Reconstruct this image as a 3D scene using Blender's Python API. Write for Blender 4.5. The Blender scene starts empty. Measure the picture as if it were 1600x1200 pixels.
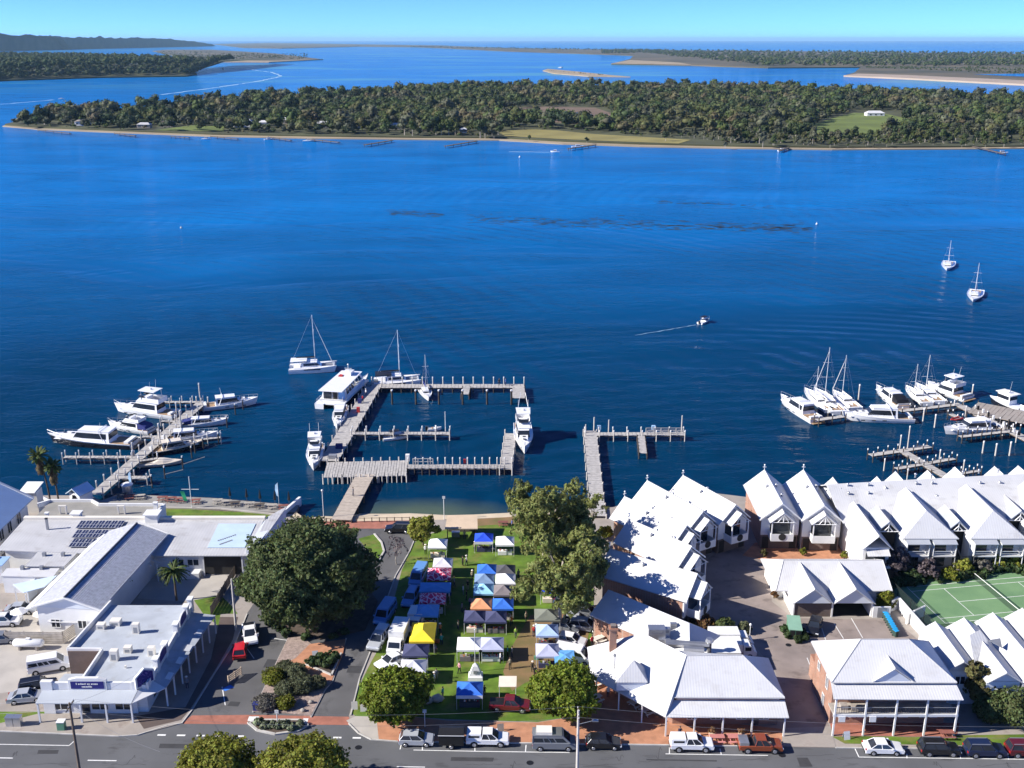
import bpy, math, random
import numpy as np
from mathutils import Vector, Matrix, noise as mnoise
R = math.radians
PI = math.pi
rnd = random.Random(7)
SC = bpy.context.scene
COL = SC.collection

# ------------------------------------------------------------------ camera, light, exposure
F, YH, CH = 1650.0, 62.0, 82.0
PITCH = math.atan((600 - YH) / F)
CP, SP = math.cos(PITCH), math.sin(PITCH)
cam = bpy.data.cameras.new('camera')
cam.sensor_width = 36.0
cam.lens = 36.0 * F / 1600.0
cam.clip_start = 1.0
cam.clip_end = 200000.0
camo = bpy.data.objects.new('camera', cam)
COL.objects.link(camo)
camo.location = (0, 0, CH)
camo.rotation_euler = (PI / 2 - PITCH, 0, 0)
SC.camera = camo

SUN = Vector((1.0, 0.19, -0.62)).normalized()
world = bpy.data.worlds.new('World')
SC.world = world
world.use_nodes = True
nt = world.node_tree
bg = nt.nodes['Background']
sky = nt.nodes.new('ShaderNodeTexSky')
sky.sky_type = 'NISHITA'
sky.sun_disc = False
sky.sun_elevation = math.asin(-SUN.z)
sky.sun_rotation = math.atan2(-SUN.x, -SUN.y) % (2 * PI)
sky.altitude = 50
sky.air_density = 0.3
sky.dust_density = 0.0
sky.ozone_density = 3.0
tint = nt.nodes.new('ShaderNodeMixRGB')
tint.blend_type = 'MULTIPLY'
tint.inputs[0].default_value = 1.0
tint.inputs[2].default_value = (0.48, 0.79, 1.32, 1)   # the deep saturated blue of this day's sky, all over
nt.links.new(sky.outputs[0], tint.inputs[1])
nt.links.new(tint.outputs[0], bg.inputs[0])
bg.inputs[1].default_value = 0.113
sl = bpy.data.lights.new('sun', 'SUN')
sl.energy = 5.0
sl.angle = R(0.5)
sl.color = (1.0, 0.95, 0.87)
so = bpy.data.objects.new('sun', sl)
COL.objects.link(so)
so.rotation_euler = SUN.to_track_quat('-Z', 'Y').to_euler()
so.location = (-200, 0, 200)
SC.view_settings.view_transform = 'Standard'
SC.view_settings.look = 'None'
SC.view_settings.exposure = 0.9
SC.view_settings.gamma = 1.0
SC.view_settings.use_curve_mapping = False


def P(px, py, z=0.0):
    """ground position (at height z) seen at a place of the photograph"""
    u = (px - 800) / F
    v = (600 - py) / F
    t = (z - CH) / (-SP + v * CP)
    return (t * u, t * (CP + v * SP))


# ------------------------------------------------------------------ materials
MATS = {}


def mat(name, col, rough=0.7, var=0.12, scale=0.6, metal=0.0, bump=0.0, bscale=8.0, spec=0.4, rand=0.0, stripes=None, col2=None, clear=0.0, patch=None):
    if name in MATS:
        return MATS[name]
    m = bpy.data.materials.new(name)
    m.use_nodes = True
    n, l = m.node_tree.nodes, m.node_tree.links
    b = n['Principled BSDF']
    b.inputs['Roughness'].default_value = rough
    b.inputs['Metallic'].default_value = metal
    b.inputs['Specular IOR Level'].default_value = spec
    if clear:
        b.inputs['Coat Weight'].default_value = clear
        b.inputs['Coat Roughness'].default_value = 0.05
    geo = n.new('ShaderNodeNewGeometry')
    nz = n.new('ShaderNodeTexNoise')
    nz.inputs['Scale'].default_value = scale
    nz.inputs['Detail'].default_value = 5
    l.new(geo.outputs['Position'], nz.inputs['Vector'])
    ramp = n.new('ShaderNodeValToRGB')
    c2 = col2 if col2 else tuple(min(1, c * (1 + var)) for c in col)
    c1 = tuple(c * (1 - var) for c in col)
    ramp.color_ramp.elements[0].position = 0.3
    ramp.color_ramp.elements[1].position = 0.7
    ramp.color_ramp.elements[0].color = (*c1, 1)
    ramp.color_ramp.elements[1].color = (*c2, 1)
    l.new(nz.outputs['Fac'], ramp.inputs['Fac'])
    out = ramp.outputs['Color']
    if patch:
        # wear with a shape of its own: (colour, scale, threshold, amount, stretch)
        pc, ps, pt, pa, st = patch
        mp = n.new('ShaderNodeMapping')
        mp.inputs['Scale'].default_value = (ps, ps * st, ps)
        l.new(geo.outputs['Position'], mp.inputs['Vector'])
        pn = n.new('ShaderNodeTexNoise')
        pn.inputs['Scale'].default_value = 1.0
        pn.inputs['Detail'].default_value = 7
        pn.inputs['Roughness'].default_value = 0.65
        l.new(mp.outputs[0], pn.inputs['Vector'])
        pr = n.new('ShaderNodeMapRange')
        pr.inputs['From Min'].default_value = pt
        pr.inputs['From Max'].default_value = pt + 0.12
        pr.inputs['To Max'].default_value = pa
        l.new(pn.outputs['Fac'], pr.inputs['Value'])
        px = n.new('ShaderNodeMixRGB')
        l.new(pr.outputs[0], px.inputs[0])
        l.new(out, px.inputs[1])
        px.inputs[2].default_value = (*pc, 1)
        out = px.outputs[0]
    if rand:
        hv = n.new('ShaderNodeHueSaturation')
        mr = n.new('ShaderNodeMapRange')
        mr.inputs['To Min'].default_value = 1 - rand
        mr.inputs['To Max'].default_value = 1 + rand
        l.new(geo.outputs['Random Per Island'], mr.inputs['Value'])
        l.new(mr.outputs[0], hv.inputs['Value'])
        mr2 = n.new('ShaderNodeMapRange')
        mr2.inputs['To Min'].default_value = 0.47
        mr2.inputs['To Max'].default_value = 0.53
        l.new(geo.outputs['Random Per Island'], mr2.inputs['Value'])
        l.new(mr2.outputs[0], hv.inputs['Hue'])
        l.new(out, hv.inputs['Color'])
        out = hv.outputs['Color']
    if stripes:
        ax, per, amt = stripes
        tc = n.new('ShaderNodeTexCoord')
        wv = n.new('ShaderNodeTexWave')
        wv.bands_direction = ax
        wv.inputs['Scale'].default_value = 0.314 / per
        wv.inputs['Distortion'].default_value = 0.0
        l.new(tc.outputs['Object'], wv.inputs['Vector'])
        bp = n.new('ShaderNodeBump')
        bp.inputs['Strength'].default_value = amt
        bp.inputs['Distance'].default_value = 0.03
        l.new(wv.outputs['Fac'], bp.inputs['Height'])
        l.new(bp.outputs[0], b.inputs['Normal'])
    elif bump:
        nb = n.new('ShaderNodeTexNoise')
        nb.inputs['Scale'].default_value = bscale
        nb.inputs['Detail'].default_value = 4
        l.new(geo.outputs['Position'], nb.inputs['Vector'])
        bp = n.new('ShaderNodeBump')
        bp.inputs['Strength'].default_value = bump
        bp.inputs['Distance'].default_value = 0.05
        l.new(nb.outputs['Fac'], bp.inputs['Height'])
        l.new(bp.outputs[0], b.inputs['Normal'])
    l.new(out, b.inputs['Base Color'])
    MATS[name] = m
    return m


def brickmat(name, c1, c2, mortar, sx=1.0):
    if name in MATS:
        return MATS[name]
    m = mat(name, c1, 0.85, 0.15)
    n, l = m.node_tree.nodes, m.node_tree.links
    b = n['Principled BSDF']
    bt = n.new('ShaderNodeTexBrick')
    geo = n.new('ShaderNodeNewGeometry')
    sep = n.new('ShaderNodeSeparateXYZ')
    l.new(geo.outputs['Position'], sep.inputs[0])
    ad = n.new('ShaderNodeMath')
    l.new(sep.outputs['X'], ad.inputs[0])
    l.new(sep.outputs['Y'], ad.inputs[1])
    cb = n.new('ShaderNodeCombineXYZ')
    l.new(ad.outputs[0], cb.inputs['X'])
    l.new(sep.outputs['Z'], cb.inputs['Y'])
    l.new(cb.outputs[0], bt.inputs['Vector'])
    bt.inputs['Color1'].default_value = (*c1, 1)
    bt.inputs['Color2'].default_value = (*c2, 1)
    bt.inputs['Mortar'].default_value = (*mortar, 1)
    bt.inputs['Scale'].default_value = 1.0
    bt.inputs['Brick Width'].default_value = 0.24
    bt.inputs['Row Height'].default_value = 0.085
    bt.inputs['Mortar Size'].default_value = 0.012
    mx = n.new('ShaderNodeMixRGB')
    mx.blend_type = 'MULTIPLY'
    mx.inputs[0].default_value = 0.5
    nz = n.new('ShaderNodeTexNoise')
    nz.inputs['Scale'].default_value = 0.7
    l.new(geo.outputs['Position'], nz.inputs['Vector'])
    l.new(bt.outputs['Color'], mx.inputs[1])
    l.new(nz.outputs['Fac'], mx.inputs[2])
    l.new(mx.outputs[0], b.inputs['Base Color'])
    return m


M_white = mat('white_paint', (0.72, 0.72, 0.71), 0.5, 0.05)
M_roofx = mat('white_metal_roof', (0.56, 0.56, 0.57), 0.5, 0.05, 0.3, stripes=('X', 0.35, 0.25), patch=((0.46, 0.45, 0.44), 0.5, 0.52, 0.45, 1.6))
M_roofy = mat('white_metal_roof_cross', (0.56, 0.56, 0.57), 0.5, 0.05, 0.3, stripes=('Y', 0.35, 0.25), patch=((0.46, 0.45, 0.44), 0.5, 0.52, 0.45, 1.6))
M_roofE = mat('pale_grey_roof', (0.57, 0.57, 0.575), 0.5, 0.06, 0.25, stripes=('X', 0.4, 0.3), patch=((0.38, 0.37, 0.36), 0.4, 0.54, 0.45, 1.5))
M_roofL = mat('lavender_grey_roof', (0.46, 0.46, 0.47), 0.55, 0.10, 0.25, stripes=('X', 0.5, 0.35), patch=((0.30, 0.28, 0.27), 0.35, 0.55, 0.5, 1.8))
M_roofS = mat('shop_grey_roof', (0.40, 0.43, 0.47), 0.6, 0.10, 0.4, bump=0.1, patch=((0.28, 0.28, 0.28), 0.45, 0.54, 0.5, 1.0))
M_roofV = mat('verandah_sheet_roof', (0.40, 0.43, 0.47), 0.55, 0.06, 0.4, stripes=('X', 0.3, 0.15))
M_slate = mat('slate_shingle', (0.40, 0.41, 0.46), 0.7, 0.2, 2.2, stripes=('Z', 0.095, 0.8))
M_deckg = mat('grey_membrane_deck', (0.26, 0.25, 0.23), 0.9, 0.12, 0.5)
M_cream = mat('cream_cladding', (0.72, 0.68, 0.60), 0.6, 0.05)
M_shadewall = mat('shade_tinted_white', (0.62, 0.66, 0.72), 0.6, 0.05)  # white gable and side walls with their blue shade put into the colour
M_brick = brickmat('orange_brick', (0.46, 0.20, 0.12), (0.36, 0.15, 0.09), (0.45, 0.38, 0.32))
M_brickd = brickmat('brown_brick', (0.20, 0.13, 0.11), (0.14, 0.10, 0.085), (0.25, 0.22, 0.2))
M_glass = mat('dark_window_glass', (0.02, 0.025, 0.035), 0.08, 0.3, 0.5, spec=0.7)
M_black = mat('black_plastic', (0.012, 0.012, 0.014), 0.5, 0.2)
M_dark = mat('dark_interior', (0.03, 0.028, 0.026), 0.9, 0.3)
M_grey = mat('grey_metal', (0.30, 0.31, 0.33), 0.45, 0.1, metal=0.3)
M_steel = mat('stainless_steel', (0.55, 0.56, 0.58), 0.3, 0.1, metal=0.8)
M_tyre = mat('tyre_rubber', (0.018, 0.018, 0.018), 0.85, 0.2)
M_rim = mat('alloy_rim', (0.5, 0.5, 0.52), 0.35, 0.1, metal=0.7)
M_light = mat('headlight_lens', (0.7, 0.72, 0.75), 0.15, 0.05)
M_tail = mat('tail_light_lens', (0.35, 0.02, 0.02), 0.2, 0.1)
M_timber = mat('weathered_timber', (0.36, 0.32, 0.28), 0.85, 0.25, 1.2, bump=0.3, rand=0.18)
M_timberd = mat('dark_timber', (0.10, 0.08, 0.065), 0.9, 0.3, 1.0)
M_plank = mat('jetty_plank_timber', (0.39, 0.37, 0.35), 0.85, 0.2, 1.5, bump=0.3)
M_plankw = mat('tan_walkway_timber', (0.41, 0.35, 0.29), 0.85, 0.15, 1.5)
M_pile = mat('pile_timber', (0.055, 0.045, 0.04), 0.9, 0.3, 1.0)
M_asphalt = mat('asphalt', (0.105, 0.107, 0.113), 0.9, 0.16, 0.12, bump=0.4, bscale=20, patch=((0.045, 0.045, 0.047), 0.22, 0.56, 0.6, 3.0))
M_asphalt2 = mat('worn_asphalt', (0.105, 0.103, 0.105), 0.9, 0.2, 0.15, bump=0.4, bscale=20, patch=((0.055, 0.054, 0.056), 0.35, 0.55, 0.65, 0.6))
M_conc = mat('concrete', (0.31, 0.275, 0.245), 0.85, 0.14, 0.4, bump=0.2, patch=((0.20, 0.16, 0.14), 0.4, 0.55, 0.6, 1.0))
M_concp = mat('pale_concrete', (0.40, 0.37, 0.335), 0.85, 0.12, 0.3, bump=0.2)
M_pave = mat('brown_driveway_paving', (0.255, 0.21, 0.19), 0.85, 0.2, 0.25, bump=0.4, bscale=12, patch=((0.12, 0.095, 0.085), 0.3, 0.55, 0.65, 1.4))
M_redpave = mat('red_brick_paving', (0.33, 0.13, 0.09), 0.85, 0.22, 0.8, bump=0.3)
M_orpave = mat('orange_brick_paving', (0.42, 0.20, 0.115), 0.85, 0.2, 0.8, bump=0.3)
M_sand = mat('beach_sand', (0.52, 0.43, 0.31), 0.95, 0.12, 0.3, bump=0.3)
M_sandf = mat('far_beach_sand', (0.30, 0.24, 0.16), 0.95, 0.2, 0.02)
M_grass = mat('lawn_grass', (0.090, 0.160, 0.012), 0.9, 0.40, 0.5, bump=0.6, bscale=9, patch=((0.17, 0.16, 0.04), 0.28, 0.50, 0.75, 1.3))
M_grassd = mat('dry_worn_grass', (0.19, 0.16, 0.055), 0.9, 0.3, 0.3, col2=(0.26, 0.15, 0.075), bump=0.5, bscale=9)
M_grassf = mat('island_paddock_grass', (0.115, 0.15, 0.03), 0.9, 0.25, 0.03)
M_mulch = mat('brown_mulch', (0.085, 0.062, 0.048), 0.95, 0.3, 1.5, bump=0.8)
M_gravel = mat('pinkish_gravel', (0.30, 0.23, 0.20), 0.95, 0.3, 2.5, bump=1.0)
M_line = mat('white_road_paint', (0.72, 0.72, 0.70), 0.7, 0.12, 2.0)
M_court = mat('green_court_turf', (0.13, 0.25, 0.12), 0.85, 0.14, 0.2, col2=(0.17, 0.29, 0.14))
M_courtd = mat('dark_green_surround', (0.06, 0.10, 0.06), 0.85, 0.2, 0.3)
M_kerb = mat('kerb_concrete', (0.45, 0.43, 0.40), 0.85, 0.15, 1.0)
M_navy = mat('navy_sign_paint', (0.012, 0.012, 0.16), 0.5, 0.1)
M_gel = mat('boat_gelcoat', (0.80, 0.80, 0.80), 0.25, 0.03, clear=0.4)
M_gelc = mat('cream_gelcoat', (0.72, 0.64, 0.52), 0.3, 0.04, clear=0.3)
M_bhull = mat('black_boat_hull', (0.012, 0.013, 0.018), 0.2, 0.2, clear=0.4)
M_bluecv = mat('navy_boat_canvas', (0.02, 0.03, 0.16), 0.8, 0.2)
M_alu = mat('mast_aluminium', (0.70, 0.71, 0.72), 0.35, 0.05, metal=0.3)
M_teak = mat('teak_deck', (0.33, 0.22, 0.13), 0.7, 0.2, 1.5)
M_anti = mat('dark_antifouling', (0.02, 0.035, 0.06), 0.6, 0.2)
M_orange = mat('orange_plastic', (0.6, 0.16, 0.03), 0.5, 0.1)
M_red = mat('red_fabric', (0.42, 0.03, 0.03), 0.7, 0.15)
M_tan = mat('tan_roof_sheet', (0.55, 0.43, 0.31), 0.7, 0.08)
M_solar = mat('solar_cell', (0.025, 0.03, 0.07), 0.15, 0.3, 1.5, spec=0.7)
M_skin = mat('skin', (0.45, 0.27, 0.19), 0.6, 0.1)
M_hair = mat('brown_hair', (0.05, 0.03, 0.02), 0.7, 0.3)
M_bark = mat('brown_bark', (0.10, 0.075, 0.055), 0.95, 0.3, 1.5, bump=0.6)
M_barkp = mat('pale_gum_bark', (0.42, 0.37, 0.32), 0.85, 0.3, 0.8)
M_foam = mat('white_foam', (0.26, 0.40, 0.52), 0.8, 0.1)
M_weed = mat('floating_weed', (0.018, 0.026, 0.030), 0.8, 0.4, 0.2)
M_stone = mat('rock', (0.30, 0.27, 0.24), 0.9, 0.25, 2.0, bump=0.8)


def fol(name, col, var=0.35, rand=0.38):
    m = mat(name, col, 0.65, var, 0.5, rand=rand, spec=0.25)
    n, l = m.node_tree.nodes, m.node_tree.links
    b = n['Principled BSDF']
    tr = n.new('ShaderNodeBsdfTranslucent')
    l.new(b.inputs['Base Color'].links[0].from_socket, tr.inputs['Color'])
    mx = n.new('ShaderNodeMixShader')
    mx.inputs[0].default_value = 0.38
    l.new(b.outputs[0], mx.inputs[1])
    l.new(tr.outputs[0], mx.inputs[2])
    l.new(mx.outputs[0], n['Material Output'].inputs['Surface'])
    return m


F_fig = fol('fig_foliage', (0.105, 0.135, 0.048))
F_gum = fol('gum_foliage', (0.225, 0.245, 0.075))
F_round = fol('bright_round_foliage', (0.165, 0.205, 0.022))
F_road = fol('roadside_foliage', (0.235, 0.240, 0.036))
F_olive = fol('olive_foliage', (0.120, 0.110, 0.040))
F_shrub = fol('grey_green_shrub', (0.125, 0.138, 0.075))
F_shrubd = fol('dark_hedge', (0.055, 0.085, 0.030))
F_lime = fol('lime_shrub', (0.16, 0.17, 0.02))
F_grey = fol('silver_shrub', (0.16, 0.15, 0.13))
F_bare = fol('purple_grey_twigs', (0.15, 0.12, 0.13))
F_rust = fol('rusty_shrub', (0.19, 0.10, 0.045))
F_palm = fol('palm_frond', (0.085, 0.115, 0.03))
F_palmd = fol('dead_palm_frond', (0.17, 0.12, 0.06))
F_is = [fol('island_foliage_%d' % i, c, .3, .26) for i, c in enumerate(((0.042, 0.062, 0.028), (0.066, 0.092, 0.034), (0.096, 0.114, 0.038), (0.120, 0.120, 0.046), (0.128, 0.132, 0.080), (0.072, 0.080, 0.050), (0.080, 0.110, 0.030), (0.135, 0.115, 0.060)))]


PAINT = {
    'white': (0.78, 0.78, 0.78), 'silver': (0.45, 0.47, 0.50), 'black': (0.012, 0.012, 0.014), 'grey': (0.20, 0.21, 0.23), 'navy': (0.012, 0.02, 0.055),
    'rust': (0.24, 0.055, 0.02), 'maroon': (0.14, 0.012, 0.02), 'red': (0.5, 0.015, 0.02), 'blue': (0.13, 0.29, 0.58), 'darkred': (0.10, 0.01, 0.015)}  # blue: white vehicles under the fig, their shade put into the paint


def paint(c):
    return mat('car_paint_' + c, PAINT[c], 0.3, 0.04, metal=0.15 if c in ('silver', 'grey') else 0.0, clear=0.7)


FAB = {'white': (0.78, 0.78, 0.78), 'lightgrey': (0.55, 0.55, 0.60), 'lavender': (0.40, 0.42, 0.56), 'blue': (0.03, 0.14, 0.55), 'royal': (0.015, 0.07, 0.60), 'mid': (0.12, 0.34, 0.66), 'navy': (0.05, 0.055, 0.12),
       'greyblue': (0.16, 0.24, 0.38), 'cyan': (0.28, 0.55, 0.72), 'orange': (0.62, 0.28, 0.14), 'darkgrey': (0.07, 0.07, 0.08), 'brown': (0.19, 0.165, 0.17), 'yellow': (0.80, 0.60, 0.03), 'pale': (0.33, 0.45, 0.70), 'olive': (0.16, 0.17, 0.14), 'tan': (0.70, 0.62, 0.52)}


def fab(c):
    return mat('canopy_cloth_' + c, FAB[c], 0.75, 0.06, 1.0, bump=0.15, bscale=2.0)


def patterned(name, a, b):
    if name in MATS:
        return MATS[name]
    m = mat(name, a, 0.75, 0.05)
    n, l = m.node_tree.nodes, m.node_tree.links
    v = n.new('ShaderNodeTexVoronoi')
    v.feature = 'DISTANCE_TO_EDGE'
    v.inputs['Scale'].default_value = 1.4
    tc = n.new('ShaderNodeTexCoord')
    l.new(tc.outputs['Object'], v.inputs['Vector'])
    r = n.new('ShaderNodeValToRGB')
    r.color_ramp.elements[0].position = 0.06
    r.color_ramp.elements[1].position = 0.10
    r.color_ramp.elements[0].color = (*b, 1)
    r.color_ramp.elements[1].color = (*a, 1)
    l.new(v.outputs['Distance'], r.inputs['Fac'])
    l.new(r.outputs['Color'], n['Principled BSDF'].inputs['Base Color'])
    return m


def meshmat(name, col, alpha):
    m = bpy.data.materials.new(name)
    m.use_nodes = True
    m.node_tree.nodes['Principled BSDF'].inputs['Base Color'].default_value = (*col, 1)
    m.node_tree.nodes['Principled BSDF'].inputs['Alpha'].default_value = alpha
    return m


M_chain = meshmat('chain_link_mesh', (0.03, 0.045, 0.035), 0.38)


# ------------------------------------------------------------------ mesh builder
class MB:
    def __init__(self):
        self.v, self.f, self.m, self.mats, self.sm = [], [], [], [], []
        self.T = None

    def mi(self, mt):
        if mt not in self.mats:
            self.mats.append(mt)
        return self.mats.index(mt)

    def add(self, vs, fs, mt, smooth=False):
        o = len(self.v)
        if self.T is not None:
            vs = [tuple(self.T @ Vector(p)) for p in vs]
        self.v += [tuple(p) for p in vs]
        i = self.mi(mt)
        for f in fs:
            self.f.append([o + k for k in f])
            self.m.append(i)
            self.sm.append(smooth)
        return self

    def face(self, pts, mt):
        return self.add(pts, [list(range(len(pts)))], mt)

    def box(self, x0, y0, z0, x1, y1, z1, mt):
        vs = [(x0, y0, z0), (x1, y0, z0), (x1, y1, z0), (x0, y1, z0), (x0, y0, z1), (x1, y0, z1), (x1, y1, z1), (x0, y1, z1)]
        return self.add(vs, [(0, 3, 2, 1), (4, 5, 6, 7), (0, 1, 5, 4), (1, 2, 6, 5), (2, 3, 7, 6), (3, 0, 4, 7)], mt)

    def frustum(self, a, za, b, zb, mt):
        """a, b: (x0,y0,x1,y1) rectangles at heights za, zb"""
        vs = [(a[0], a[1], za), (a[2], a[1], za), (a[2], a[3], za), (a[0], a[3], za), (b[0], b[1], zb), (b[2], b[1], zb), (b[2], b[3], zb), (b[0], b[3], zb)]
        return self.add(vs, [(0, 3, 2, 1), (4, 5, 6, 7), (0, 1, 5, 4), (1, 2, 6, 5), (2, 3, 7, 6), (3, 0, 4, 7)], mt)

    def prism(self, poly, z0, z1, mt, top=None):
        n = len(poly)
        vs = [(p[0], p[1], z0) for p in poly] + [(p[0], p[1], z1) for p in poly]
        self.add(vs, [tuple(range(n - 1, -1, -1))] + [(i, (i + 1) % n, n + (i + 1) % n, n + i) for i in range(n)], mt)
        return self.add([(p[0], p[1], z1) for p in poly], [tuple(range(n))], top or mt)

    def slab(self, pts, t, mt):
        """thick sheet: polygon pts (3d) pushed down by t"""
        n = len(pts)
        vs = [tuple(p) for p in pts] + [(p[0], p[1], p[2] - t) for p in pts]
        return self.add(vs, [tuple(range(n)), tuple(range(2 * n - 1, n - 1, -1))] + [(i, n + i, n + (i + 1) % n, (i + 1) % n) for i in range(n)], mt)

    def tube(self, p0, p1, r0, r1=None, n=6, mt=None, caps=True):
        r1 = r0 if r1 is None else r1
        p0, p1 = Vector(p0), Vector(p1)
        d = (p1 - p0)
        if d.length < 1e-6:
            return self
        q = d.to_track_quat('Z', 'Y')
        vs = []
        for p, r in ((p0, r0), (p1, r1)):
            for i in range(n):
                a = 2 * PI * i / n
                vs.append(tuple(p + q @ Vector((r * math.cos(a), r * math.sin(a), 0))))
        fs = [(i, (i + 1) % n, n + (i + 1) % n, n + i) for i in range(n)]
        if caps:
            fs += [tuple(range(n - 1, -1, -1)), tuple(range(n, 2 * n))]
        return self.add(vs, fs, mt, smooth=False)

    def loft(self, rings, mt, closed=True, cap=True, smooth=False):
        n = len(rings[0])
        vs = [p for r in rings for p in r]
        fs = []
        for k in range(len(rings) - 1):
            for i in range(n if closed else n - 1):
                j = (i + 1) % n
                fs.append((k * n + i, k * n + j, (k + 1) * n + j, (k + 1) * n + i))
        if cap:
            fs.append(tuple(range(n - 1, -1, -1)))
            fs.append(tuple(range((len(rings) - 1) * n, len(rings) * n)))
        return self.add(vs, fs, mt, smooth)

    def ball(self, c, r, mt, nu=10, nv=6, wob=0.0, seed=0):
        rx, ry, rz = r if isinstance(r, tuple) else (r, r, r)
        rr = random.Random(seed)
        vs = []
        for j in range(nv + 1):
            t = PI * j / nv
            for i in range(nu):
                a = 2 * PI * i / nu
                k = 1 + (wob * (rr.random() - 0.5) if 0 < j < nv else 0)
                vs.append((c[0] + rx * k * math.sin(t) * math.cos(a), c[1] + ry * k * math.sin(t) * math.sin(a), c[2] + rz * k * math.cos(t)))
        fs = []
        for j in range(nv):
            for i in range(nu):
                fs.append((j * nu + i, (j + 1) * nu + i, (j + 1) * nu + (i + 1) % nu, j * nu + (i + 1) % nu))
        return self.add(vs, fs, mt, True)

    def mesh(self, name):
        me = bpy.data.meshes.new(name)
        me.from_pydata(self.v, [], self.f)
        for mt in self.mats:
            me.materials.append(mt)
        me.polygons.foreach_set('material_index', self.m)
        me.polygons.foreach_set('use_smooth', self.sm)
        me.update()
        return me

    def build(self, name, parent=None, **kw):
        o = bpy.data.objects.new(name, self.mesh(name))
        COL.objects.link(o)
        if parent:
            o.parent = parent
        for k, val in kw.items():
            o[k] = val
        return o


def setp(o, label, cat, group=None):
    o['label'] = label
    o['category'] = cat
    if group:
        o['group'] = group
    return o


def thing(name, label, cat, loc=(0, 0, 0), rz=0.0, group=None):
    o = bpy.data.objects.new(name, None)
    COL.objects.link(o)
    o.location = loc
    o.rotation_euler = (0, 0, rz)
    o.empty_display_size = 0.5
    return setp(o, label, cat, group)


def link(name, me, parent=None, loc=(0, 0, 0), rz=0.0, scale=None, rot=None):
    o = bpy.data.objects.new(name, me)
    COL.objects.link(o)
    o.location = loc
    o.rotation_euler = rot if rot else (0, 0, rz)
    if scale:
        o.scale = scale
    if parent:
        o.parent = parent
    return o


def copy_tree(src, loc, rz, label, group=None, swap=None):
    """a copy of a thing with copies of its parts and sub-parts; swap replaces materials through object slots"""
    def cp(o, par):
        c = o.copy()
        COL.objects.link(c)
        c.parent = par
        if swap and o.type == 'MESH':
            for i, s in enumerate(o.material_slots):
                if s.material in swap:
                    c.material_slots[i].link = 'OBJECT'
                    c.material_slots[i].material = swap[s.material]
        for k in list(o.children):
            cp(k, c)
        return c
    r = cp(src, None)
    r.location = loc
    r.rotation_euler = (0, 0, rz)
    r['label'] = label
    if group:
        r['group'] = group
    elif 'group' in r:
        del r['group']
    return r


_UB = {}


def ubox(mt):
    if mt not in _UB:
        _UB[mt] = MB().box(-.5, -.5, -.5, .5, .5, .5, mt).mesh('unit_box_' + mt.name)
    return _UB[mt]


_UC = {}


def ucyl(mt):
    if mt not in _UC:
        _UC[mt] = MB().tube((0, 0, 0), (0, 0, 1), 1, 1, 8, mt).mesh('unit_post_' + mt.name)
    return _UC[mt]


def structure(mb, name, kind='structure'):
    return mb.build(name, None, kind=kind)


def sheet(name, pix, z, mt, kind='structure', z0=None):
    """flat ground sheet (or a raised bed when z0 is given)"""
    pts = [P(*p) for p in pix]
    mb = MB()
    if z0 is None:
        mb.face([(x, y, z) for x, y in pts], mt)
        # face up
        me = mb
    else:
        mb.prism(pts, z0, z, mt)
    o = mb.build(name, None, kind=kind)
    if z0 is None and o.data.polygons[0].normal.z < 0:
        o.data.flip_normals()
    return o


def strip(mb, pts, w, z, mt, z0=None):
    """ribbon along a ground polyline"""
    for a, b in zip(pts[:-1], pts[1:]):
        a, b = Vector((a[0], a[1])), Vector((b[0], b[1]))
        d = (b - a)
        if d.length < 1e-4:
            continue
        n = Vector((-d.y, d.x)).normalized() * w / 2
        e = d.normalized() * (0.02 if z0 is not None else 0)
        q = [a - n - e, b - n + e, b + n + e, a + n - e]
        if z0 is None:
            mb.face([(p.x, p.y, z) for p in q], mt)
        else:
            mb.prism([(p.x, p.y) for p in q], z0, z, mt)
    return mb


# ------------------------------------------------------------------ roofs and walls
M_ridge = mat('ridge_flashing', (0.42, 0.42, 0.43), 0.5, 0.1)


def trim(mb, pts, r=.075):
    for a, b in pts:
        mb.tube(a, b, r, r, 4, M_ridge)


def gable_roof(mb, x0, x1, y0, y1, ze, zr, mt, axis='x', t=0.14):
    if axis == 'x':
        ym = (y0 + y1) / 2
        trim(mb, [((x0, ym, zr + .02), (x1, ym, zr + .02)), ((x0, y0 - .05, ze - .06), (x1, y0 - .05, ze - .06)), ((x0, y1 + .05, ze - .06), (x1, y1 + .05, ze - .06))])
    else:
        xm = (x0 + x1) / 2
        trim(mb, [((xm, y0, zr + .02), (xm, y1, zr + .02)), ((x0 - .05, y0, ze - .06), (x0 - .05, y1, ze - .06)), ((x1 + .05, y0, ze - .06), (x1 + .05, y1, ze - .06))])
    if axis == 'x':
        ym = (y0 + y1) / 2
        mb.slab([(x0, y0, ze), (x1, y0, ze), (x1, ym, zr), (x0, ym, zr)], t, mt)
        mb.slab([(x1, y1, ze), (x0, y1, ze), (x0, ym, zr), (x1, ym, zr)], t, mt)
    else:
        xm = (x0 + x1) / 2
        mb.slab([(x1, y0, ze), (x1, y1, ze), (xm, y1, zr), (xm, y0, zr)], t, mt)
        mb.slab([(x0, y1, ze), (x0, y0, ze), (xm, y0, zr), (xm, y1, zr)], t, mt)
    return mb


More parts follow.
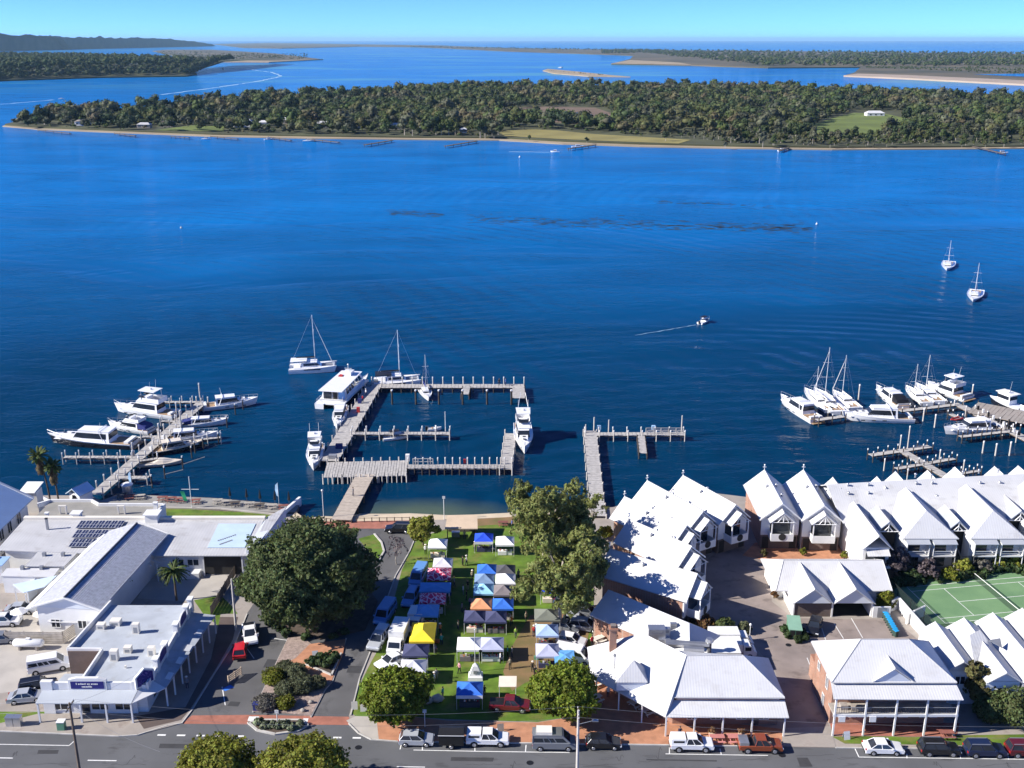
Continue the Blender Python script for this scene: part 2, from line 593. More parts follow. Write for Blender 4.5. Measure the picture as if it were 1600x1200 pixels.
def hip_roof(mb, x0, x1, y0, y1, ze, zr, mt, axis='x', run=None, t=0.16, ends=(True, True), mt2=None):
    mt2 = mt2 or mt
    if axis == 'x':
        ym = (y0 + y1) / 2
        r = run if run else (y1 - y0) / 2
        a = (x0 + (r if ends[0] else 0), ym, zr)
        b = (x1 - (r if ends[1] else 0), ym, zr)
        trim(mb, [(a, b), (a, (x0, y0, ze)), (a, (x0, y1, ze)), (b, (x1, y0, ze)), (b, (x1, y1, ze)), ((x0, y0 - .05, ze - .05), (x1, y0 - .05, ze - .05)), ((x1 + .05, y0, ze - .05), (x1 + .05, y1, ze - .05)), ((x0 - .05, y0, ze - .05), (x0 - .05, y1, ze - .05))])
        mb.slab([(x0, y0, ze), (x1, y0, ze), b, a], t, mt)
        mb.slab([(x1, y1, ze), (x0, y1, ze), a, b], t, mt)
        if ends[0]:
            mb.slab([(x0, y1, ze), (x0, y0, ze), a], t, mt2)
        if ends[1]:
            mb.slab([(x1, y0, ze), (x1, y1, ze), b], t, mt2)
    else:
        xm = (x0 + x1) / 2
        r = run if run else (x1 - x0) / 2
        a = (xm, y0 + (r if ends[0] else 0), zr)
        b = (xm, y1 - (r if ends[1] else 0), zr)
        mb.slab([(x1, y0, ze), (x1, y1, ze), b, a], t, mt)
        mb.slab([(x0, y1, ze), (x0, y0, ze), a, b], t, mt)
        if ends[0]:
            mb.slab([(x0, y0, ze), (x1, y0, ze), a], t, mt2)
        if ends[1]:
            mb.slab([(x1, y1, ze), (x0, y1, ze), b], t, mt2)
    return mb


def gable_tri(mb, a, b, ze, zr, mt, th=0.12, axis='x', at=0.0):
    """triangular gable wall between a and b (along axis) at the other coordinate 'at'"""
    m = (a + b) / 2
    for s in (0,):
        if axis == 'x':
            f = [(a, at, ze), (b, at, ze), (m, at, zr)]
            g = [(a, at + th, ze), (b, at + th, ze), (m, at + th, zr)]
        else:
            f = [(at, a, ze), (at, b, ze), (at, m, zr)]
            g = [(at + th, a, ze), (at + th, b, ze), (at + th, m, zr)]
        mb.add(f + g, [(0, 1, 2), (5, 4, 3), (0, 3, 4, 1), (1, 4, 5, 2), (2, 5, 3, 0)], mt)
    return mb


def window(par, c, w, h, face, frame=None, depth=0.08):
    """framed window: c centre of wall face, face in '-y','+y','-x','+x'; frame part with a glass pane as sub-part"""
    frame = frame or M_white
    mb, g = MB(), MB()
    t = 0.09
    if face[1] == 'y':
        s = -1 if face[0] == '-' else 1
        for (a0, b0, a1, b1) in ((-w / 2, -h / 2, w / 2, -h / 2 + t), (-w / 2, h / 2 - t, w / 2, h / 2), (-w / 2, -h / 2 + t, -w / 2 + t, h / 2 - t), (w / 2 - t, -h / 2 + t, w / 2, h / 2 - t), (-t / 2, -h / 2 + t, t / 2, h / 2 - t)):
            mb.box(a0, min(0, s * depth), b0, a1, max(0, s * depth), b1, frame)
        g.box(-w / 2 + t, min(s * .004, s * depth * .5), -h / 2 + t, w / 2 - t, max(s * .004, s * depth * .5), h / 2 - t, M_glass)
    else:
        s = -1 if face[0] == '-' else 1
        for (a0, b0, a1, b1) in ((-w / 2, -h / 2, w / 2, -h / 2 + t), (-w / 2, h / 2 - t, w / 2, h / 2), (-w / 2, -h / 2 + t, -w / 2 + t, h / 2 - t), (w / 2 - t, -h / 2 + t, w / 2, h / 2 - t), (-t / 2, -h / 2 + t, t / 2, h / 2 - t)):
            mb.box(min(0, s * depth), a0, b0, max(0, s * depth), a1, b1, frame)
        g.box(min(s * .004, s * depth * .5), -w / 2 + t, -h / 2 + t, max(s * .004, s * depth * .5), w / 2 - t, h / 2 - t, M_glass)
    f = mb.build('window', par)
    f.location = c
    g.build('pane', f)
    return f


def post(par, x, y, z0, z1, r=0.07, mt=None, name='post', sq=True):
    mt = mt or M_white
    if sq:
        return link(name, ubox(mt), par, (x, y, (z0 + z1) / 2), scale=(2 * r, 2 * r, z1 - z0))
    return link(name, ucyl(mt), par, (x, y, z0), scale=(r, r, z1 - z0))


def bar(par, name, p0, p1, r, mt, n=6):
    return MB().tube(p0, p1, r, r, n, mt).build(name, par)

# ================================================================== SETTING
WZ = -0.8


def water_mat():
    m = bpy.data.materials.new('lake_water')
    m.use_nodes = True
    n, l = m.node_tree.nodes, m.node_tree.links
    b = n['Principled BSDF']
    b.inputs['Roughness'].default_value = 0.06
    b.inputs['IOR'].default_value = 1.22
    b.inputs['Specular IOR Level'].default_value = 0.17
    geo = n.new('ShaderNodeNewGeometry')

    def nz(scale, detail, sy=1.0, dist=0.0, rot=0.0):
        mp = n.new('ShaderNodeMapping')
        mp.inputs['Scale'].default_value = (scale, scale * sy, scale)
        mp.inputs['Rotation'].default_value = (0, 0, rot)
        l.new(geo.outputs['Position'], mp.inputs['Vector'])
        t = n.new('ShaderNodeTexNoise')
        t.inputs['Scale'].default_value = 1.0
        t.inputs['Detail'].default_value = detail
        t.inputs['Distortion'].default_value = dist
        l.new(mp.outputs[0], t.inputs['Vector'])
        return t

    def math_(op, a, c):
        k = n.new('ShaderNodeMath')
        k.operation = op
        for i, s in enumerate((a, c)):
            if isinstance(s, (int, float)):
                k.inputs[i].default_value = s
            else:
                l.new(s, k.inputs[i])
        return k.outputs[0]
    a = nz(0.75, 3, 1.9, 0.3, 0.25)
    c = nz(0.17, 3, 2.6, 0.6, 0.35)
    d = nz(0.045, 2, 2.2, 0.4, -0.2)
    calm = nz(0.006, 3, 3.0, 1.0, 0.1)
    rc = n.new('ShaderNodeValToRGB')
    rc.color_ramp.elements[0].position = 0.33
    rc.color_ramp.elements[1].position = 0.54
    rc.color_ramp.elements[0].color = (0.14, 0.14, 0.14, 1)
    l.new(calm.outputs['Fac'], rc.inputs['Fac'])
    h = math_('ADD', math_('MULTIPLY', a.outputs['Fac'], 0.28), math_('MULTIPLY', c.outputs['Fac'], 0.85))
    h = math_('ADD', h, math_('MULTIPLY', d.outputs['Fac'], 1.5))
    h = math_('MULTIPLY', h, rc.outputs['Color'])

    def rings(cx, cy, lam, amp, ms):
        mp = n.new('ShaderNodeMapping')
        mp.inputs['Location'].default_value = (-cx, -cy, 0)
        mp.inputs['Scale'].default_value = (1, 1, 0)
        l.new(geo.outputs['Position'], mp.inputs['Vector'])
        w = n.new('ShaderNodeTexWave')
        w.wave_type = 'RINGS'
        w.rings_direction = 'SPHERICAL'
        w.inputs['Scale'].default_value = 0.314 / lam
        w.inputs['Distortion'].default_value = 1.5
        w.inputs['Detail Scale'].default_value = 0.6
        l.new(mp.outputs[0], w.inputs['Vector'])
        mk_ = nz(ms, 2, 1.6, 0.5, 0.4)
        q = n.new('ShaderNodeMapRange')
        q.inputs['From Min'].default_value = 0.46
        q.inputs['From Max'].default_value = 0.66
        q.inputs['To Max'].default_value = amp
        l.new(mk_.outputs['Fac'], q.inputs['Value'])
        return math_('MULTIPLY', w.outputs['Fac'], q.outputs[0])
    h = math_('ADD', h, rings(-330, 130, 8.0, 0.55, 0.009))
    h = math_('ADD', h, rings(60, 120, 6.5, 0.40, 0.008))
    h = math_('ADD', h, rings(330, 520, 9.0, 0.45, 0.007))
    bp = n.new('ShaderNodeBump')
    bp.inputs['Strength'].default_value = 0.55
    bp.inputs['Distance'].default_value = 0.75
    l.new(h, bp.inputs['Height'])
    l.new(bp.outputs[0], b.inputs['Normal'])
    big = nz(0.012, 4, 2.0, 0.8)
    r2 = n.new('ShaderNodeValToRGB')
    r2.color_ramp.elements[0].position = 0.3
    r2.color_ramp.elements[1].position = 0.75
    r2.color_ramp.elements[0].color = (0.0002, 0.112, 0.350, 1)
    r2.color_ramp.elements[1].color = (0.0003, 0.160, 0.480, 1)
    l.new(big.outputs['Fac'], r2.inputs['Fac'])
    # calm-water sheen put into the far lagoon's colour, green shallows over the beach sand
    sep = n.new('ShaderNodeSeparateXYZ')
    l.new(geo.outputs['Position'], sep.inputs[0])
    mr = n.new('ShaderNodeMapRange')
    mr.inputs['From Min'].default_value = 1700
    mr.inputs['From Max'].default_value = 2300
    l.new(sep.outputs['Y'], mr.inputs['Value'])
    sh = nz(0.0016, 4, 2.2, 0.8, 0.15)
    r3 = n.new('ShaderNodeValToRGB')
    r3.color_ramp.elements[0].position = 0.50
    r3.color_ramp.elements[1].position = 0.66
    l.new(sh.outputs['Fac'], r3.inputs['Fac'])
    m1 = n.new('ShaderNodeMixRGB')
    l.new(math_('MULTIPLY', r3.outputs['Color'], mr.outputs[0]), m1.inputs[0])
    # sky reflection put into the colour: dark bay before the marinas, bright lake beyond
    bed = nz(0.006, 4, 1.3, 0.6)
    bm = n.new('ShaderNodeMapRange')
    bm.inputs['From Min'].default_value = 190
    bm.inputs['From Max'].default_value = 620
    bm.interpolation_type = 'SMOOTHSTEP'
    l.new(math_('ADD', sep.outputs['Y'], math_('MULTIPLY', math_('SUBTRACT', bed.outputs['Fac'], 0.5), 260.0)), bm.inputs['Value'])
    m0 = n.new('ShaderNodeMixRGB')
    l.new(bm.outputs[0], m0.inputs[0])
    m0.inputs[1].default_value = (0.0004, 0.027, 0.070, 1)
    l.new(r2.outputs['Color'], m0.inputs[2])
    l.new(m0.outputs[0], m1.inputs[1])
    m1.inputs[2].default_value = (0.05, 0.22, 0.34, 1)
    bx, by = P(655, 803, WZ)
    vm = n.new('ShaderNodeVectorMath')
    vm.operation = 'SUBTRACT'
    vm.inputs[1].default_value = (bx, by, WZ)
    l.new(geo.outputs['Position'], vm.inputs[0])
    vs = n.new('ShaderNodeVectorMath')
    vs.operation = 'MULTIPLY'
    vs.inputs[1].default_value = (1 / 20.0, 1 / 7.5, 0)
    l.new(vm.outputs[0], vs.inputs[0])
    vl = n.new('ShaderNodeVectorMath')
    vl.operation = 'LENGTH'
    l.new(vs.outputs[0], vl.inputs[0])
    wob = nz(0.15, 3)
    m2r = n.new('ShaderNodeMapRange')
    m2r.inputs['From Min'].default_value = 1.15
    m2r.inputs['From Max'].default_value = 0.35
    l.new(math_('ADD', vl.outputs['Value'], math_('MULTIPLY', wob.outputs['Fac'], 0.25)), m2r.inputs['Value'])
    m2 = n.new('ShaderNodeMixRGB')
    l.new(m2r.outputs[0], m2.inputs[0])
    l.new(m1.outputs[0], m2.inputs[1])
    m2.inputs[2].default_value = (0.07, 0.10, 0.075, 1)
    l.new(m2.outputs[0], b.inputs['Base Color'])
    # water seen through a polarising filter: part of the surface reflection is taken out
    b.inputs['Specular IOR Level'].default_value = 0.0
    b.inputs['Roughness'].default_value = 0.6
    gl = n.new('ShaderNodeBsdfGlossy')
    gl.inputs['Roughness'].default_value = 0.05
    fr = n.new('ShaderNodeFresnel')
    fr.inputs['IOR'].default_value = 1.33
    l.new(bp.outputs[0], fr.inputs['Normal'])
    l.new(bp.outputs[0], gl.inputs['Normal'])
    mxs = n.new('ShaderNodeMixShader')
    l.new(math_('MULTIPLY', fr.outputs[0], 0.42), mxs.inputs[0])
    l.new(b.outputs[0], mxs.inputs[1])
    l.new(gl.outputs[0], mxs.inputs[2])
    l.new(mxs.outputs[0], n['Material Output'].inputs['Surface'])
    return m


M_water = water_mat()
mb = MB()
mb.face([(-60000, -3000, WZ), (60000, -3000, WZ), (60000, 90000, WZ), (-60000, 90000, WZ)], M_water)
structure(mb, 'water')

shore = [(-500, 798), (0, 790), (60, 774), (140, 774), (160, 783), (300, 783), (462, 800), (480, 812), (520, 814), (560, 806), (640, 803), (700, 806), (760, 807), (800, 800), (860, 790), (905, 790), (940, 792), (960, 792),
         (1000, 776), (1060, 764), (1130, 772), (1170, 777), (1260, 770), (1300, 772), (1420, 768), (1620, 758), (2100, 740)]
pts = [P(*p) for p in shore]
poly = [(-420, pts[0][1]), ] + pts + [(420, pts[-1][1]), (420, -150), (-420, -150)]
mb = MB()
mb.prism(poly[::-1], -3.0, 0.0, M_conc)
structure(mb, 'ground')

# roads and lanes
sheet('main_road', [(-600, 1130), (0, 1143), (186, 1151), (215, 1149), (262, 1134), (290, 1128), (545, 1131), (560, 1146), (580, 1156), (620, 1159), (1130, 1166), (1620, 1172), (2300, 1180), (3300, 1520), (-1700, 1520)], 0.004, M_asphalt)
sheet('side_street', [(285, 1131), (300, 1110), (336, 1050), (368, 1000), (385, 960), (405, 930), (470, 880), (540, 826), (600, 822), (640, 824), (650, 838), (640, 862), (618, 900), (600, 950), (586, 1000), (562, 1060), (545, 1118), (547, 1131)], 0.008, M_asphalt2)
sheet('brick_threshold', [(283, 1131), (300, 1118), (396, 1117), (490, 1119), (545, 1120), (549, 1133)], 0.014, M_redpave)
sheet('foreshore_path', [(470, 812), (520, 815), (640, 813), (650, 822), (640, 826), (540, 826), (470, 832), (440, 830)], 0.014, M_redpave)
sheet('beach', [(456, 806), (462, 800), (480, 812), (520, 814), (560, 806), (640, 803), (700, 806), (800, 801), (800, 808), (640, 814), (520, 818), (470, 815)], 0.010, M_sand)
mb = MB()
up = [(470, 812), (520, 814), (560, 807), (640, 804), (700, 807), (790, 803)]
dn = [(476, 800), (520, 795), (560, 792), (640, 792), (700, 795), (790, 793)]
for i in range(5):
    a, b2 = P(*up[i]), P(*up[i + 1])
    c, d = P(*dn[i]), P(*dn[i + 1])
    mb.face([(*a, .012), (*b2, .012), (*d, WZ - .35), (*c, WZ - .35)], M_sand)
structure(mb, 'beach_slope')

# lawns
sheet('market_lawn', [(648, 848), (660, 838), (700, 826), (760, 820), (830, 812), (915, 812), (925, 830), (928, 960), (922, 1040), (925, 1115), (840, 1128), (700, 1124), (620, 1118), (556, 1120), (548, 1112), (566, 1062), (580, 1034), (598, 1003), (612, 950), (628, 890)], 0.018, M_grass)
sheet('worn_lawn', [(828, 962), (890, 950), (925, 965), (918, 1000), (922, 1030), (880, 1042), (822, 1066), (800, 1080), (786, 1050), (800, 1010), (815, 985)], 0.024, M_grassd)
sheet('foreshore_lawn', [(705, 812), (760, 810), (830, 806), (910, 800), (915, 812), (760, 821), (705, 826)], 0.022, M_grassd)
sheet('corner_path', [(541, 1126), (556, 1119), (588, 1120), (592, 1157), (580, 1155), (560, 1145)], 0.020, M_concp)
sheet('brick_footpath', [(588, 1120), (620, 1118), (700, 1126), (840, 1129), (925, 1115), (1040, 1119), (1230, 1140), (1230, 1166), (1130, 1165), (620, 1158), (592, 1157)], 0.016, M_orpave)
sheet('hotel_terrace', [(926, 1062), (960, 1055), (1045, 1110), (1045, 1150), (926, 1120)], 0.026, M_orpave)
sheet('driveway', [(1112, 940), (1098, 880), (1120, 862), (1180, 848), (1195, 868), (1200, 900), (1206, 940), (1240, 966), (1366, 968), (1396, 968), (1440, 1004), (1300, 1008), (1276, 1012), (1270, 1060), (1290, 1120), (1300, 1150), (1300, 1168), (1222, 1167), (1224, 1130), (1212, 1050), (1180, 1010), (1110, 1000)], 0.016, M_pave)
sheet('driveway_apron', [(1222, 1138), (1298, 1135), (1306, 1168), (1222, 1166)], 0.024, M_conc)
sheet('townhouse_forecourt', [(1160, 868), (1180, 848), (1330, 848), (1330, 876), (1195, 876)], 0.022, M_orpave)
sheet('roadside_lawn', [(1300, 1151), (1500, 1149), (1700, 1146), (1720, 1168), (1320, 1162)], 0.022, M_grass)
sheet('house_verandah_floor', [(1302, 1150), (1296, 1128), (1500, 1130), (1494, 1152)], 0.030, M_redpave)
sheet('fig_bed', [(395, 935), (440, 900), (560, 900), (590, 940), (570, 985), (500, 1000), (440, 985)], 0.16, M_mulch, z0=0.0)
sheet('shop_footpath', [(-60, 1130), (0, 1131), (60, 1116), (215, 1118), (280, 1112), (330, 1030), (345, 960), (385, 960), (370, 1000), (337, 1050), (300, 1110), (283, 1131), (215, 1149), (186, 1151), (0, 1143), (-60, 1142)], 0.10, M_conc, z0=0.0)
sheet('shop_side_paving', [(212, 1120), (290, 1106), (330, 1030), (344, 965), (372, 965), (364, 1000), (335, 1050), (298, 1108), (283, 1126), (225, 1140)], 0.108, mat('dark_brown_paving', (0.10, 0.075, 0.066), 0.85, 0.2, 0.4, bump=0.3))
sheet('shop_verge', [(-200, 1112), (0, 1112), (70, 1112), (64, 1136), (0, 1141), (-200, 1138)], 0.014, M_grass)
sheet('rear_yard', [(-200, 960), (60, 950), (120, 990), (100, 1070), (-200, 1110)], 0.012, M_concp)
sheet('patio', [(215, 935), (235, 895), (330, 895), (368, 895), (340, 935), (290, 940)], 0.016, M_concp)
sheet('patio_lawn', [(303, 938), (345, 930), (365, 950), (392, 990), (350, 985), (318, 960)], 0.020, M_grass)
sheet('terrace_lawn', [(252, 792), (265, 794), (430, 803), (440, 806), (425, 816), (300, 812), (240, 806)], 0.016, M_grass)

# raised garden beds in the side street
gb = sheet('gravel_bed', [(395, 1113), (420, 1062), (450, 998), (470, 996), (497, 1014), (462, 1030), (437, 1042), (520, 1066), (508, 1078), (486, 1120), (440, 1114)], 0.16, M_gravel, z0=0.0)
sheet('brick_path', [(484, 1008), (540, 1000), (536, 1022), (518, 1066), (500, 1062), (440, 1042), (462, 1030)], 0.175, M_orpave, z0=0.0)
sheet('hedge_bed', [(478, 1040), (500, 1026), (532, 1024), (518, 1057)], 0.30, M_mulch, z0=0.0)
sheet('median_bed', [(388, 1130), (410, 1127), (470, 1127), (480, 1134), (466, 1143), (430, 1148), (402, 1142)], 0.16, M_mulch, z0=0.0)


def kerb(pix, w=0.16, z=0.13):
    mb = MB()
    strip(mb, [P(*p) for p in pix], w, z, M_kerb, z0=0.0)
    structure(mb, 'kerb')


kerb([(-600, 1131), (0, 1143), (186, 1151), (215, 1149), (262, 1134), (283, 1131)])
kerb([(545, 1131), (560, 1146), (580, 1156), (620, 1159), (1130, 1166), (1222, 1167)])
kerb([(1306, 1169), (1620, 1172), (2300, 1180)])
kerb([(548, 1118), (562, 1060), (586, 1000), (600, 950), (618, 900), (640, 862), (650, 838)])
kerb([(486, 1121), (508, 1078), (520, 1064), (541, 998)])
kerb([(395, 1114), (420, 1062), (451, 997)])
kerb([(388, 1130), (402, 1142), (430, 1148), (466, 1143), (481, 1134), (470, 1126), (410, 1126), (388, 1130)], 0.3, 0.2)
kerb([(478, 1040), (518, 1057), (533, 1023)], 0.25, 0.34)
kerb([(284, 1131), (300, 1110), (337, 1050), (370, 1000), (386, 960)])
kerb([(585, 835), (596, 848), (600, 862), (590, 880), (578, 890)], 0.3, 0.2)
sheet('kerb_lawn', [(560, 842), (585, 835), (596, 848), (600, 862), (588, 876)], 0.05, M_grass, z0=0.0)

# painted markings (flat sheets)
mk = MB()
for i in range(11):
    if 395 < 246 + i * 31 < 440:
        continue
    x = 246 + i * 30.5
    y = 1148.5 + (x - 246) * .0145
    a, b2 = P(x, y), P(x + 13, y + .2)
    strip(mk, [a, b2], 0.3, 0.0155, M_line)
for x0, x1, y in ((-20, 20, 1184), (137, 182, 1188), (620, 664, 1198)):
    strip(mk, [P(x0, y), P(x1, y + (x1 - x0) * .016)], 0.16, 0.0155, M_line)
strip(mk, [P(-60, 1162), P(108, 1165), P(116, 1158)], 0.12, 0.0155, M_line)
strip(mk, [P(646, 1172), P(745, 1174), P(890, 1176)], 0.12, 0.0155, M_line)
strip(mk, [P(1040, 1178), P(1200, 1180.5)], 0.12, 0.0155, M_line)
strip(mk, [P(1342, 1183), P(1640, 1187)], 0.12, 0.0155, M_line)
for x, y0, y1, dx in ((628, 1160, 1171, -3), (660, 1166, 1173, 0), (742, 1167, 1174, 0), (822, 1164, 1175, -1), (1046, 1168, 1178, 0), (1125, 1170, 1179, 2), (1336, 1170, 1183, 6), (1417, 1178, 1185, 0), (1500, 1178, 1186, 1), (1575, 1180, 1187, 1)):
    strip(mk, [P(x, y0), P(x + dx, y1)], 0.12, 0.0165, M_line)
structure(mk, 'road_marking')
mk = MB()
for a, b2 in (((1303, 974), (1318, 998)), ((1330, 966), (1348, 997)), ((1261, 1028), (1272, 1056)), ((1283, 978), (1290, 1000))):
    strip(mk, [P(*a), P(*b2)], 0.11, 0.022, M_line)
for a, b2 in (((385, 1012), (397, 1029)), ((347, 1073), (352, 1102)), ((425, 997), (452, 1001))):
    strip(mk, [P(*a), P(*b2)], 0.12, 0.0125, M_line)
structure(mk, 'bay_marking')
mk = MB()
mk.face([(*P(345, 1077), .0125), (*P(360, 1070), .0125), (*P(366, 1074), .0125), (*P(352, 1080), .0125)], mat('blue_disabled_bay', (0.03, 0.16, 0.55), 0.8, 0.1))
structure(mk, 'bay_marking')
mk = MB()
strip(mk, [P(388, 1123), P(404, 1123)], 0.9, 0.019, M_line)
strip(mk, [P(473, 1126), P(481, 1126)], 0.9, 0.019, M_line)
structure(mk, 'crossing_marking')

# terrace deck by the water on the left
mb = MB()
mb.prism([P(150, 786), P(185, 772), P(330, 778), P(468, 790), P(462, 803), P(430, 803), P(255, 793)], -0.6, 0.05, M_timberd)
mb.prism([P(152, 785), P(186, 773), P(330, 779), P(467, 791), P(461, 801), P(430, 801), P(255, 792)], 0.052, 0.12, M_deckg)
structure(mb, 'terrace_deck')
mb = MB()
strip(mb, [P(0, 790), P(62, 776), P(80, 786), P(146, 786), P(154, 793), P(258, 793)], 0.35, 0.35, M_white, z0=-0.5)
structure(mb, 'seawall')
mb = MB()
strip(mb, [P(440, 808), P(469, 783)], 0.5, 0.9, M_white, z0=-0.8)
structure(mb, 'seawall')
mb = MB()
strip(mb, [P(255, 794), P(345, 796), P(435, 805)], 0.4, 0.25, M_concp, z0=0)
structure(mb, 'low_wall')

# repairs, stains and covers on the street
M_patch = mat('fresh_asphalt_patch', (0.045, 0.045, 0.048), 0.9, 0.15, 1.0)
for i, pix in enumerate(([(250, 1162), (318, 1163), (317, 1170), (248, 1169)], [(705, 1183), (772, 1184), (770, 1190), (704, 1189)], [(1245, 1184), (1262, 1184), (1270, 1198), (1250, 1198)], [(1010, 1186), (1120, 1188), (1120, 1190), (1010, 1188)], [(60, 1172), (92, 1172), (90, 1178), (58, 1178)])):
    sheet('asphalt_patch', pix, 0.0095, M_patch)
for i, pix in enumerate(([(418, 1030), (434, 1031), (428, 1044), (411, 1043)], [(545, 1040), (566, 1041), (563, 1052), (541, 1051)], [(360, 1096), (376, 1097), (372, 1104), (355, 1103)])):
    sheet('asphalt_patch', pix, 0.0125, M_patch)
mb = MB()
rr = random.Random(31)
for i in range(26):
    px, py = rr.uniform(0, 1600), rr.uniform(1176, 1200)
    a = P(px, py)
    pts = [a]
    for k in range(6):
        pts.append((pts[-1][0] + rr.uniform(.3, 1.4) * (1 if i % 3 else .15), pts[-1][1] + rr.uniform(-.25, .25) * (1 if i % 3 else 4)))
    strip(mb, pts, .05, .0098, M_patch)
structure(mb, 'road_crack')
for px, py in ((560, 1168), (828, 1192), (1222, 1180), (430, 1075), (1232, 1008), (1253, 954)):
    x, y = P(px, py)
    mb = MB()
    mb.tube((x, y, -.05), (x, y, .034), .42, .42, 12, M_black)
    structure(mb, 'manhole_cover')

# tennis court (set out on its real size)
cx0, cy0 = 62.2, 148.2
ang = R(9.5)
CT = Matrix.Translation((cx0, cy0, 0)) @ Matrix.Rotation(ang, 4, 'Z')
mb = MB()
mb.T = CT
mb.face([(-4.5, -16, .016), (30, -16, .016), (30, 3.2, .016), (-4.5, 3.2, .016)], M_courtd)
structure(mb, 'court_surround')
mb = MB()
mb.T = CT
mb.face([(-3.4, -15.0, .022), (29, -15.0, .022), (29, 2.2, .022), (-3.4, 2.2, .022)], M_court)
structure(mb, 'tennis_court')
mb = MB()
mb.T = CT
for a, b2 in (((0, 0), (23.77, 0)), ((0, -10.97), (23.77, -10.97)), ((0, -1.37), (23.77, -1.37)), ((0, -9.6), (23.77, -9.6)), ((0, 0), (0, -10.97)), ((5.49, -1.37), (5.49, -9.6)), ((18.28, -1.37), (18.28, -9.6)), ((5.49, -5.485), (18.28, -5.485))):
    strip(mb, [a, b2], 0.10, .0275, M_line)
structure(mb, 'court_line')


# ------------------------------------------------------------------ far lands
def land(name, pix, z, mt, skirt=-2.5, kind='structure'):
    pts = [P(*p, WZ) for p in pix]
    a = sum(pts[i][0] * pts[(i + 1) % len(pts)][1] - pts[(i + 1) % len(pts)][0] * pts[i][1] for i in range(len(pts)))
    if a < 0:
        pts = pts[::-1]
    mb = MB()
    mb.prism(pts, skirt, z, mt)
    return structure(mb, name, kind), pts


M_scrub = mat('island_scrub_ground', (0.058, 0.062, 0.028), 0.95, 0.35, 0.02)
M_swamp = mat('brown_swamp', (0.13, 0.085, 0.065), 0.95, 0.3, 0.03, col2=(0.20, 0.145, 0.10))
M_farland = mat('far_heath', (0.070, 0.078, 0.045), 0.95, 0.45, 0.004, col2=(0.14, 0.11, 0.065))
M_hill = mat('forested_hill', (0.030, 0.042, 0.024), 0.95, 0.4, 0.012, col2=(0.055, 0.06, 0.035), bump=1.0, bscale=0.03)
ISL = [(4, 198), (60, 203), (180, 208), (330, 214), (480, 217), (640, 219), (780, 220), (880, 226), (1000, 230), (1150, 233), (1300, 235), (1500, 234), (1700, 232), (2200, 226), (2600, 170), (2200, 148), (1600, 150), (1400, 141), (1240, 138), (1060, 136), (860, 136), (700, 137), (560, 146), (400, 153), (250, 166), (120, 176), (40, 186)]
land('island_beach', ISL, 0.0, M_sandf)
ISL2 = [(8, 197), (60, 201.3), (180, 206.2), (330, 212), (480, 214.8), (640, 217), (780, 217.7), (880, 223.2), (1000, 227.5), (1150, 231), (1300, 233), (1500, 232), (1700, 230), (2190, 223), (2560, 170), (2200, 149), (1600, 151), (1400, 142), (1240, 139), (1060, 137), (860, 137), (700, 138), (560, 147), (400, 154), (250, 167), (120, 177), (45, 187)]
land('island_ground', ISL2, 1.2, M_scrub)
sheet('island_paddock', [(1262, 213), (1272, 196), (1310, 184), (1335, 178), (1385, 180), (1420, 188), (1430, 200), (1400, 205), (1340, 214), (1300, 216)], 1.4, M_grassf)
sheet('island_shore_lawn', [(780, 210), (800, 203), (870, 206), (930, 212), (1000, 216), (1080, 221), (1060, 227), (950, 223), (880, 220), (790, 215)], 1.4, mat('dry_shore_grass', (0.22, 0.19, 0.06), 0.9, 0.25, 0.03))
sheet('island_front_lawn', [(240, 206), (300, 198), (350, 199), (350, 208)], 1.4, M_grassf)
sheet('island_swamp', [(760, 171), (860, 168), (930, 170), (965, 182), (962, 198), (900, 196), (830, 190), (780, 180)], 1.4, M_swamp)
sheet('island_pond', [(852, 176), (880, 175), (925, 181), (918, 187), (880, 184)], 1.55, M_water)
sheet('island_marsh', [(1400, 145), (1600, 152), (2100, 152), (2100, 160), (1600, 157), (1420, 150)], 1.4, mat('red_brown_marsh', (0.16, 0.075, 0.045), 0.95, 0.25, 0.01))
# left peninsula
land('peninsula', [(-900, 150), (0, 127), (150, 122), (290, 120), (308, 117), (300, 110), (240, 104), (140, 100), (60, 97), (-900, 92)], 2.0, M_scrub)
fr = [P(a, b, 0) for a, b in ((-60, 127), (0, 124.8), (150, 120), (290, 117.5), (303, 115.2))]
mb = MB()
for i in range(4):
    a, c = fr[i], fr[i + 1]
    mb.face([(*a, 2.0), (*c, 2.0), (c[0] - 40, c[1] + 380, 24), (a[0], a[1] + 380, 24)], M_scrub)
    mb.face([(a[0], a[1] + 380, 24), (c[0] - 40, c[1] + 380, 24), (c[0] - 90, c[1] + 1200, 20), (a[0], a[1] + 1200, 20)], M_scrub)
structure(mb, 'peninsula_rise')
# sand spit island behind and bright sand bank
land('spit', [(238, 80), (260, 78), (330, 78), (430, 84), (500, 93), (420, 97), (330, 96), (280, 90)], 1.5, M_farland)
land('spit_beach', [(280, 91), (330, 97.5), (420, 98), (505, 93.3), (430, 96), (330, 95)], 1.9, M_sandf)
land('sand_bank', [(848, 111), (856, 108.5), (900, 112.5), (950, 118), (985, 121), (920, 120), (865, 115.5)], 1.0, M_sandf)
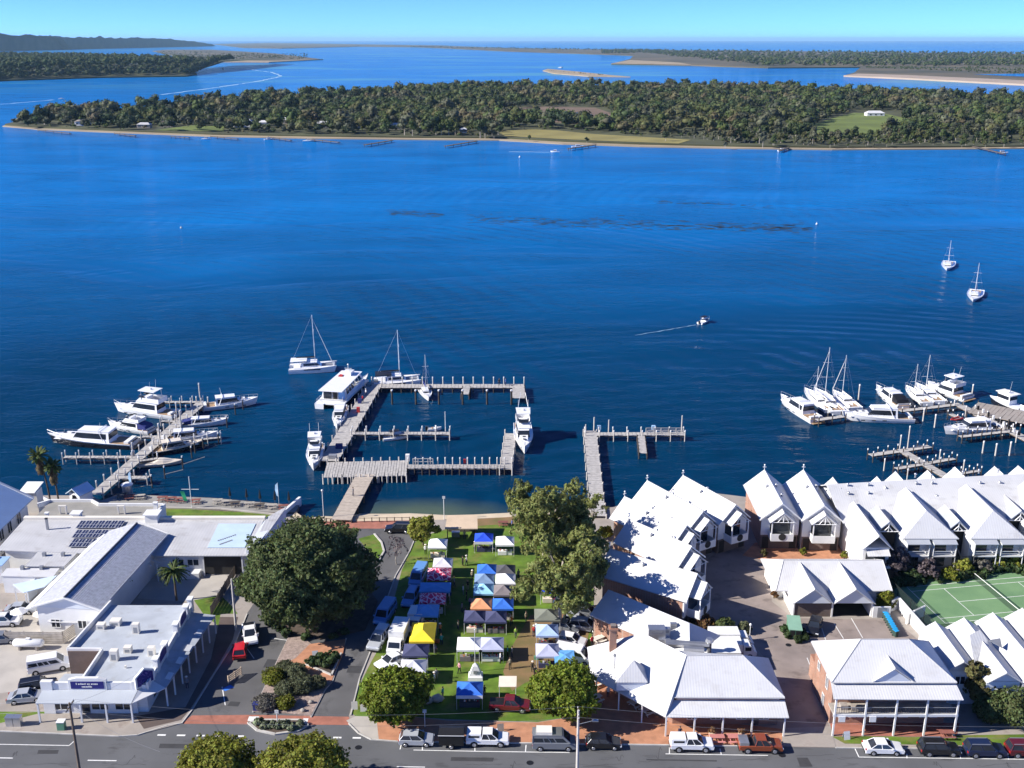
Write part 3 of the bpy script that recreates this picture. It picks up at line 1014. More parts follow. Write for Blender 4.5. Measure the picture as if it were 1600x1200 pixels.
# far shore: heath, beaches
land('far_shore', [(640, 73.5), (700, 76), (800, 81), (900, 84), (990, 87.5), (985, 93), (955, 101), (1080, 103), (1200, 107), (1345, 106), (1335, 115), (1318, 120), (1420, 124), (1600, 131), (1900, 140), (3200, 150), (3200, 78), (1600, 84.5), (1200, 80), (1000, 78.5), (800, 75.5), (700, 72)], 2.0, M_farland)
land('far_beach', [(1318, 120), (1420, 124.5), (1600, 134), (1900, 146), (1900, 137), (1600, 128), (1420, 119.5), (1340, 117)], 2.4, mat('pink_sand', (0.34, 0.27, 0.21), 0.9, 0.12, 0.01))
land('far_beach', [(955, 100.5), (1080, 102.4), (1060, 99), (985, 95)], 2.4, M_sandf)
land('far_dune_land', [(330, 69), (420, 67), (560, 69.3), (700, 71.5), (660, 74), (560, 73), (440, 76), (380, 75)], 2.0, M_farland)
sheet('far_lagoon', [(1520, 118), (1600, 116.5), (1800, 116), (1800, 122), (1600, 121.5)], 2.6, M_water)


def hill(name, x0, x1, y0, y1, prof, seed, mt, amp=10, nx=150, ny=26):
    """ridge of land between real coordinates; prof(u) is its height"""
    vs, fs = [], []
    for j in range(ny + 1):
        v = j / ny
        for i in range(nx + 1):
            u = i / nx
            x = x0 + (x1 - x0) * u
            y = y0(u) + (y1(u) - y0(u)) * v
            h = prof(u) * min(1.0, (math.sin(PI * min(v * .8 + .02, 1)) * 1.25)) ** 0.7
            nzv = mnoise.fractal((x * .006, y * .006, seed), 0.8, 2.2, 5)
            f2 = mnoise.noise((x * .03, y * .03, seed + 5))
            z = max(-2, h * (1 + .22 * nzv) + amp * .5 * f2 * min(1, h / 20) - 1.5) if 0 < j < ny else -2
            vs.append((x, y, z))
    for j in range(ny):
        for i in range(nx):
            k = j * (nx + 1) + i
            fs.append((k, k + 1, k + nx + 2, k + nx + 1))
    mb = MB()
    mb.add(vs, fs, mt)
    return structure(mb, name)


# far forested headland on the left
xa, ya = P(0, 84, WZ)
hx1, hy1 = P(336, 72, WZ)
hill('hills', -3900, hx1, lambda u: 5600 + (hy1 - 5600) * min(1, max(0, (u - .40) / .5)) ** .9, lambda u: 9800, lambda u: 118 * (1 - max(0, (u - .78) / .22) ** 4) * (1 - .28 * max(0, (u - .2) / .8)) + 2, 3.0, M_hill, 16)
# low wooded point between
hill('wooded_point', -2600, -1180, lambda u: 3300 + 500 * u, lambda u: 4300 + 300 * u, lambda u: 34 * (1 - u ** 2) + 1, 9.0, M_hill, 12, 90, 18)

# ================================================================== BUILDINGS
def Q(px, py, z):
    return (*P(px, py, z), z)


def shift(mb, t):
    mb.v = [(v[0] - t.location.x, v[1] - t.location.y, v[2]) for v in mb.v]
    return mb


def wpart(mb, name, t, **kw):
    """part built in place coordinates under an unrotated thing"""
    return shift(mb, t).build(name, t, **kw)


def gutter(par, a, b, r=0.09):
    return bar(par, 'gutter', a, b, r, M_white, 4)


# ---- hotel with verandahs
t = thing('hotel', 'large white hip roofed pub with corner verandah and brick chimney', 'pub', (27, 117, 0))
mb = MB()
mb.prism([(13.3, 120.2), (20.2, 113.3), (33.4, 113.2), (33.4, 121.0), (22, 124.5), (13.3, 125.6)], 0, 3.3, M_brick)
mb.prism([(20.6, 113.3), (33.4, 113.21), (33.4, 121.0), (22, 123.0), (20.6, 118)], 3.3, 4.2, M_white)
wpart(mb, 'wall', t)
mb = MB()
V_, U_ = (22.2, 116.9, 7.6), (17.1, 121.9, 7.8)
E_ = (29.3, 117.0, 7.6)
mb.slab([(20.1, 112.8, 4.3), (33.9, 112.7, 4.3), E_, V_], .18, M_roofx)
mb.slab([(33.9, 112.7, 4.3), (33.9, 121.5, 4.3), E_], .18, M_roofy)
mb.slab([(33.9, 121.5, 4.3), (21.0, 123.5, 4.3), V_, E_], .18, M_roofx)
trim(mb, [(V_, E_), (V_, (18.9, 110.7, 2.95)), (E_, (33.9, 112.7, 4.3)), ((20.1, 112.7, 4.25), (33.9, 112.6, 4.25)), (V_, U_)])
wpart(mb, 'roof', t)
mb = MB()
mb.slab([(10.3, 119.2, 2.9), (18.9, 110.7, 2.9), V_, U_], .15, M_roofx)
mb.slab([(18.9, 110.7, 2.9), (20.1, 112.8, 3.95), V_], .15, M_roofx)
mb.slab([(10.3, 126.2, 3.0), (10.3, 119.2, 2.9), U_], .15, M_roofy)
mb.slab([(21.0, 123.5, 4.2), (10.3, 126.2, 3.0), U_, V_], .15, M_roofx)
wpart(mb, 'corner_roof', t)
mb = MB()
mb.slab([(18.9, 110.65, 2.9), (34.0, 110.5, 2.9), (34.0, 112.95, 3.75), (20.2, 112.95, 3.75)], .1, M_roofx)
wpart(mb, 'verandah_roof', t)
mb = MB()
g = [Q(962, 1066, 4.7), Q(1012, 1066, 4.7), Q(990, 1031, 7.0)]
mb.slab(g, .12, M_roofx)
bk = (g[2][0] - .4, g[2][1] + 1.2, 6.6)
mb.slab([g[1], (g[1][0] + .5, g[1][1] + 2.6, 4.9), bk, g[2]], .1, M_roofy)
mb.slab([g[2], bk, (g[0][0] - .3, g[0][1] + 2.2, 4.9), g[0]], .1, M_roofy)
mb.box(g[0][0] + .15, g[0][1] + .1, 3.4, g[1][0] - .15, g[0][1] + 1.6, 4.58, M_shadewall)
wpart(mb, 'dormer', t)
for x in (19.0, 22.5, 26.0, 29.6, 33.6):
    post(t, x - 27, 110.8 - 117, 0, 2.85, .09)
for k in range(1, 4):
    post(t, 19.0 - 8.5 * k / 3.2 - 27, 110.9 + 8.4 * k / 3.2 - 117, 0, 2.8, .08)
post(t, 10.5 - 27, 125.9 - 117, 0, 2.9, .08)
post(t, 10.5 - 27, 122.5 - 117, 0, 2.85, .08)
for x in (22.6, 25.6, 28.8, 31.6):
    window(t, (x - 27, 113.2 - 117 - .05, 1.5), 1.3, 1.5, '-y')
mb = MB()
mb.box(30.0, 113.0, .02, 31.0, 113.16, 2.3, M_timberd)
wpart(mb, 'door', t)
cx, cy = P(957, 1020, 4.5)
mb = MB()
mb.box(cx - .45, cy - .45, 2.5, cx + .45, cy + .45, 8.1, M_brick)
mb.box(cx - .6, cy - .6, 8.1, cx + .6, cy + .6, 8.4, M_brick)
mb.box(cx - .35, cy - .35, 8.4, cx + .35, cy + .35, 8.75, M_brickd)
wpart(mb, 'chimney', t)
fx, fy = P(959, 1066, 2.5)
mb = MB()
mb.tube((fx, fy, 2.8), (fx, fy, 6.4), .12, .12, 8, M_white)
mb.tube((fx, fy, 6.4), (fx, fy, 6.7), .2, .16, 8, M_grey)
wpart(mb, 'flue', t)
# rear kitchen wing
ra, rb = Vector((14.0, 136.7, 6.0)), Vector((24.3, 127.4, 6.0))
d = (rb - ra).normalized()
n = Vector((d.y, -d.x, 0))
mb = MB()
ea, eb = ra + n * 3.9 + d * -.3, rb + n * 3.6 - d * .2
ha, hb = ra - n * 3.9 + d * -.3, rb - n * 3.9 + d * 2.6
ea.z = eb.z = ha.z = hb.z = 3.4
h2 = rb + n * 3.6 + d * 2.6
h2.z = 3.4
mb.slab([ea, h2, rb, ra], .15, M_roofx)
mb.slab([hb, ha, ra, rb], .15, M_roofx)
mb.slab([h2, hb, rb], .15, M_roofy)
wpart(mb, 'rear_roof', t)
mb = MB()
q = [ea - n * .5 + d * .4, h2 - n * .5 - d * .4, hb + n * .5 - d * .4, ha + n * .5 + d * .4]
mb.prism([(p.x, p.y) for p in q], 0, 3.25, M_brick)
mb.add([(ea - n * .5 + d * .35)[:2] + (3.2,), (ha + n * .5 + d * .35)[:2] + (3.2,), (ra.x + .2, ra.y - .2, 5.7)], [(0, 1, 2)], M_white)
wpart(mb, 'rear_wall', t)
for px, py, z, w, h in ((1026, 984, 5.6, 1.15, .8), (1040, 986, 5.3, .6, 1.0), (1052, 980, 5.2, .45, 1.3), (1038, 1000, 4.4, .8, .5)):
    x, y = P(px, py, z)
    mb = MB()
    mb.box(x - w, y - w * .6, z - 1.2, x + w, y + w * .6, z + h * .5, M_steel)
    mb.box(x - w * .7, y - w * .62, z - .1, x + w * .7, y - w * .6 + .02, z + h * .3, M_grey)
    wpart(mb, 'exhaust_unit', t)
for (p0, p1) in (((1040, 1004, 4.4), (1108, 1008, 4.4)), ((1068, 1014, 4.3), (1100, 1016, 4.3))):
    bar(t, 'duct', Vector(Q(*p0)) - t.location, Vector(Q(*p1)) - t.location, .45, M_steel, 8)
x, y = P(1108, 1012, 4)
mb = MB()
mb.tube((x, y, 3), (x, y, 5.0), .35, .35, 8, M_steel)
mb.tube((x, y, 5.0), (x, y, 5.4), .6, .45, 8, M_steel)
wpart(mb, 'exhaust_unit', t)
mb = MB()
x, y = P(1070, 1012, 3.6)
mb.box(x - 3.5, y - .8, 0, x + 7.5, y + 3.4, 3.3, M_white)
wpart(mb, 'service_wall', t)

# ---- brick house with two storey verandah
t = thing('brick_house', 'two storey orange brick building with white roof and double verandah', 'house', (47.2, 117, 0))
mb = MB()
mb.box(40.0, 113.4, 0, 54.4, 121.3, 6.45, M_brick)
mb.box(40.3, 121.3, 0, 48, 124.2, 3.2, M_brick)
wpart(mb, 'wall', t)
mb = MB()
hip_roof(mb, 39.5, 54.9, 112.5, 121.8, 6.6, 9.8, M_roofx, 'x', run=4.7, mt2=M_roofy)
wpart(mb, 'roof', t)
mb = MB()
gable_roof(mb, 44.6, 49.6, 112.45, 117.0, 6.75, 8.55, M_roofy, axis='y', t=.12)
gable_tri(mb, 44.9, 49.3, 6.68, 8.3, M_shadewall, axis='x', at=112.6)
wpart(mb, 'gablet', t)
mb = MB()
mb.slab([(39.3, 110.7, 5.45), (55.1, 110.5, 5.45), (54.9, 113.0, 6.38), (39.5, 113.0, 6.38)], .1, M_roofx)
wpart(mb, 'verandah_roof', t)
mb = MB()
mb.box(39.6, 110.95, 2.85, 54.8, 113.38, 3.05, M_timber)
mb.box(39.5, 110.8, 2.8, 54.9, 110.95, 3.15, M_white)
wpart(mb, 'balcony_floor', t)
for x in (39.7, 43.45, 47.2, 50.95, 54.7):
    post(t, x - 47.2, 110.88 - 117, 0, 5.4, .1)
for k in range(4):
    x0, x1 = 39.8 + 3.75 * k, 43.35 + 3.75 * k
    mb = MB()
    mb.box(x0, 110.9, 4.02, x1, 110.97, 4.09, M_grey)
    mb.box(x0, 110.91, 3.25, x1, 110.96, 3.3, M_grey)
    for i in range(12):
        xx = x0 + .15 + (x1 - x0 - .3) * i / 11
        mb.box(xx - .015, 110.92, 3.3, xx + .015, 110.95, 4.02, M_black)
    wpart(mb, 'balustrade', t)
for x, w in ((42.2, 1.0), (43.4, 1.0), (47.0, 1.4), (51.5, 1.4)):
    window(t, (x - 47.2, 113.35 - 117, 4.6), w, 1.5, '-y')
for x, w in ((41.4, .8), (42.8, .9), (43.9, .9), (46.3, 1.0), (47.6, 1.0), (49.2, 1.2), (51.6, .8), (53.0, 1.0)):
    window(t, (x - 47.2, 113.35 - 117, 1.6), w, 1.3, '-y')
window(t, (39.95 - 47.2, 115.5 - 117, 4.6), .9, 1.8, '-x')
window(t, (39.95 - 47.2, 119.2 - 117, 4.6), .9, 1.2, '-x')
window(t, (39.95 - 47.2, 116.4 - 117, 1.5), .9, 1.6, '-x')
for x in (40.2, 44.0):
    mb = MB()
    mb.box(x, 110.72, 2.1, x + .8, 110.79, 2.9, M_white)
    wpart(mb, 'hanging_sign', t)
mb = MB()
mb.box(41.0, 113.0, 3.9, 44.2, 113.2, 4.1, M_conc)
mb.box(40.7, 111.8, 3.06, 41.6, 112.6, 3.7, M_conc)
mb.box(42.0, 111.6, 3.06, 44.4, 112.2, 3.6, M_conc)
wpart(mb, 'balcony_bench', t)

# ---- garages
t = thing('garage_block', 'white double gabled garage with one brown door and one open bay', 'garage', (47.8, 145, 0))
mb = MB()
mb.box(41.9, 139.2, 0, 42.1, 152, 2.5, M_white)
mb.box(53.5, 139.2, 0, 53.7, 152, 2.5, M_white)
mb.box(47.6, 139.2, 0, 47.85, 147, 2.5, M_white)
mb.box(40.6, 145, 0, 41.9, 152, 2.5, M_white)
mb.box(42.1, 147.0, 0, 56.0, 147.2, 2.5, M_white)
mb.box(53.7, 142.8, 0, 56.2, 143.0, 2.5, M_white)
mb.box(56.0, 143.0, 0, 56.2, 152, 2.5, M_white)
wpart(mb, 'wall', t)
for x0, x1 in ((41.7, 47.65), (47.75, 53.8)):
    mb = MB()
    gable_roof(mb, x0, x1, 138.6, 148, 2.6, 4.95, M_roofy, axis='y')
    wpart(mb, 'gable_roof', t)
    mb = MB()
    gable_tri(mb, x0 + .25, x1 - .25, 2.48, 4.7, M_shadewall, axis='x', at=138.9)
    wpart(mb, 'gable', t)
mb = MB()
hip_roof(mb, 40.0, 57.6, 142.3, 152.6, 2.7, 5.15, M_roofx, 'x', run=2.2, ends=(True, False))
wpart(mb, 'main_roof', t)
mb = MB()
for k in range(6):
    mb.box(42.12, 139.3, .02 + k * .4, 47.58, 139.36, .40 + k * .4, M_brickd)
wpart(mb, 'garage_door', t, label='closed brown garage door')
mb = MB()
mb.box(47.9, 139.5, .03, 53.45, 146.9, .05, M_dark)
wpart(mb, 'bay_floor', t)
mb = MB()
mb.box(53.75, 139.0, 0, 54.0, 142.7, 1.8, M_white)
mb.box(54.0, 139.0, 0, 56.4, 139.2, 1.8, M_white)
mb.box(54.4, 138.94, .1, 55.8, 138.99, 1.7, M_grey)
wpart(mb, 'bin_enclosure', t)

# ---- corner shop
t = thing('corner_shop', 'white corner shop with flat grey roof, parapet signs and long verandahs', 'shop', (-53, 125, 0))
mb = MB()
mb.prism([(-54.8, 115.8), (-46.6, 115.8), (-46.6, 135.7), (-58.2, 135.7), (-59.4, 123.2), (-54.8, 123.2)], 0, 4.0, M_white, M_roofS)
wpart(mb, 'wall', t)
mb = MB()
mb.prism([(-54.55, 116.0), (-46.7, 116.0), (-46.7, 135.5), (-57.9, 135.5), (-59.2, 123.4), (-54.55, 123.4)], 4.003, 4.12, M_roofS)
wpart(mb, 'flat_roof', t)
mb = MB()
strip(mb, [(-58.2, 135.8), (-59.4, 123.2), (-54.75, 123.15), (-54.75, 116)], .25, 4.75, M_white, z0=3.9)
wpart(mb, 'parapet', t)
mb = MB()
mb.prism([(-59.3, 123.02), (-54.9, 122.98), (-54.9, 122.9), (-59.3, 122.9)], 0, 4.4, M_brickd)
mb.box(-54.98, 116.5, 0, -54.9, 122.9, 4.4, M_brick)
wpart(mb, 'brick_face', t)
mb = MB()
mb.box(-59.6, 115.45, 0, -47.85, 115.78, 4.55, M_white)
mb.box(-56.2, 115.35, 3.4, -51.4, 115.83, 5.0, M_white)
mb.add([(-56.2, 115.35, 5.0), (-51.4, 115.35, 5.0), (-52.4, 115.35, 5.25), (-55.2, 115.35, 5.25), (-56.2, 115.8, 5.0), (-51.4, 115.8, 5.0), (-52.4, 115.8, 5.25), (-55.2, 115.8, 5.25)], [(0, 1, 2, 3), (7, 6, 5, 4), (1, 5, 6, 2), (0, 3, 7, 4), (3, 2, 6, 7)], M_white)
mb.box(-59.75, 115.3, 0, -58.3, 115.9, 4.75, M_white)
mb.box(-48.2, 115.35, 3.2, -47.6, 115.85, 4.75, M_white)
wpart(mb, 'front_parapet', t)
mb = MB()
mb.prism([(-55.9, 115.31), (-51.7, 115.31), (-51.7, 115.345), (-55.9, 115.345)], 3.75, 4.8, M_navy)
sgn = wpart(mb, 'sign_board', t, label='navy shop sign with two lines of white lettering')
mb = MB()
rr = random.Random(3)
x = -55.2
while x < -52.45:
    w = rr.uniform(.08, .16)
    mb.box(x, 115.28, 4.36, x + w, 115.308, 4.36 + rr.choice((.16, .16, .24)), M_white)
    x += w + (.05 if rr.random() > .16 else .16)
x = -54.5
while x < -53.2:
    w = rr.uniform(.08, .15)
    mb.box(x, 115.28, 3.95, x + w, 115.308, 3.95 + rr.choice((.17, .17, .24)), M_white)
    x += w + .05
o = wpart(mb, 'lettering', t, kind='stuff')
o.parent = sgn
# side parapet with pillars and arched sign panels
mb = MB()
mb.box(-46.55, 115.8, 3.3, -46.25, 135.6, 4.35, M_white)
wpart(mb, 'side_parapet', t)
for y in (119.7, 123.3, 128.3, 133.0, 135.1):
    mb = MB()
    mb.box(-46.75, y - .45, 3.2, -46.1, y + .45, 5.4, M_white)
    mb.box(-46.85, y - .55, 5.4, -46.0, y + .55, 5.55, M_white)
    wpart(mb, 'parapet_pillar', t)
for y in (121.5, 130.6):
    mb, s2 = MB(), MB()
    arc = [(-1.5, 4.3), (1.5, 4.3), (1.5, 5.1)] + [(1.5 * math.cos(a), 5.1 + .6 * math.sin(a)) for a in [PI * k / 8 for k in range(1, 8)]] + [(-1.5, 5.1)]
    m1 = [(-46.3, y + p, z) for p, z in arc]
    m2 = [(-46.1, y + p, z) for p, z in arc]
    mb.loft([m1, m2], M_white)
    pn = wpart(mb, 'arched_panel', t)
    m1 = [(-46.09, y + p * .82, 4.3 + (z - 4.3) * .86 + .05) for p, z in arc]
    m2 = [(-46.05, y + p * .82, 4.3 + (z - 4.3) * .86 + .05) for p, z in arc]
    s2.loft([m1, m2], M_navy)
    o = wpart(s2, 'sign_face', t)
    o.parent = pn
# corner pentagon sign
mb = MB()
c0, c1 = Vector((-47.6, 115.2)), Vector((-45.9, 117.4))
dd = (c1 - c0).normalized()
nn = Vector((dd.y, -dd.x))
L = (c1 - c0).length
pent = [(0, 3.7), (L, 3.7), (L, 5.3), (L / 2, 6.1), (0, 5.3)]
r1 = [(*(c0 + dd * a), z) for a, z in pent]
r2 = [(*(c0 + dd * a - nn * .3), z) for a, z in pent]
mb.loft([r1, r2], M_white)
pn = wpart(mb, 'corner_sign', t)
mb = MB()
cxm, czm = L / 2, 4.6
r1 = [(*(c0 + dd * (cxm + (a - cxm) * .82) + nn * .03), czm + (z - czm) * .84) for a, z in pent]
r2 = [(*(c0 + dd * (cxm + (a - cxm) * .82) + nn * .005), czm + (z - czm) * .84) for a, z in pent]
mb.loft([r1, r2], M_navy)
o = wpart(mb, 'sign_face', t)
o.parent = pn
mb = MB()
rr = random.Random(5)
for k in range(26):
    a = cxm + rr.uniform(-.75, .75)
    z = czm + rr.uniform(-.7, .75)
    q0 = c0 + dd * a + nn * .036
    q1 = c0 + dd * (a + rr.uniform(-.3, .3)) + nn * .036
    mb.tube((*q0, z), (*q1, z + rr.uniform(.08, .3)), .02, .02, 4, mat('violet_sign_paint', (.22, .15, .42), .6, .1))
o = wpart(mb, 'emblem', t, kind='stuff')
o.parent = pn
# verandahs
mb = MB()
mb.slab([(-59.7, 113.3, 3.0), (-47.7, 113.3, 3.0), (-47.5, 115.4, 3.55), (-59.6, 115.4, 3.55)], .1, M_roofV)
wpart(mb, 'verandah_roof', t)
mb = MB()
mb.slab([(-47.6, 113.3, 3.0), (-44.4, 116.6, 3.0), (-46.2, 117.4, 3.52), (-47.45, 115.4, 3.52)], .1, M_white)
wpart(mb, 'corner_verandah_roof', t)
mb = MB()
mb.slab([(-44.4, 116.65, 3.0), (-42.8, 134.6, 3.0), (-46.2, 134.6, 3.5), (-46.2, 117.4, 3.5)], .1, M_roofS)
wpart(mb, 'side_verandah_roof', t)
for y in (119.0, 122.6, 125.6, 129.6):
    mb = MB()
    dx = (y - 116.65) / 17.95 * 1.6
    mb.slab([(-45.2 + dx * .9, y - .7, 3.30), (-44.55 + dx, y - .7, 3.13), (-44.5 + dx, y + .8, 3.13), (-45.15 + dx * .9, y + .8, 3.30)], .08, M_white)
    wpart(mb, 'skylight_panel', t)
for x in (-59.5, -54.2, -51.0, -47.8):
    post(t, x + 53, 113.45 - 125, 0.1, 2.95, .1)
for k in range(8):
    y = 116.9 + k * 2.5
    post(t, -44.5 + (y - 116.65) / 17.95 * 1.6 + 53, y - 125, .1, 2.95, .09)
for x in (-57.6, -52.6, -49.6):
    window(t, (x + 53, 115.44 - 125, 1.5), 2.2, 1.9, '-y')
for y in (119, 123, 127, 131):
    window(t, (-46.58 + 53, y - 125, 1.5), 2.4, 1.9, '+x')
mb = MB()
mb.box(-54.9, 115.36, .12, -53.9, 115.44, 2.3, M_glass)
wpart(mb, 'door', t)
for px, py, w, h in ((158, 978, .55, .8), (181, 972, .7, .8), (213, 985, .45, 1.5), (200, 1015, .5, .9), (179, 1027, .5, 1.5), (237, 1020, .45, 1.3), (196, 1040, .12, .4)):
    x, y = P(px, py, 4.5)
    mb = MB()
    mb.box(x - w, y - w * .8, 4.12, x + w, y + w * .8, 4.12 + h, M_cream)
    mb.box(x - w * .6, y - w * .82, 4.3, x + w * .6, y - w * .8 + .01, 4.1 + h * .7, M_grey)
    wpart(mb, 'roof_unit', t)
mb = MB()
mb.slab([(-59.2, 116.4, 2.9), (-56.6, 116.4, 2.9), (-56.0, 119.8, 3.0), (-58.6, 119.8, 3.0)], .1, M_roofS)
wpart(mb, 'carport_roof', t)

# ---- waterside pub on the left
t = thing('waterside_restaurant', 'sprawling pale restaurant with low lavender roof, roof deck and solar panels', 'restaurant', (-62, 160, 0))
mb = MB()
mb.prism([(-82, 154.0), (-56.0, 152.4), (-42.6, 152.4), (-42.6, 163.4), (-82, 163.4)], 0, 3.7, M_white)
mb.prism([(-82.0, 163.4), (-62.0, 163.4), (-61.0, 170.1), (-72.6, 170.2), (-74.5, 171.9), (-82, 171.9)], 0, 3.9, M_white)
wpart(mb, 'wall', t)
mb = MB()
mb.slab([(-83.0, 153.4, 3.85), (-56.7, 151.6, 3.78), (-42.2, 151.6, 3.78), (-42.2, 163.4, 4.4), (-83.0, 163.4, 4.4)], .12, M_roofL)
wpart(mb, 'roof', t)
mb = MB()
mb.box(-83.0, 163.42, 3.9, -42.0, 164.2, 4.85, M_cream)
wpart(mb, 'roof_parapet', t)
mb = MB()
mb.prism([(-82.0, 164.3), (-61.9, 164.3), (-61.2, 169.9), (-72.7, 170.0), (-74.6, 171.6), (-82, 171.6)], 3.9, 3.98, M_deckg)
wpart(mb, 'roof_deck', t)
mb = MB()
strip(mb, [(-83.5, 170.2), (-81.9, 171.8), (-74.6, 171.8), (-72.7, 170.1), (-61.1, 170.0)], .35, 4.45, M_white, z0=3.6)
strip(mb, [(-61.1, 170.0), (-61.9, 164.3)], .35, 4.45, M_white, z0=3.6)
wpart(mb, 'deck_parapet', t)
for x in (-78.3, -68.2):
    mb = MB()
    for dx in (0, 1.1):
        mb.box(x + dx, 166.6, 3.98, x + dx + .25, 166.9, 5.4, M_cream)
    mb.box(x, 166.6, 5.4, x + 1.35, 166.9, 5.6, M_cream)
    wpart(mb, 'pergola_frame', t)
for x, y, w, h in ((-74.4, 164.6, .9, 1.3), (-60.9, 163.2, 1.3, 1.9), (-77.5, 160.1, .22, 2.2), (-79.6, 164.9, .35, 1.1), (-62.2, 168.6, .4, 1.3)):
    mb = MB()
    z0 = 3.9 if w > .3 else 4.0
    mb.box(x - w * .8, y - w * .7, z0, x + w * .8, y + w * .7, z0 + h, M_white if w > .3 else M_grey)
    mb.box(x - w, y - w * .9, z0 + h, x + w, y + w * .9, z0 + h + .14, M_white if w > .3 else M_black)
    wpart(mb, 'roof_vent', t)
# right hand wing wall
mb = MB()
mb.prism([(-42.5, 152.2), (-41.6, 152.2), (-39.4, 168.0), (-40.2, 168.0), (-42.2, 163)], 0, 4.3, M_shadewall)
mb.slab([(-42.1, 152.0, 3.9), (-41.4, 152.0, 3.9), (-39.2, 168.2, 4.75), (-41.8, 164.2, 4.6)], .15, M_roofL)
wpart(mb, 'side_wing', t)
mb = MB()
mb.slab([(-49.2, 154.0, 4.02), (-43.2, 154.0, 4.02), (-43.2, 162.0, 4.42), (-49.5, 162.0, 4.42)], .06, mat('pale_blue_membrane', (.46, .58, .70), .6, .05))
pn = wpart(mb, 'pale_blue_roof_panel', t)
mb = MB()
for (a, b2) in (((-48.0, 156.2), (-45.6, 158.2)), ((-47.4, 155.0), (-45.8, 156.4))):
    a, b2 = Vector(a), Vector(b2)
    for k in range(9):
        p = a.lerp(b2, k / 8.5)
        zz = 4.04 + (p.y - 154) * .05
        mb.box(p.x - .11, p.y - .16, zz - .02, p.x + .11, p.y + .16, zz + .03, M_grey)
o = wpart(mb, 'lettering', t, kind='stuff')
o.parent = pn
for r, (x0, cnt, y) in enumerate(((-72.9, 7, 161.4), (-72.3, 6, 158.2), (-71.7, 5, 155.2))):
    for k in range(cnt):
        mb = MB()
        z = 3.86 + (y - 152) * .052 + .18
        x = x0 + k * 1.08
        mb.slab([(x, y - 1.25, z - .04), (x + 1.0, y - 1.25, z - .04), (x + 1.0, y + 1.3, z + .14), (x, y + 1.3, z + .14)], .05, M_solar)
        for (a, b2) in ((0, .05), (.475, .525), (.95, 1.0)):
            mb.slab([(x + a, y - 1.25, z - .034), (x + b2, y - 1.25, z - .034), (x + b2, y + 1.3, z + .146), (x + a, y + 1.3, z + .146)], .01, M_alu)
        for (a, b2) in ((-1.25, -1.19), (0, .06), (1.24, 1.3)):
            za, zb = z + (a + 1.25) / 2.55 * .18 - .032, z + (b2 + 1.25) / 2.55 * .18 - .032
            mb.slab([(x, y + a, za), (x + 1, y + a, za), (x + 1, y + b2, zb), (x, y + b2, zb)], .01, M_alu)
        wpart(mb, 'solar_panel', t)
for x in (-53.6, -51.2):
    window(t, (x + 62, 152.36 - 160, 2.2), 1.9, 1.2, '-y')
mb = MB()
mb.box(-49.6, 152.3, .1, -43.4, 152.36, 3.2, M_dark)  # flat dark panel painted for the shade of a porch recess
wpart(mb, 'porch_shade_panel', t)
post(t, -43.2 + 62, 151.9 - 160, 0, 3.7, .1)
post(t, -49.4 + 62, 151.9 - 160, 0, 3.7, .1)
mb = MB()
mb.box(-55.6, 150.8, 0, -50.0, 152.3, 1.0, M_white)
wpart(mb, 'planter_wall', t)

# slate gable hall running forward from it
t = thing('gable_hall', 'long grey shingle gabled hall running toward the street', 'hall', (-63.8, 133.6, 0), R(-5))
mb = MB()
mb.box(-4.6, .4, 0, 4.6, 24, 4.55, M_white)
wl = mb.build('wall', t)
mb = MB()
gable_roof(mb, -5.1, 5.1, 0, 24.5, 4.7, 6.4, M_slate, axis='y', t=.15)
rf = mb.build('roof', t)
mb = MB()
gable_tri(mb, -4.7, 4.7, 4.5, 6.15, M_shadewall, axis='x', at=.35)
mb.build('gable', t)
mb = MB()
mb.tube((0, -.05, 6.44), (0, 24.5, 6.44), .16, .16, 6, mat('ridge_capping', (.05, .055, .07), .6, .1))
mb.build('ridge_capping', t)
for s in (-1, 1):
    mb = MB()
    mb.slab([(0, -.12, 6.5), (s * 5.2, -.12, 4.75), (s * 5.2, .12, 4.75), (0, .12, 6.5)] if s < 0 else [(0, .12, 6.5), (s * 5.2, .12, 4.75), (s * 5.2, -.12, 4.75), (0, -.12, 6.5)], .25, M_white)
    mb.build('barge_board', t)
mb = MB()
mb.slab([(-6.3, 0, 4.25), (-5.05, 0, 4.55), (-5.05, 24, 4.55), (-6.3, 24, 4.25)], .12, M_white)
mb.build('side_gutter_roof', t)
mb = MB()
mb.slab([(-4.9, 24.4, 4.85), (5.3, 24.4, 4.85), (.2, 24.9, 6.5)], .3, M_white)
mb.build('rear_verge', t)
window(t, (-2, .32, 2.0), 1.4, 1.4, '-y')
window(t, (2, .32, 2.0), 1.4, 1.4, '-y')

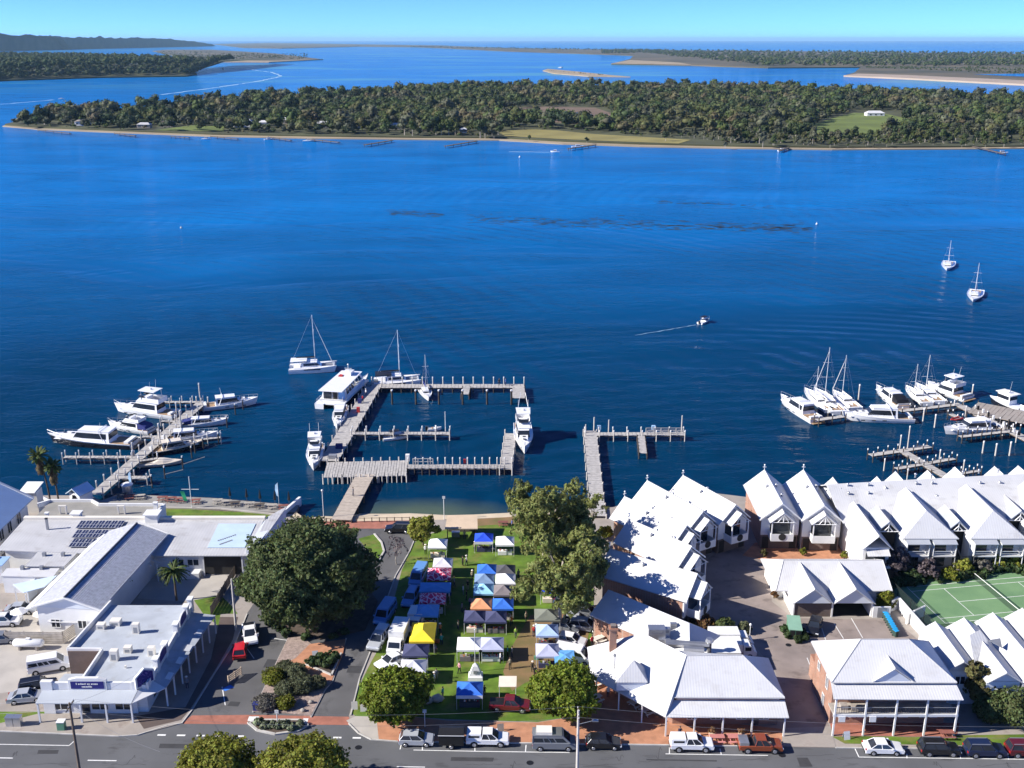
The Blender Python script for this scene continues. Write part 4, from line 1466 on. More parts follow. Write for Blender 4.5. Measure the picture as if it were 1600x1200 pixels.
# annexes
for nm, lab, poly, z, mt in (
        ('annex', 'grey flat roofed annex beside the shingle hall', [(-76.4, 148.6), (-70.2, 148.6), (-69.7, 153.2), (-76.2, 153.2)], 3.5, M_roofL),
        ('service_shed', 'long bright white roofed shed in front of the grey annex', [(-79.3, 146.4), (-71.0, 146.0), (-70.9, 148.4), (-79.2, 148.4)], 3.0, M_roofx),
        ('blue_roof_store', 'small shaded blue roofed store at the picture edge', [(-88.0, 149.0), (-80.4, 149.4), (-80.2, 152.0), (-88.0, 152.0)], 3.2, mat('blue_grey_roof', (.30, .45, .66), .5, .06))):
    c = (sum(p[0] for p in poly) / 4, sum(p[1] for p in poly) / 4, 0)
    t = thing(nm, lab, 'shed', c)
    mb = MB()
    pr = [(c[0] + (p[0] - c[0]) * .94, c[1] + (p[1] - c[1]) * .9) for p in poly]
    mb.prism(pr, 0, z - .12, M_white)
    wpart(mb, 'wall', t)
    mb = MB()
    mb.slab([(p[0], p[1], z + (.25 if i > 1 else 0)) for i, p in enumerate(poly)], .14, mt)
    wpart(mb, 'roof', t)
    for k in range(2):
        mb = MB()
        x = c[0] - 1.5 + 3 * k
        mb.box(x - .25, c[1] + .6, z, x + .25, c[1] + 1.1, z + .8, M_grey)
        wpart(mb, 'roof_vent', t)
t = thing('awning_shed', 'open shed with a tilted pale blue awning roof', 'shed', (*P(55, 915, 0), 0))
mb = MB()
ap = [Q(37, 926, 2.7), Q(69, 917, 2.9), Q(89, 899, 3.2), Q(20, 913, 2.9)]
mb.slab(ap, .1, mat('pale_blue_sheet', (.55, .66, .78), .5, .05))
wpart(mb, 'roof', t)
for p in ap:
    post(t, p[0] * .995 - t.location.x, p[1] * .998 - t.location.y, 0, p[2] - .12, .08)
mb = MB()
a0, a1 = P(45, 940, 0), P(70, 915, 0)
strip(mb, [a0, a1], .2, 2.6, M_shadewall, z0=0)
wpart(mb, 'back_wall', t)

t = thing('waterfront_house', 'tall white house with blue shaded roof cut off by the left edge', 'house', (-92, 164, 0))
mb = MB()
mb.box(-99, 157.5, 0, -85.4, 170.2, 5.0, M_white)
wpart(mb, 'wall', t)
mb = MB()
gable_roof(mb, -100, -84.6, 156.8, 171, 5.0, 9.2, mat('blue_tinted_roof', (.55, .68, .80), .5, .05, stripes=('Y', .4, .4)), axis='y', t=.2)  # white roof turned from the sun, its blue shade put into the colour
wpart(mb, 'roof', t)
mb = MB()
mb.slab([(-92.3, 170.8, 9.3), (-84.5, 170.8, 5.15), (-84.5, 171.3, 5.15), (-92.3, 171.3, 9.3)], .3, M_white)
wpart(mb, 'barge_board', t)
gable_t = MB()
gable_tri(gable_t, -99, -85.4, 5.0, 8.8, M_white, axis='x', at=157.6)
wpart(gable_t, 'gable', t)
for y in (160, 163, 166.5):
    window(t, (-85.36 + 92, y - 164, 3.4), 1.6, 2.2, '+x')

# ---- fan of townhouses on the water
def townhouse(lab, a, b, W, ze=5.6, zr=8.5, brick=True, porchw=.56, seed=0):
    a, b = Vector(a), Vector(b)
    L = (b - a).length
    t = thing('townhouse', lab, 'townhouse', (a.x, a.y, 0), math.atan2(b.y - a.y, b.x - a.x), 'gabled townhouses by the water')
    h = W / 2
    mb = MB()
    mb.box(.3, -h + .25, -1.5, L - .2, h - .25, ze - .1, M_brick if brick else M_white)
    mb.build('wall', t)
    mb = MB()
    mb.box(L - .2, -h + .2, 2.5, L, h - .2, ze - .05, M_white)
    gable_tri(mb, -h + .2, h - .2, ze - .06, zr - .25, M_white, th=.2, axis='y', at=L - .2)
    mb.build('street_wall', t)
    mb = MB()
    gable_tri(mb, -h + .25, h - .25, ze - .11, zr - .3, M_white, th=.2, axis='y', at=.3)
    mb.build('water_gable', t)
    mb = MB()
    gable_roof(mb, -.4, L + .35, -h - .15, h + .15, ze - .1, zr, M_roofx, axis='x')
    rf = mb.build('roof', t)
    mb = MB()
    for s in (-1, 1):
        q = [(L + .36, 0, zr + .06), (L + .36, s * (h + .2), ze - .06), (L + .5, s * (h + .2), ze - .06), (L + .5, 0, zr + .06)]
        mb.slab(q if s < 0 else q[::-1], .26, M_white)
    mb.build('barge_board', t)
    pw = W * porchw / 2
    pz = zr - 1.0
    pe = pz - 1.75
    mb = MB()
    gable_roof(mb, L - .1, L + 2.1, -pw - .25, pw + .25, pe, pz, M_roofx, axis='x', t=.12)
    mb.build('porch_roof', t)
    mb = MB()
    xx = L + 2.0
    for p0, p1 in (((xx, -pw, pe), (xx, pw, pe)), ((xx, 0, pe), (xx, 0, pz - .1)), ((xx, -pw * .5, pe), (xx, 0, pz - .3)), ((xx, pw * .5, pe), (xx, 0, pz - .3)), ((xx, -pw, pe), (xx, 0, pz)), ((xx, pw, pe), (xx, 0, pz))):
        mb.tube(p0, p1, .07, .07, 4, M_white)
    mb.build('porch_truss', t)
    for s in (-1, 1):
        post(t, L + 1.9, s * pw * .95, 2.5, pe, .08)
    mb = MB()
    mb.box(L + .02, -pw, 2.3, L + 2.0, pw, 2.5, M_white)
    mb.box(L + 1.9, -pw, 2.5, L + 2.0, pw, 3.6, M_white)
    for s in (-1, 1):
        mb.box(L + .02, s * pw - .05, 2.5, L + 1.9, s * pw + .05, 3.6, M_white)
    mb.build('balcony', t)
    mb = MB()
    mb.box(L + .005, -pw * .9, 2.6, L + .05, pw * .9, 5.2, M_glass)
    mb.build('balcony_door', t)
    if brick:
        mb = MB()
        mb.tube((L + 2.0, 0, 3.1), (L + 2.06, 0, 3.1), .62, .62, 14, M_dark)
        mb.build('round_ornament', t)
    mb = MB()
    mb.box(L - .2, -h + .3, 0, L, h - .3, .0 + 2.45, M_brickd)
    mb.box(L + .001, -h + .5, .05, L + .03, -h + 1.6, 2.2, M_dark)  # dark panels painted for the shade of the garage recess
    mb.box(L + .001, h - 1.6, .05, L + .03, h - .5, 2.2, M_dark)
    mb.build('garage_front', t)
    mb = MB()
    mb.tube((-.3, 0, zr), (-.3, 0, zr + .9), .05, .05, 5, M_white)
    mb.ball((-.3, 0, zr + .95), .16, M_white, 8, 5)
    mb.box(-.35, -.3, zr + .5, -.25, .3, zr + .6, M_white)
    mb.build('finial', t)
    for k, (fx, s) in enumerate(((.40, 1), (.43, -1), (.7, 1))[: 2 + seed % 2]):
        y = s * .9
        z = zr - .9 * (zr - ze) / h
        mb = MB()
        mb.tube((L * fx, y, z - .2), (L * fx, y, z + .35), .14, .14, 8, M_grey)
        mb.ball((L * fx, y, z + .45), (.26, .26, .2), M_steel, 8, 5)
        mb.build('roof_vent', t)
    return t


P2 = lambda x, y: P(x, y, 8.5)
townhouse('townhouse nearest the pub roof, one end in tree shade', P2(955, 858), P2(1085, 895), 6.6, seed=0)
townhouse('townhouse second from the pub roof, its roof dappled by tree shade', P2(985, 812), P2(1077, 852), 6.8, seed=1)
townhouse('middle townhouse of the curved brick row', P2(978, 777), P2(1070, 819), 6.4, seed=0)
townhouse('townhouse fourth along the curved row, with a round balcony ornament', P2(1013, 752), P2(1096, 797), 6.3, seed=1)
townhouse('townhouse at the far end of the curved row beside the gap', P2(1069, 744), P2(1147, 787), 6.4, seed=0)
townhouse('detached townhouse with a brick side wall right of the gap', P2(1195, 735), P2(1222, 785), 6.7, seed=1)
townhouse('detached townhouse joining the long grey roofed resort block', P2(1256, 735), P2(1287, 788), 6.7, brick=False, seed=0)

# ---- resort block on the right
t = thing('resort_building', 'long pale grey roofed resort block with three big hipped wings and balconies', 'resort', (74, 162, 0))
mb = MB()
mb.prism([(56.5, 160.5), (99, 162.5), (99, 178), (57, 173.0)], -1.2, 5.6, M_white)
wpart(mb, 'wall', t)
r0, r1 = Vector((54.3, 168.0, 9.0)), Vector((101.0, 174.0, 9.0))
mb = MB()
mb.slab([(55.0, 159.8, 5.6), (100.0, 161.5, 5.6), tuple(r1), tuple(r0)], .18, M_roofE)
mb.slab([(100.0, 182.0, 5.4), (54.6, 175.6, 5.4), tuple(r0), tuple(r1)], .18, M_roofE)
wpart(mb, 'main_roof', t)
for px, py in ((1324, 764), (1326, 771), (1356, 763), (1357, 770), (1429, 753), (1431, 760), (1454, 753), (1456, 759), (1464, 770), (1441, 777), (1503, 749), (1528, 747), (1531, 757), (1558, 746), (1562, 756)):
    x, y = P(px, py, 8.2)
    zz = 9.0 - (r0.y + (x - r0.x) * .1285 - y) * .41
    mb = MB()
    mb.tube((x, y, zz - .3), (x, y, zz + .3), .13, .13, 6, M_grey)
    mb.ball((x, y, zz + .4), (.26, .26, .18), M_steel, 8, 4)
    wpart(mb, 'roof_vent', t)
for cx, yb in ((67.6, 166.2), (78.5, 167.6), (89.4, 169.0)):
    hw = 4.5
    mb = MB()
    xr = cx
    mb.slab([(cx + hw, 154.2, 5.5), (cx + hw, yb, 5.5), (xr, yb + .6, 9.0), (xr, 157.4, 9.0)], .16, M_roofE)
    mb.slab([(cx - hw, yb, 5.5), (cx - hw, 154.2, 5.5), (xr, 157.4, 9.0), (xr, yb + .6, 9.0)], .16, M_roofE)
    mb.slab([(cx - hw, 154.2, 5.5), (cx + hw, 154.2, 5.5), (xr, 157.4, 9.0)], .16, M_roofE)
    wpart(mb, 'wing_roof', t)
    mb = MB()
    mb.box(cx - hw + .3, 155.0, 0, cx + hw - .3, 162, 5.4, M_white)
    wpart(mb, 'wing_wall', t)
    for s in (-1, 1):
        bx = cx + s * 2.15
        mb = MB()
        mb.slab([(bx - 1.9, 153.2, 4.95), (bx + 1.9, 153.2, 4.95), (bx + 1.9, 154.9, 5.5), (bx - 1.9, 154.9, 5.5)], .1, mat('grey_awning_roof', (.36, .38, .42), .5, .06))
        wpart(mb, 'awning', t)
        mb = MB()
        mb.box(bx - 1.85, 153.4, 2.6, bx + 1.85, 154.98, 2.78, M_white)
        for sx in (-1.85, 1.75):
            mb.box(bx + sx, 153.4, 0, bx + sx + .1, 153.5, 4.9, M_white)
            mb.box(bx + sx, 153.5, 2.78, bx + sx + .1, 154.98, 4.9, M_white)
        mb.box(bx - 1.75, 153.42, 3.55, bx + 1.75, 153.48, 3.62, M_white)
        mb.box(bx - 1.75, 153.42, 3.15, bx + 1.75, 153.46, 3.19, M_white)
        wpart(mb, 'balcony', t)
        for z in (1.25, 4.0):
            mb = MB()
            mb.box(bx - 1.3, 154.9, z - 1.1, bx + .8, 154.96, z + 1.0, M_glass)
            wpart(mb, 'glass_door', t)
for px0, py0 in ((1371, 792), (1477, 791), (1571, 776)):
    x, y = P(px0, py0, 7.4)
    mb = MB()
    mb2 = MB()
    gable_roof(mb, x - 1.9, x + 1.9, y - 6.0, y + .5, 5.7, 7.5, mat('grey_awning_roof', (.36, .38, .42), .5, .06), axis='y', t=.12)
    wpart(mb, 'small_gable_roof', t)
    for p0, p1 in (((-1.7, 5.7), (1.7, 5.7)), ((-1.7, 5.7), (0, 7.3)), ((1.7, 5.7), (0, 7.3)), ((0, 5.7), (0, 7.3)), ((-.8, 5.7), (0, 6.6)), ((.8, 5.7), (0, 6.6))):
        mb2.tube((x + p0[0], y - 5.9, p0[1]), (x + p1[0], y - 5.9, p1[1]), .09, .09, 4, M_white)
    wpart(mb2, 'gable_truss', t)
    mb = MB()
    mb.box(x - 1.5, y - 5.0, 0, x + 1.5, y - 4.9, 5.2, M_dark)
    wpart(mb, 'stair_opening', t)
    bar(t, 'stair_stringer', (x - 1.2 - 74, y - 5.2 - 162, 5.0), (x + 1.2 - 74, y - 5.6 - 162, 1.0), .14, M_grey, 4)
for px, py in ((1302, 747), (1371, 746), (1400, 738), (1450, 736), (1493, 731), (1555, 730), (1592, 729)):
    x, y = P(px, py, 8.6)
    mb = MB()
    gable_roof(mb, x - 1.9, x + 1.9, y - 4.5, y + .4, 6.6, 8.6, M_roofy, axis='y', t=.12)
    gable_tri(mb, x - 1.7, x + 1.7, 6.5, 8.4, M_white, axis='x', at=y)
    wpart(mb, 'water_gable', t)
t2 = thing('resort_cottage', 'narrow white gabled cottage against the left end of the resort block', 'cottage', (60.3, 157, 0))
ca, cb = Vector(P(1334, 786, 7.6)), Vector(P(1372, 838, 7.6))
mb = MB()
mb.box(ca.x - 2.0, cb.y + .4, 0, ca.x + 2.2, ca.y + .4, 5.4, M_white)
wpart(mb, 'wall', t2)
mb = MB()
gable_roof(mb, ca.x - 2.3, ca.x + 2.5, cb.y - .2, ca.y + .5, 5.4, 7.7, M_roofy, axis='y')
wpart(mb, 'roof', t2)
mb = MB()
mb.slab([(ca.x - 1.6, cb.y - .9, 4.6), (ca.x + 2.0, cb.y - .9, 4.6), (ca.x + 2.0, cb.y + .36, 5.2), (ca.x - 1.6, cb.y + .36, 5.2)], .1, M_roofE)
mb.box(ca.x - 2.0, cb.y - .9, 2.4, ca.x + 2.2, cb.y + .38, 2.6, M_white)
mb.box(ca.x - 1.5, cb.y + .3, 2.7, ca.x + 1.6, cb.y + .38, 4.6, M_glass)
mb.box(ca.x - 1.5, cb.y + .3, .1, ca.x + 1.6, cb.y + .38, 2.2, M_glass)
wpart(mb, 'balcony', t2)

# ---- sawtooth gabled block at bottom right
t = thing('sawtooth_lodge', 'white lodge of four joined gables below the tennis court', 'lodge', (66, 122, 0))
ZR = 6.6
pk = [P(px, py, ZR) for px, py in ((1461, 971), (1506, 965), (1551, 957), (1597, 950), (1645, 944))]
for i, (x, y) in enumerate(pk):
    hw = 2.25
    yf = (117.0, 114.5, 114.5, 118.5, 118.5)[i]
    mb = MB()
    gable_roof(mb, x - hw, x + hw, yf, y, 5.15, ZR, M_roofy, axis='y')
    wpart(mb, 'gable_roof', t)
    mb = MB()
    mb.box(x - hw + .15, yf + .5, 0, x + hw - .152, y - .4, 5.05, M_shadewall if i % 2 else M_white)
    gable_tri(mb, x - hw + .15, x + hw - .15, 5.0, ZR - .2, M_shadewall, axis='x', at=yf + .5)
    wpart(mb, 'wall', t)
    window(t, (x - 66, yf + .46 - 122, 3.6), 1.4, 1.3, '-y')
x, y = P(1530, 1010, 6.4)
mb = MB()
mb.slab([Q(1515, 992, 7.2), Q(1522, 1035, 5.6), Q(1552, 1045, 4.6), Q(1543, 1000, 6.6), Q(1531, 984, 7.4)][::-1], .15, M_roofE)
wpart(mb, 'cross_roof', t)
mb = MB()
mb.slab([Q(1545, 1000, 6.9), Q(1563, 997, 6.9), Q(1566, 1012, 6.2)][::-1], .1, M_grey)
wpart(mb, 'roof_louvre', t)
t = thing('boundary_wall', 'white rendered boundary wall stepping along the tennis court', 'wall', (*P(1420, 980), 0))
mb = MB()
strip(mb, [P(1391, 955), P(1402, 950), P(1452, 1008)], .35, 1.9, M_white, z0=0)
strip(mb, [P(1416, 975), P(1443, 962)], .3, 1.7, M_white, z0=0)
wpart(mb, 'wall_panel', t)

# ================================================================== TREES AND PLANTS
def ball_dirs(rng, n):
    v = rng.normal(size=(n, 3))
    return v / np.linalg.norm(v, axis=1)[:, None]


def leaf_arrays(blobs, n, size, seed, sub=16, subr=.42, low=-.6, core=.66, nu=8, nv=5, jit=.3):
    rng = np.random.default_rng(seed)
    B = np.array(blobs, float)
    k = len(B)
    cs, rs, oc = [], [], []
    for b in B:
        d = ball_dirs(rng, sub * 2)
        d = d[d[:, 2] > low][:sub]
        c = b[:3] + d * b[3:] * rng.uniform(.62, .82, (len(d), 1))
        cs.append(c)
        rs.append(np.cbrt(b[3] * b[4] * b[5]) * subr * rng.uniform(.65, 1.25, len(d)))
        oc.append(np.repeat(b[None, :3], len(d), 0))
    cs, rs, oc = np.concatenate(cs), np.concatenate(rs), np.concatenate(oc)
    w = rs ** 2
    idx = rng.choice(len(cs), n, p=w / w.sum())
    d = ball_dirs(rng, n)
    out = cs[idx] - oc[idx]
    out /= np.linalg.norm(out, axis=1)[:, None] + 1e-6
    flip = (d * out).sum(1) < -.25
    d[flip] *= -1
    pos = cs[idx] + d * (rs[idx] * rng.uniform(.45, 1.05, n) ** .5)[:, None]
    pos += np.stack([sin_noise(pos, seed + 7 + q, 2.2 / max(.6, float(rs.mean())), 2) for q in range(3)], 1) * (rs.mean() * jit)
    nr = d + out * .5 + rng.normal(size=(n, 3)) * .45
    nr /= np.linalg.norm(nr, axis=1)[:, None]
    up = rng.normal(size=(n, 3))
    t1 = np.cross(nr, up)
    t1 /= np.linalg.norm(t1, axis=1)[:, None] + 1e-6
    t2 = np.cross(nr, t1)
    s = (size * rng.uniform(.6, 1.35, n))[:, None] * .5
    e = rng.uniform(.55, 1.0, (n, 1))
    V = np.stack([pos - t1 * s - t2 * s * e, pos + t1 * s * .8 - t2 * s * e, pos + t1 * s + t2 * s * e, pos - t1 * s * .7 + t2 * s * e], 1).reshape(-1, 3)
    Fq = np.arange(4 * n).reshape(-1, 4)
    if core:
        for b in B:
            vs = []
            for j in range(nv + 1):
                th = PI * j / nv
                for i in range(nu):
                    a = 2 * PI * i / nu
                    q = core * rng.uniform(.85, 1.15)
                    vs.append((b[0] + b[3] * q * math.sin(th) * math.cos(a), b[1] + b[4] * q * math.sin(th) * math.sin(a), b[2] + b[5] * q * math.cos(th)))
            fs = [(j * nu + i, (j + 1) * nu + i, (j + 1) * nu + (i + 1) % nu, j * nu + (i + 1) % nu) for j in range(nv) for i in range(nu)]
            Fq = np.concatenate([Fq, np.array(fs) + len(V)])
            V = np.concatenate([V, np.array(vs)])
    return V, Fq


def sin_noise(p, seed, f0, octs=4):
    r = np.random.default_rng(seed)
    out = np.zeros(len(p))
    a, f = 1.0, f0
    for o in range(octs):
        for k in range(5):
            d = r.normal(size=3)
            d /= np.linalg.norm(d)
            out += a * .45 * np.sin(p @ d * f * r.uniform(.7, 1.3) + r.uniform(0, 6.28))
        a *= .62
        f *= 1.95
    return out


def dome_leaves(Rr, H, zb, n, size, seed, rough=.17, hollow=.0):
    """one continuous leafy dome: a crown surface broken up by several sizes of bumps and gaps"""
    rng = np.random.default_rng(seed)
    d = ball_dirs(rng, int(n * 1.5))
    d = d[d[:, 2] > -.75]
    zc = zb + (H - zb) * .42
    ax = np.array([Rr, Rr, 1.0])
    ax = np.stack([np.full(len(d), Rr), np.full(len(d), Rr), np.where(d[:, 2] > 0, H - zc, zc - zb)], 1)
    base = d * ax
    f = 5.5 / Rr
    b = sin_noise(base, seed, f * .9, 2) * .55 + sin_noise(base, seed + 1, f * 3.2, 3) * .45
    fine = sin_noise(base, seed + 2, f * 11, 2)
    keep = fine > rng.uniform(-1.6, -.1, len(d)) - .4
    base, d, b, fine = base[keep][:n], d[keep][:n], b[keep][:n], fine[keep][:n]
    m = len(base)
    pos = base * (1 + rough * b + .04 * fine)[:, None] * (1 - rng.random(m) ** 2.2 * .22)[:, None]
    pos[:, 2] += zc
    nr = d + rng.normal(size=(m, 3)) * .75
    nr /= np.linalg.norm(nr, axis=1)[:, None]
    t1 = np.cross(nr, rng.normal(size=(m, 3)))
    t1 /= np.linalg.norm(t1, axis=1)[:, None] + 1e-6
    t2 = np.cross(nr, t1)
    s = (size * rng.uniform(.55, 1.5, m))[:, None] * .5
    e = rng.uniform(.5, 1.0, (m, 1))
    V = np.stack([pos - t1 * s - t2 * s * e, pos + t1 * s * .8 - t2 * s * e, pos + t1 * s + t2 * s * e, pos - t1 * s * .7 + t2 * s * e], 1).reshape(-1, 3)
    Fq = np.arange(4 * m).reshape(-1, 4)
    vs = []
    nu, nv = 14, 9
    for j in range(nv + 1):
        th = PI * j / nv
        for i in range(nu):
            a = 2 * PI * i / nu
            z = math.cos(th)
            vs.append((.70 * Rr * math.sin(th) * math.cos(a), .70 * Rr * math.sin(th) * math.sin(a), zc + .70 * z * ((H - zc) if z > 0 else (zc - zb))))
    fs = [(j * nu + i, (j + 1) * nu + i, (j + 1) * nu + (i + 1) % nu, j * nu + (i + 1) % nu) for j in range(nv) for i in range(nu)]
    return np.concatenate([V, np.array(vs)]), np.concatenate([Fq, np.array(fs) + len(V)])


def quad_mesh(name, V, Fq, mt, mi=None):
    me = bpy.data.meshes.new(name)
    me.vertices.add(len(V))
    me.vertices.foreach_set('co', np.ascontiguousarray(V, np.float32).ravel())
    me.loops.add(Fq.size)
    me.loops.foreach_set('vertex_index', np.ascontiguousarray(Fq, np.int32).ravel())
    me.polygons.add(len(Fq))
    me.polygons.foreach_set('loop_start', np.arange(0, Fq.size, 4, dtype=np.int32))
    for m in (mt if isinstance(mt, (list, tuple)) else [mt]):
        me.materials.append(m)
    if mi is not None:
        me.polygons.foreach_set('material_index', np.ascontiguousarray(mi, np.int32))
    me.update(calc_edges=True)
    return me


def limbs(trunk_h, r, blobs, mt, seed, lean=(0, 0)):
    rr = random.Random(seed)
    mb = MB()
    top = Vector((lean[0], lean[1], trunk_h))
    mid = Vector((lean[0] * .4 + rr.uniform(-.2, .2), lean[1] * .4 + rr.uniform(-.2, .2), trunk_h * .5))
    mb.tube((0, 0, -.2), mid, r, r * .8, 8, mt)
    mb.tube(mid, top, r * .8, r * .62, 8, mt)
    for b in blobs:
        c = Vector(b[:3])
        m = top.lerp(c, .5) + Vector((rr.uniform(-.4, .4), rr.uniform(-.4, .4), .3))
        mb.tube(top - Vector((0, 0, .2)), m, r * .42, r * .28, 6, mt)
        mb.tube(m, c, r * .28, r * .12, 6, mt)
        for k in range(2):
            e = c + Vector((rr.uniform(-.7, .7) * b[3], rr.uniform(-.7, .7) * b[4], rr.uniform(.2, .8) * b[5]))
            mb.tube(m, e, r * .16, r * .05, 5, mt)
    return mb


def tree(name, lab, cat, base, blobs, n, size, mt, th, tr, seed, bark=None, group=None, sub=16, subr=.42, core=.66, low=-.6, rz=0, whole=None, jit=.3):
    t = thing(name, lab, cat, (*base, 0), rz, group)
    limbs(th, tr, blobs, bark or M_bark, seed).build('trunk', t)
    V, Fq = dome_leaves(*whole, n, size, seed) if whole else leaf_arrays(blobs, n, size, seed, sub, subr, low, core, jit=jit)
    o = bpy.data.objects.new('crown', quad_mesh('crown', V, Fq, mt))
    COL.objects.link(o)
    o.parent = t
    return t


def dome(R_, H, zc, k, seed, flat=.8):
    """blobs filling a dome of radius R_ and top height H"""
    rr = random.Random(seed)
    out = [(0, 0, zc, R_ * .62, R_ * .62, (H - zc) * .9)]
    for i in range(k):
        a = 2 * PI * i / k + rr.uniform(-.25, .25)
        q = R_ * rr.uniform(.50, .64)
        s = R_ * rr.uniform(.36, .46)
        out.append((q * math.cos(a), q * math.sin(a), zc + rr.uniform(-.12, .1) * H, s, s, s * flat))
    for i in range(k // 2):
        a = 2 * PI * i / (k // 2) + .4
        q = R_ * rr.uniform(.25, .4)
        s = R_ * rr.uniform(.30, .38)
        out.append((q * math.cos(a), q * math.sin(a), H - s * flat * rr.uniform(.95, 1.2), s, s, s * flat))
    return out


tree('fig_tree', 'huge dense dark green fig tree shading the side street', 'tree', P(488, 968), dome(9.6, 15.2, 7.0, 13, 11) + [(7.6 * math.cos(a), 7.6 * math.sin(a), 3.6, 3.2, 3.2, 3.0) for a in (-.3, -.9, -1.5, -2.1, -2.7, -3.3)], 60000, .30, F_fig, 4.2, .8, 11, whole=(9.2, 14.8, 1.2))
rr = random.Random(21)


def gum_blobs(R_, H, k, seed):
    r2 = random.Random(seed)
    out = []
    for i in range(k):
        a = r2.uniform(0, 2 * PI)
        q = R_ * math.sqrt(r2.random()) * .85
        z = H * r2.uniform(.42, .92) * (1 - .25 * (q / R_) ** 2)
        s = R_ * r2.uniform(.24, .38)
        out.append((q * math.cos(a), q * math.sin(a), z, s, s, s * .8))
    return out


for i, (lab, px, py, Rr, H, n, sd) in enumerate((
        ('tallest olive gum tree by the water behind the market', 850, 893, 6.4, 19.0, 30000, 41),
        ('broad spreading gum tree with pale branches over the market stalls', 874, 984, 6.6, 15.0, 32000, 42),
        ('gum tree leaning toward the townhouses, its crown joining the bigger gums', 902, 950, 4.6, 14.0, 18000, 43),
        ('gum tree between the tall gum and the townhouse wall', 892, 880, 4.6, 12.5, 15000, 46))):
    tree('gum_tree', lab, 'tree', P(px, py), gum_blobs(Rr, H, 26 if n > 20000 else 17, sd), int(n * 1.3), .24, F_gum, H * .42, .34, sd, bark=M_barkp, group='gum trees beside the market', sub=40, subr=.22, core=.4, low=-.8, jit=.75)
tree('gum_tree', 'thin sparse gum tree beside the foot of the plank jetty', 'tree', P(925, 842), gum_blobs(2.6, 8.5, 12, 44), 2600, .24, F_gum, 4.5, .14, 44, bark=M_barkp, group='gum trees beside the market', sub=20, core=0, jit=1.1)
tree('round_tree', 'bright green round tree beside the white sedans on the lawn', 'tree', P(622, 1130), dome(4.3, 7.4, 4.0, 7, 51), 16000, .25, F_round, 2.4, .22, 51, whole=(3.9, 7.2, 1.4))
tree('round_tree', 'bright green round tree by the hotel terrace', 'tree', P(880, 1123), dome(4.4, 7.2, 3.9, 7, 52), 16000, .25, F_round, 2.3, .22, 52, whole=(4.1, 7.1, 1.4))
tree('round_tree', 'small olive green tree by the black car and barbecue shelter', 'tree', P(661, 852), dome(2.8, 5.2, 2.9, 5, 53), 3500, .32, F_road, 1.8, .15, 53, sub=14)
tree('roadside_tree', 'olive green roadside tree cut by the bottom edge, smaller one', 'tree', P(340, 1250), dome(4.4, 6.6, 3.6, 7, 54), 15000, .25, F_road, 2.2, .22, 54, whole=(4.5, 6.7, 1.4))
tree('roadside_tree', 'larger yellow green roadside tree cut by the bottom edge', 'tree', P(475, 1255), dome(5.0, 7.2, 3.9, 8, 55), 17000, .25, F_road, 2.3, .22, 55, whole=(5.1, 7.3, 1.4))
tree('olive_tree', 'tall sunlit olive bush tree right of the brick house', 'tree', P(1522, 1108), [(0, 0, 2.2, 1.8, 1.8, 2.0), (.3, .2, 4.2, 1.7, 1.6, 1.9), (-.5, .3, 5.6, 1.2, 1.2, 1.3), (.6, -.2, 3.0, 1.5, 1.5, 1.6)], 4500, .34, F_olive, 2.0, .16, 56, sub=14, core=.5)
for lab, px, py, R_, H, mt, sd in (
        ('dark shrub tree in the shade under the right edge fence', 1580, 1128, 2.6, 4.6, F_fig, 61),
        ('shaded garden tree in the corner beyond the brick house', 1545, 1124, 2.0, 3.6, F_fig, 62),
        ('yellow green bush at the corner of the garage roof', 1383, 950, 1.3, 2.6, F_lime, 63),
        ('rusty orange garden bush beside the nearest townhouse', 1098, 985, 1.6, 2.4, F_rust, 64),
        ('dark garden bush in the shade of the nearest townhouse', 1130, 990, 1.6, 2.2, F_fig, 65),
        ('pale green bush by the driveway lamp', 1163, 988, .9, 1.6, F_shrub, 66)):
    tree('garden_shrub', lab, 'shrub', P(px, py), dome(R_, H, H * .5, 5, sd), 2600, .24, mt, H * .3, .08, sd, whole=(R_, H, .1))
# twiggy purple grey trees and shrubs along the resort front
for lab, px, py, R_, H, mt, n, sd in (
        ('bare purple grey tree in front of the resort cottage', 1398, 900, 2.6, 5.0, F_bare, 2600, 71),
        ('bare purple grey tree left of the resort terrace', 1448, 905, 1.9, 3.6, F_bare, 1500, 72),
        ('lime green bush at the court end of the resort garden', 1482, 905, 1.6, 2.1, F_lime, 1100, 73),
        ('dull green bush behind the lime one under the first wing', 1505, 896, 1.7, 2.6, F_road, 1100, 74),
        ('silver grey bush beside the second wing', 1535, 893, 1.7, 2.1, F_grey, 1100, 75),
        ('upright green bush under the second wing balcony', 1558, 888, 1.4, 2.7, F_road, 1000, 76),
        ('green bush at the right edge under the resort balcony', 1582, 888, 1.5, 2.4, F_lime, 1000, 77),
        ('dark low bush behind the court fence corner', 1420, 908, 1.8, 1.9, F_shrubd, 1100, 78)):
    tree('resort_shrub', lab, 'shrub', P(px, py), dome(R_, H, H * .5, 5, sd), n, .28, mt, H * .3, .09, sd, group='shrubs between the resort and the tennis court', sub=10, core=(.25 if mt is F_bare else .6))
hb = [P(1385, 918), P(1440, 908), P(1520, 900), P(1610, 892)]
bl = []
for i in range(26):
    k = i / 25 * 2.999
    a, b2 = hb[int(k)], hb[int(k) + 1]
    f = k - int(k)
    bl.append((a[0] + (b2[0] - a[0]) * f - hb[0][0], a[1] + (b2[1] - a[1]) * f + rr.uniform(-.7, .9) - hb[0][1], .5, 1.2, 1.0, rr.uniform(.6, 1.0)))
V, Fq = leaf_arrays(bl, 6000, .28, 79, 8)
o = link('ground_cover', quad_mesh('ground_cover', V, Fq, F_shrubd), None, (*hb[0], 0))
o['kind'] = 'stuff'

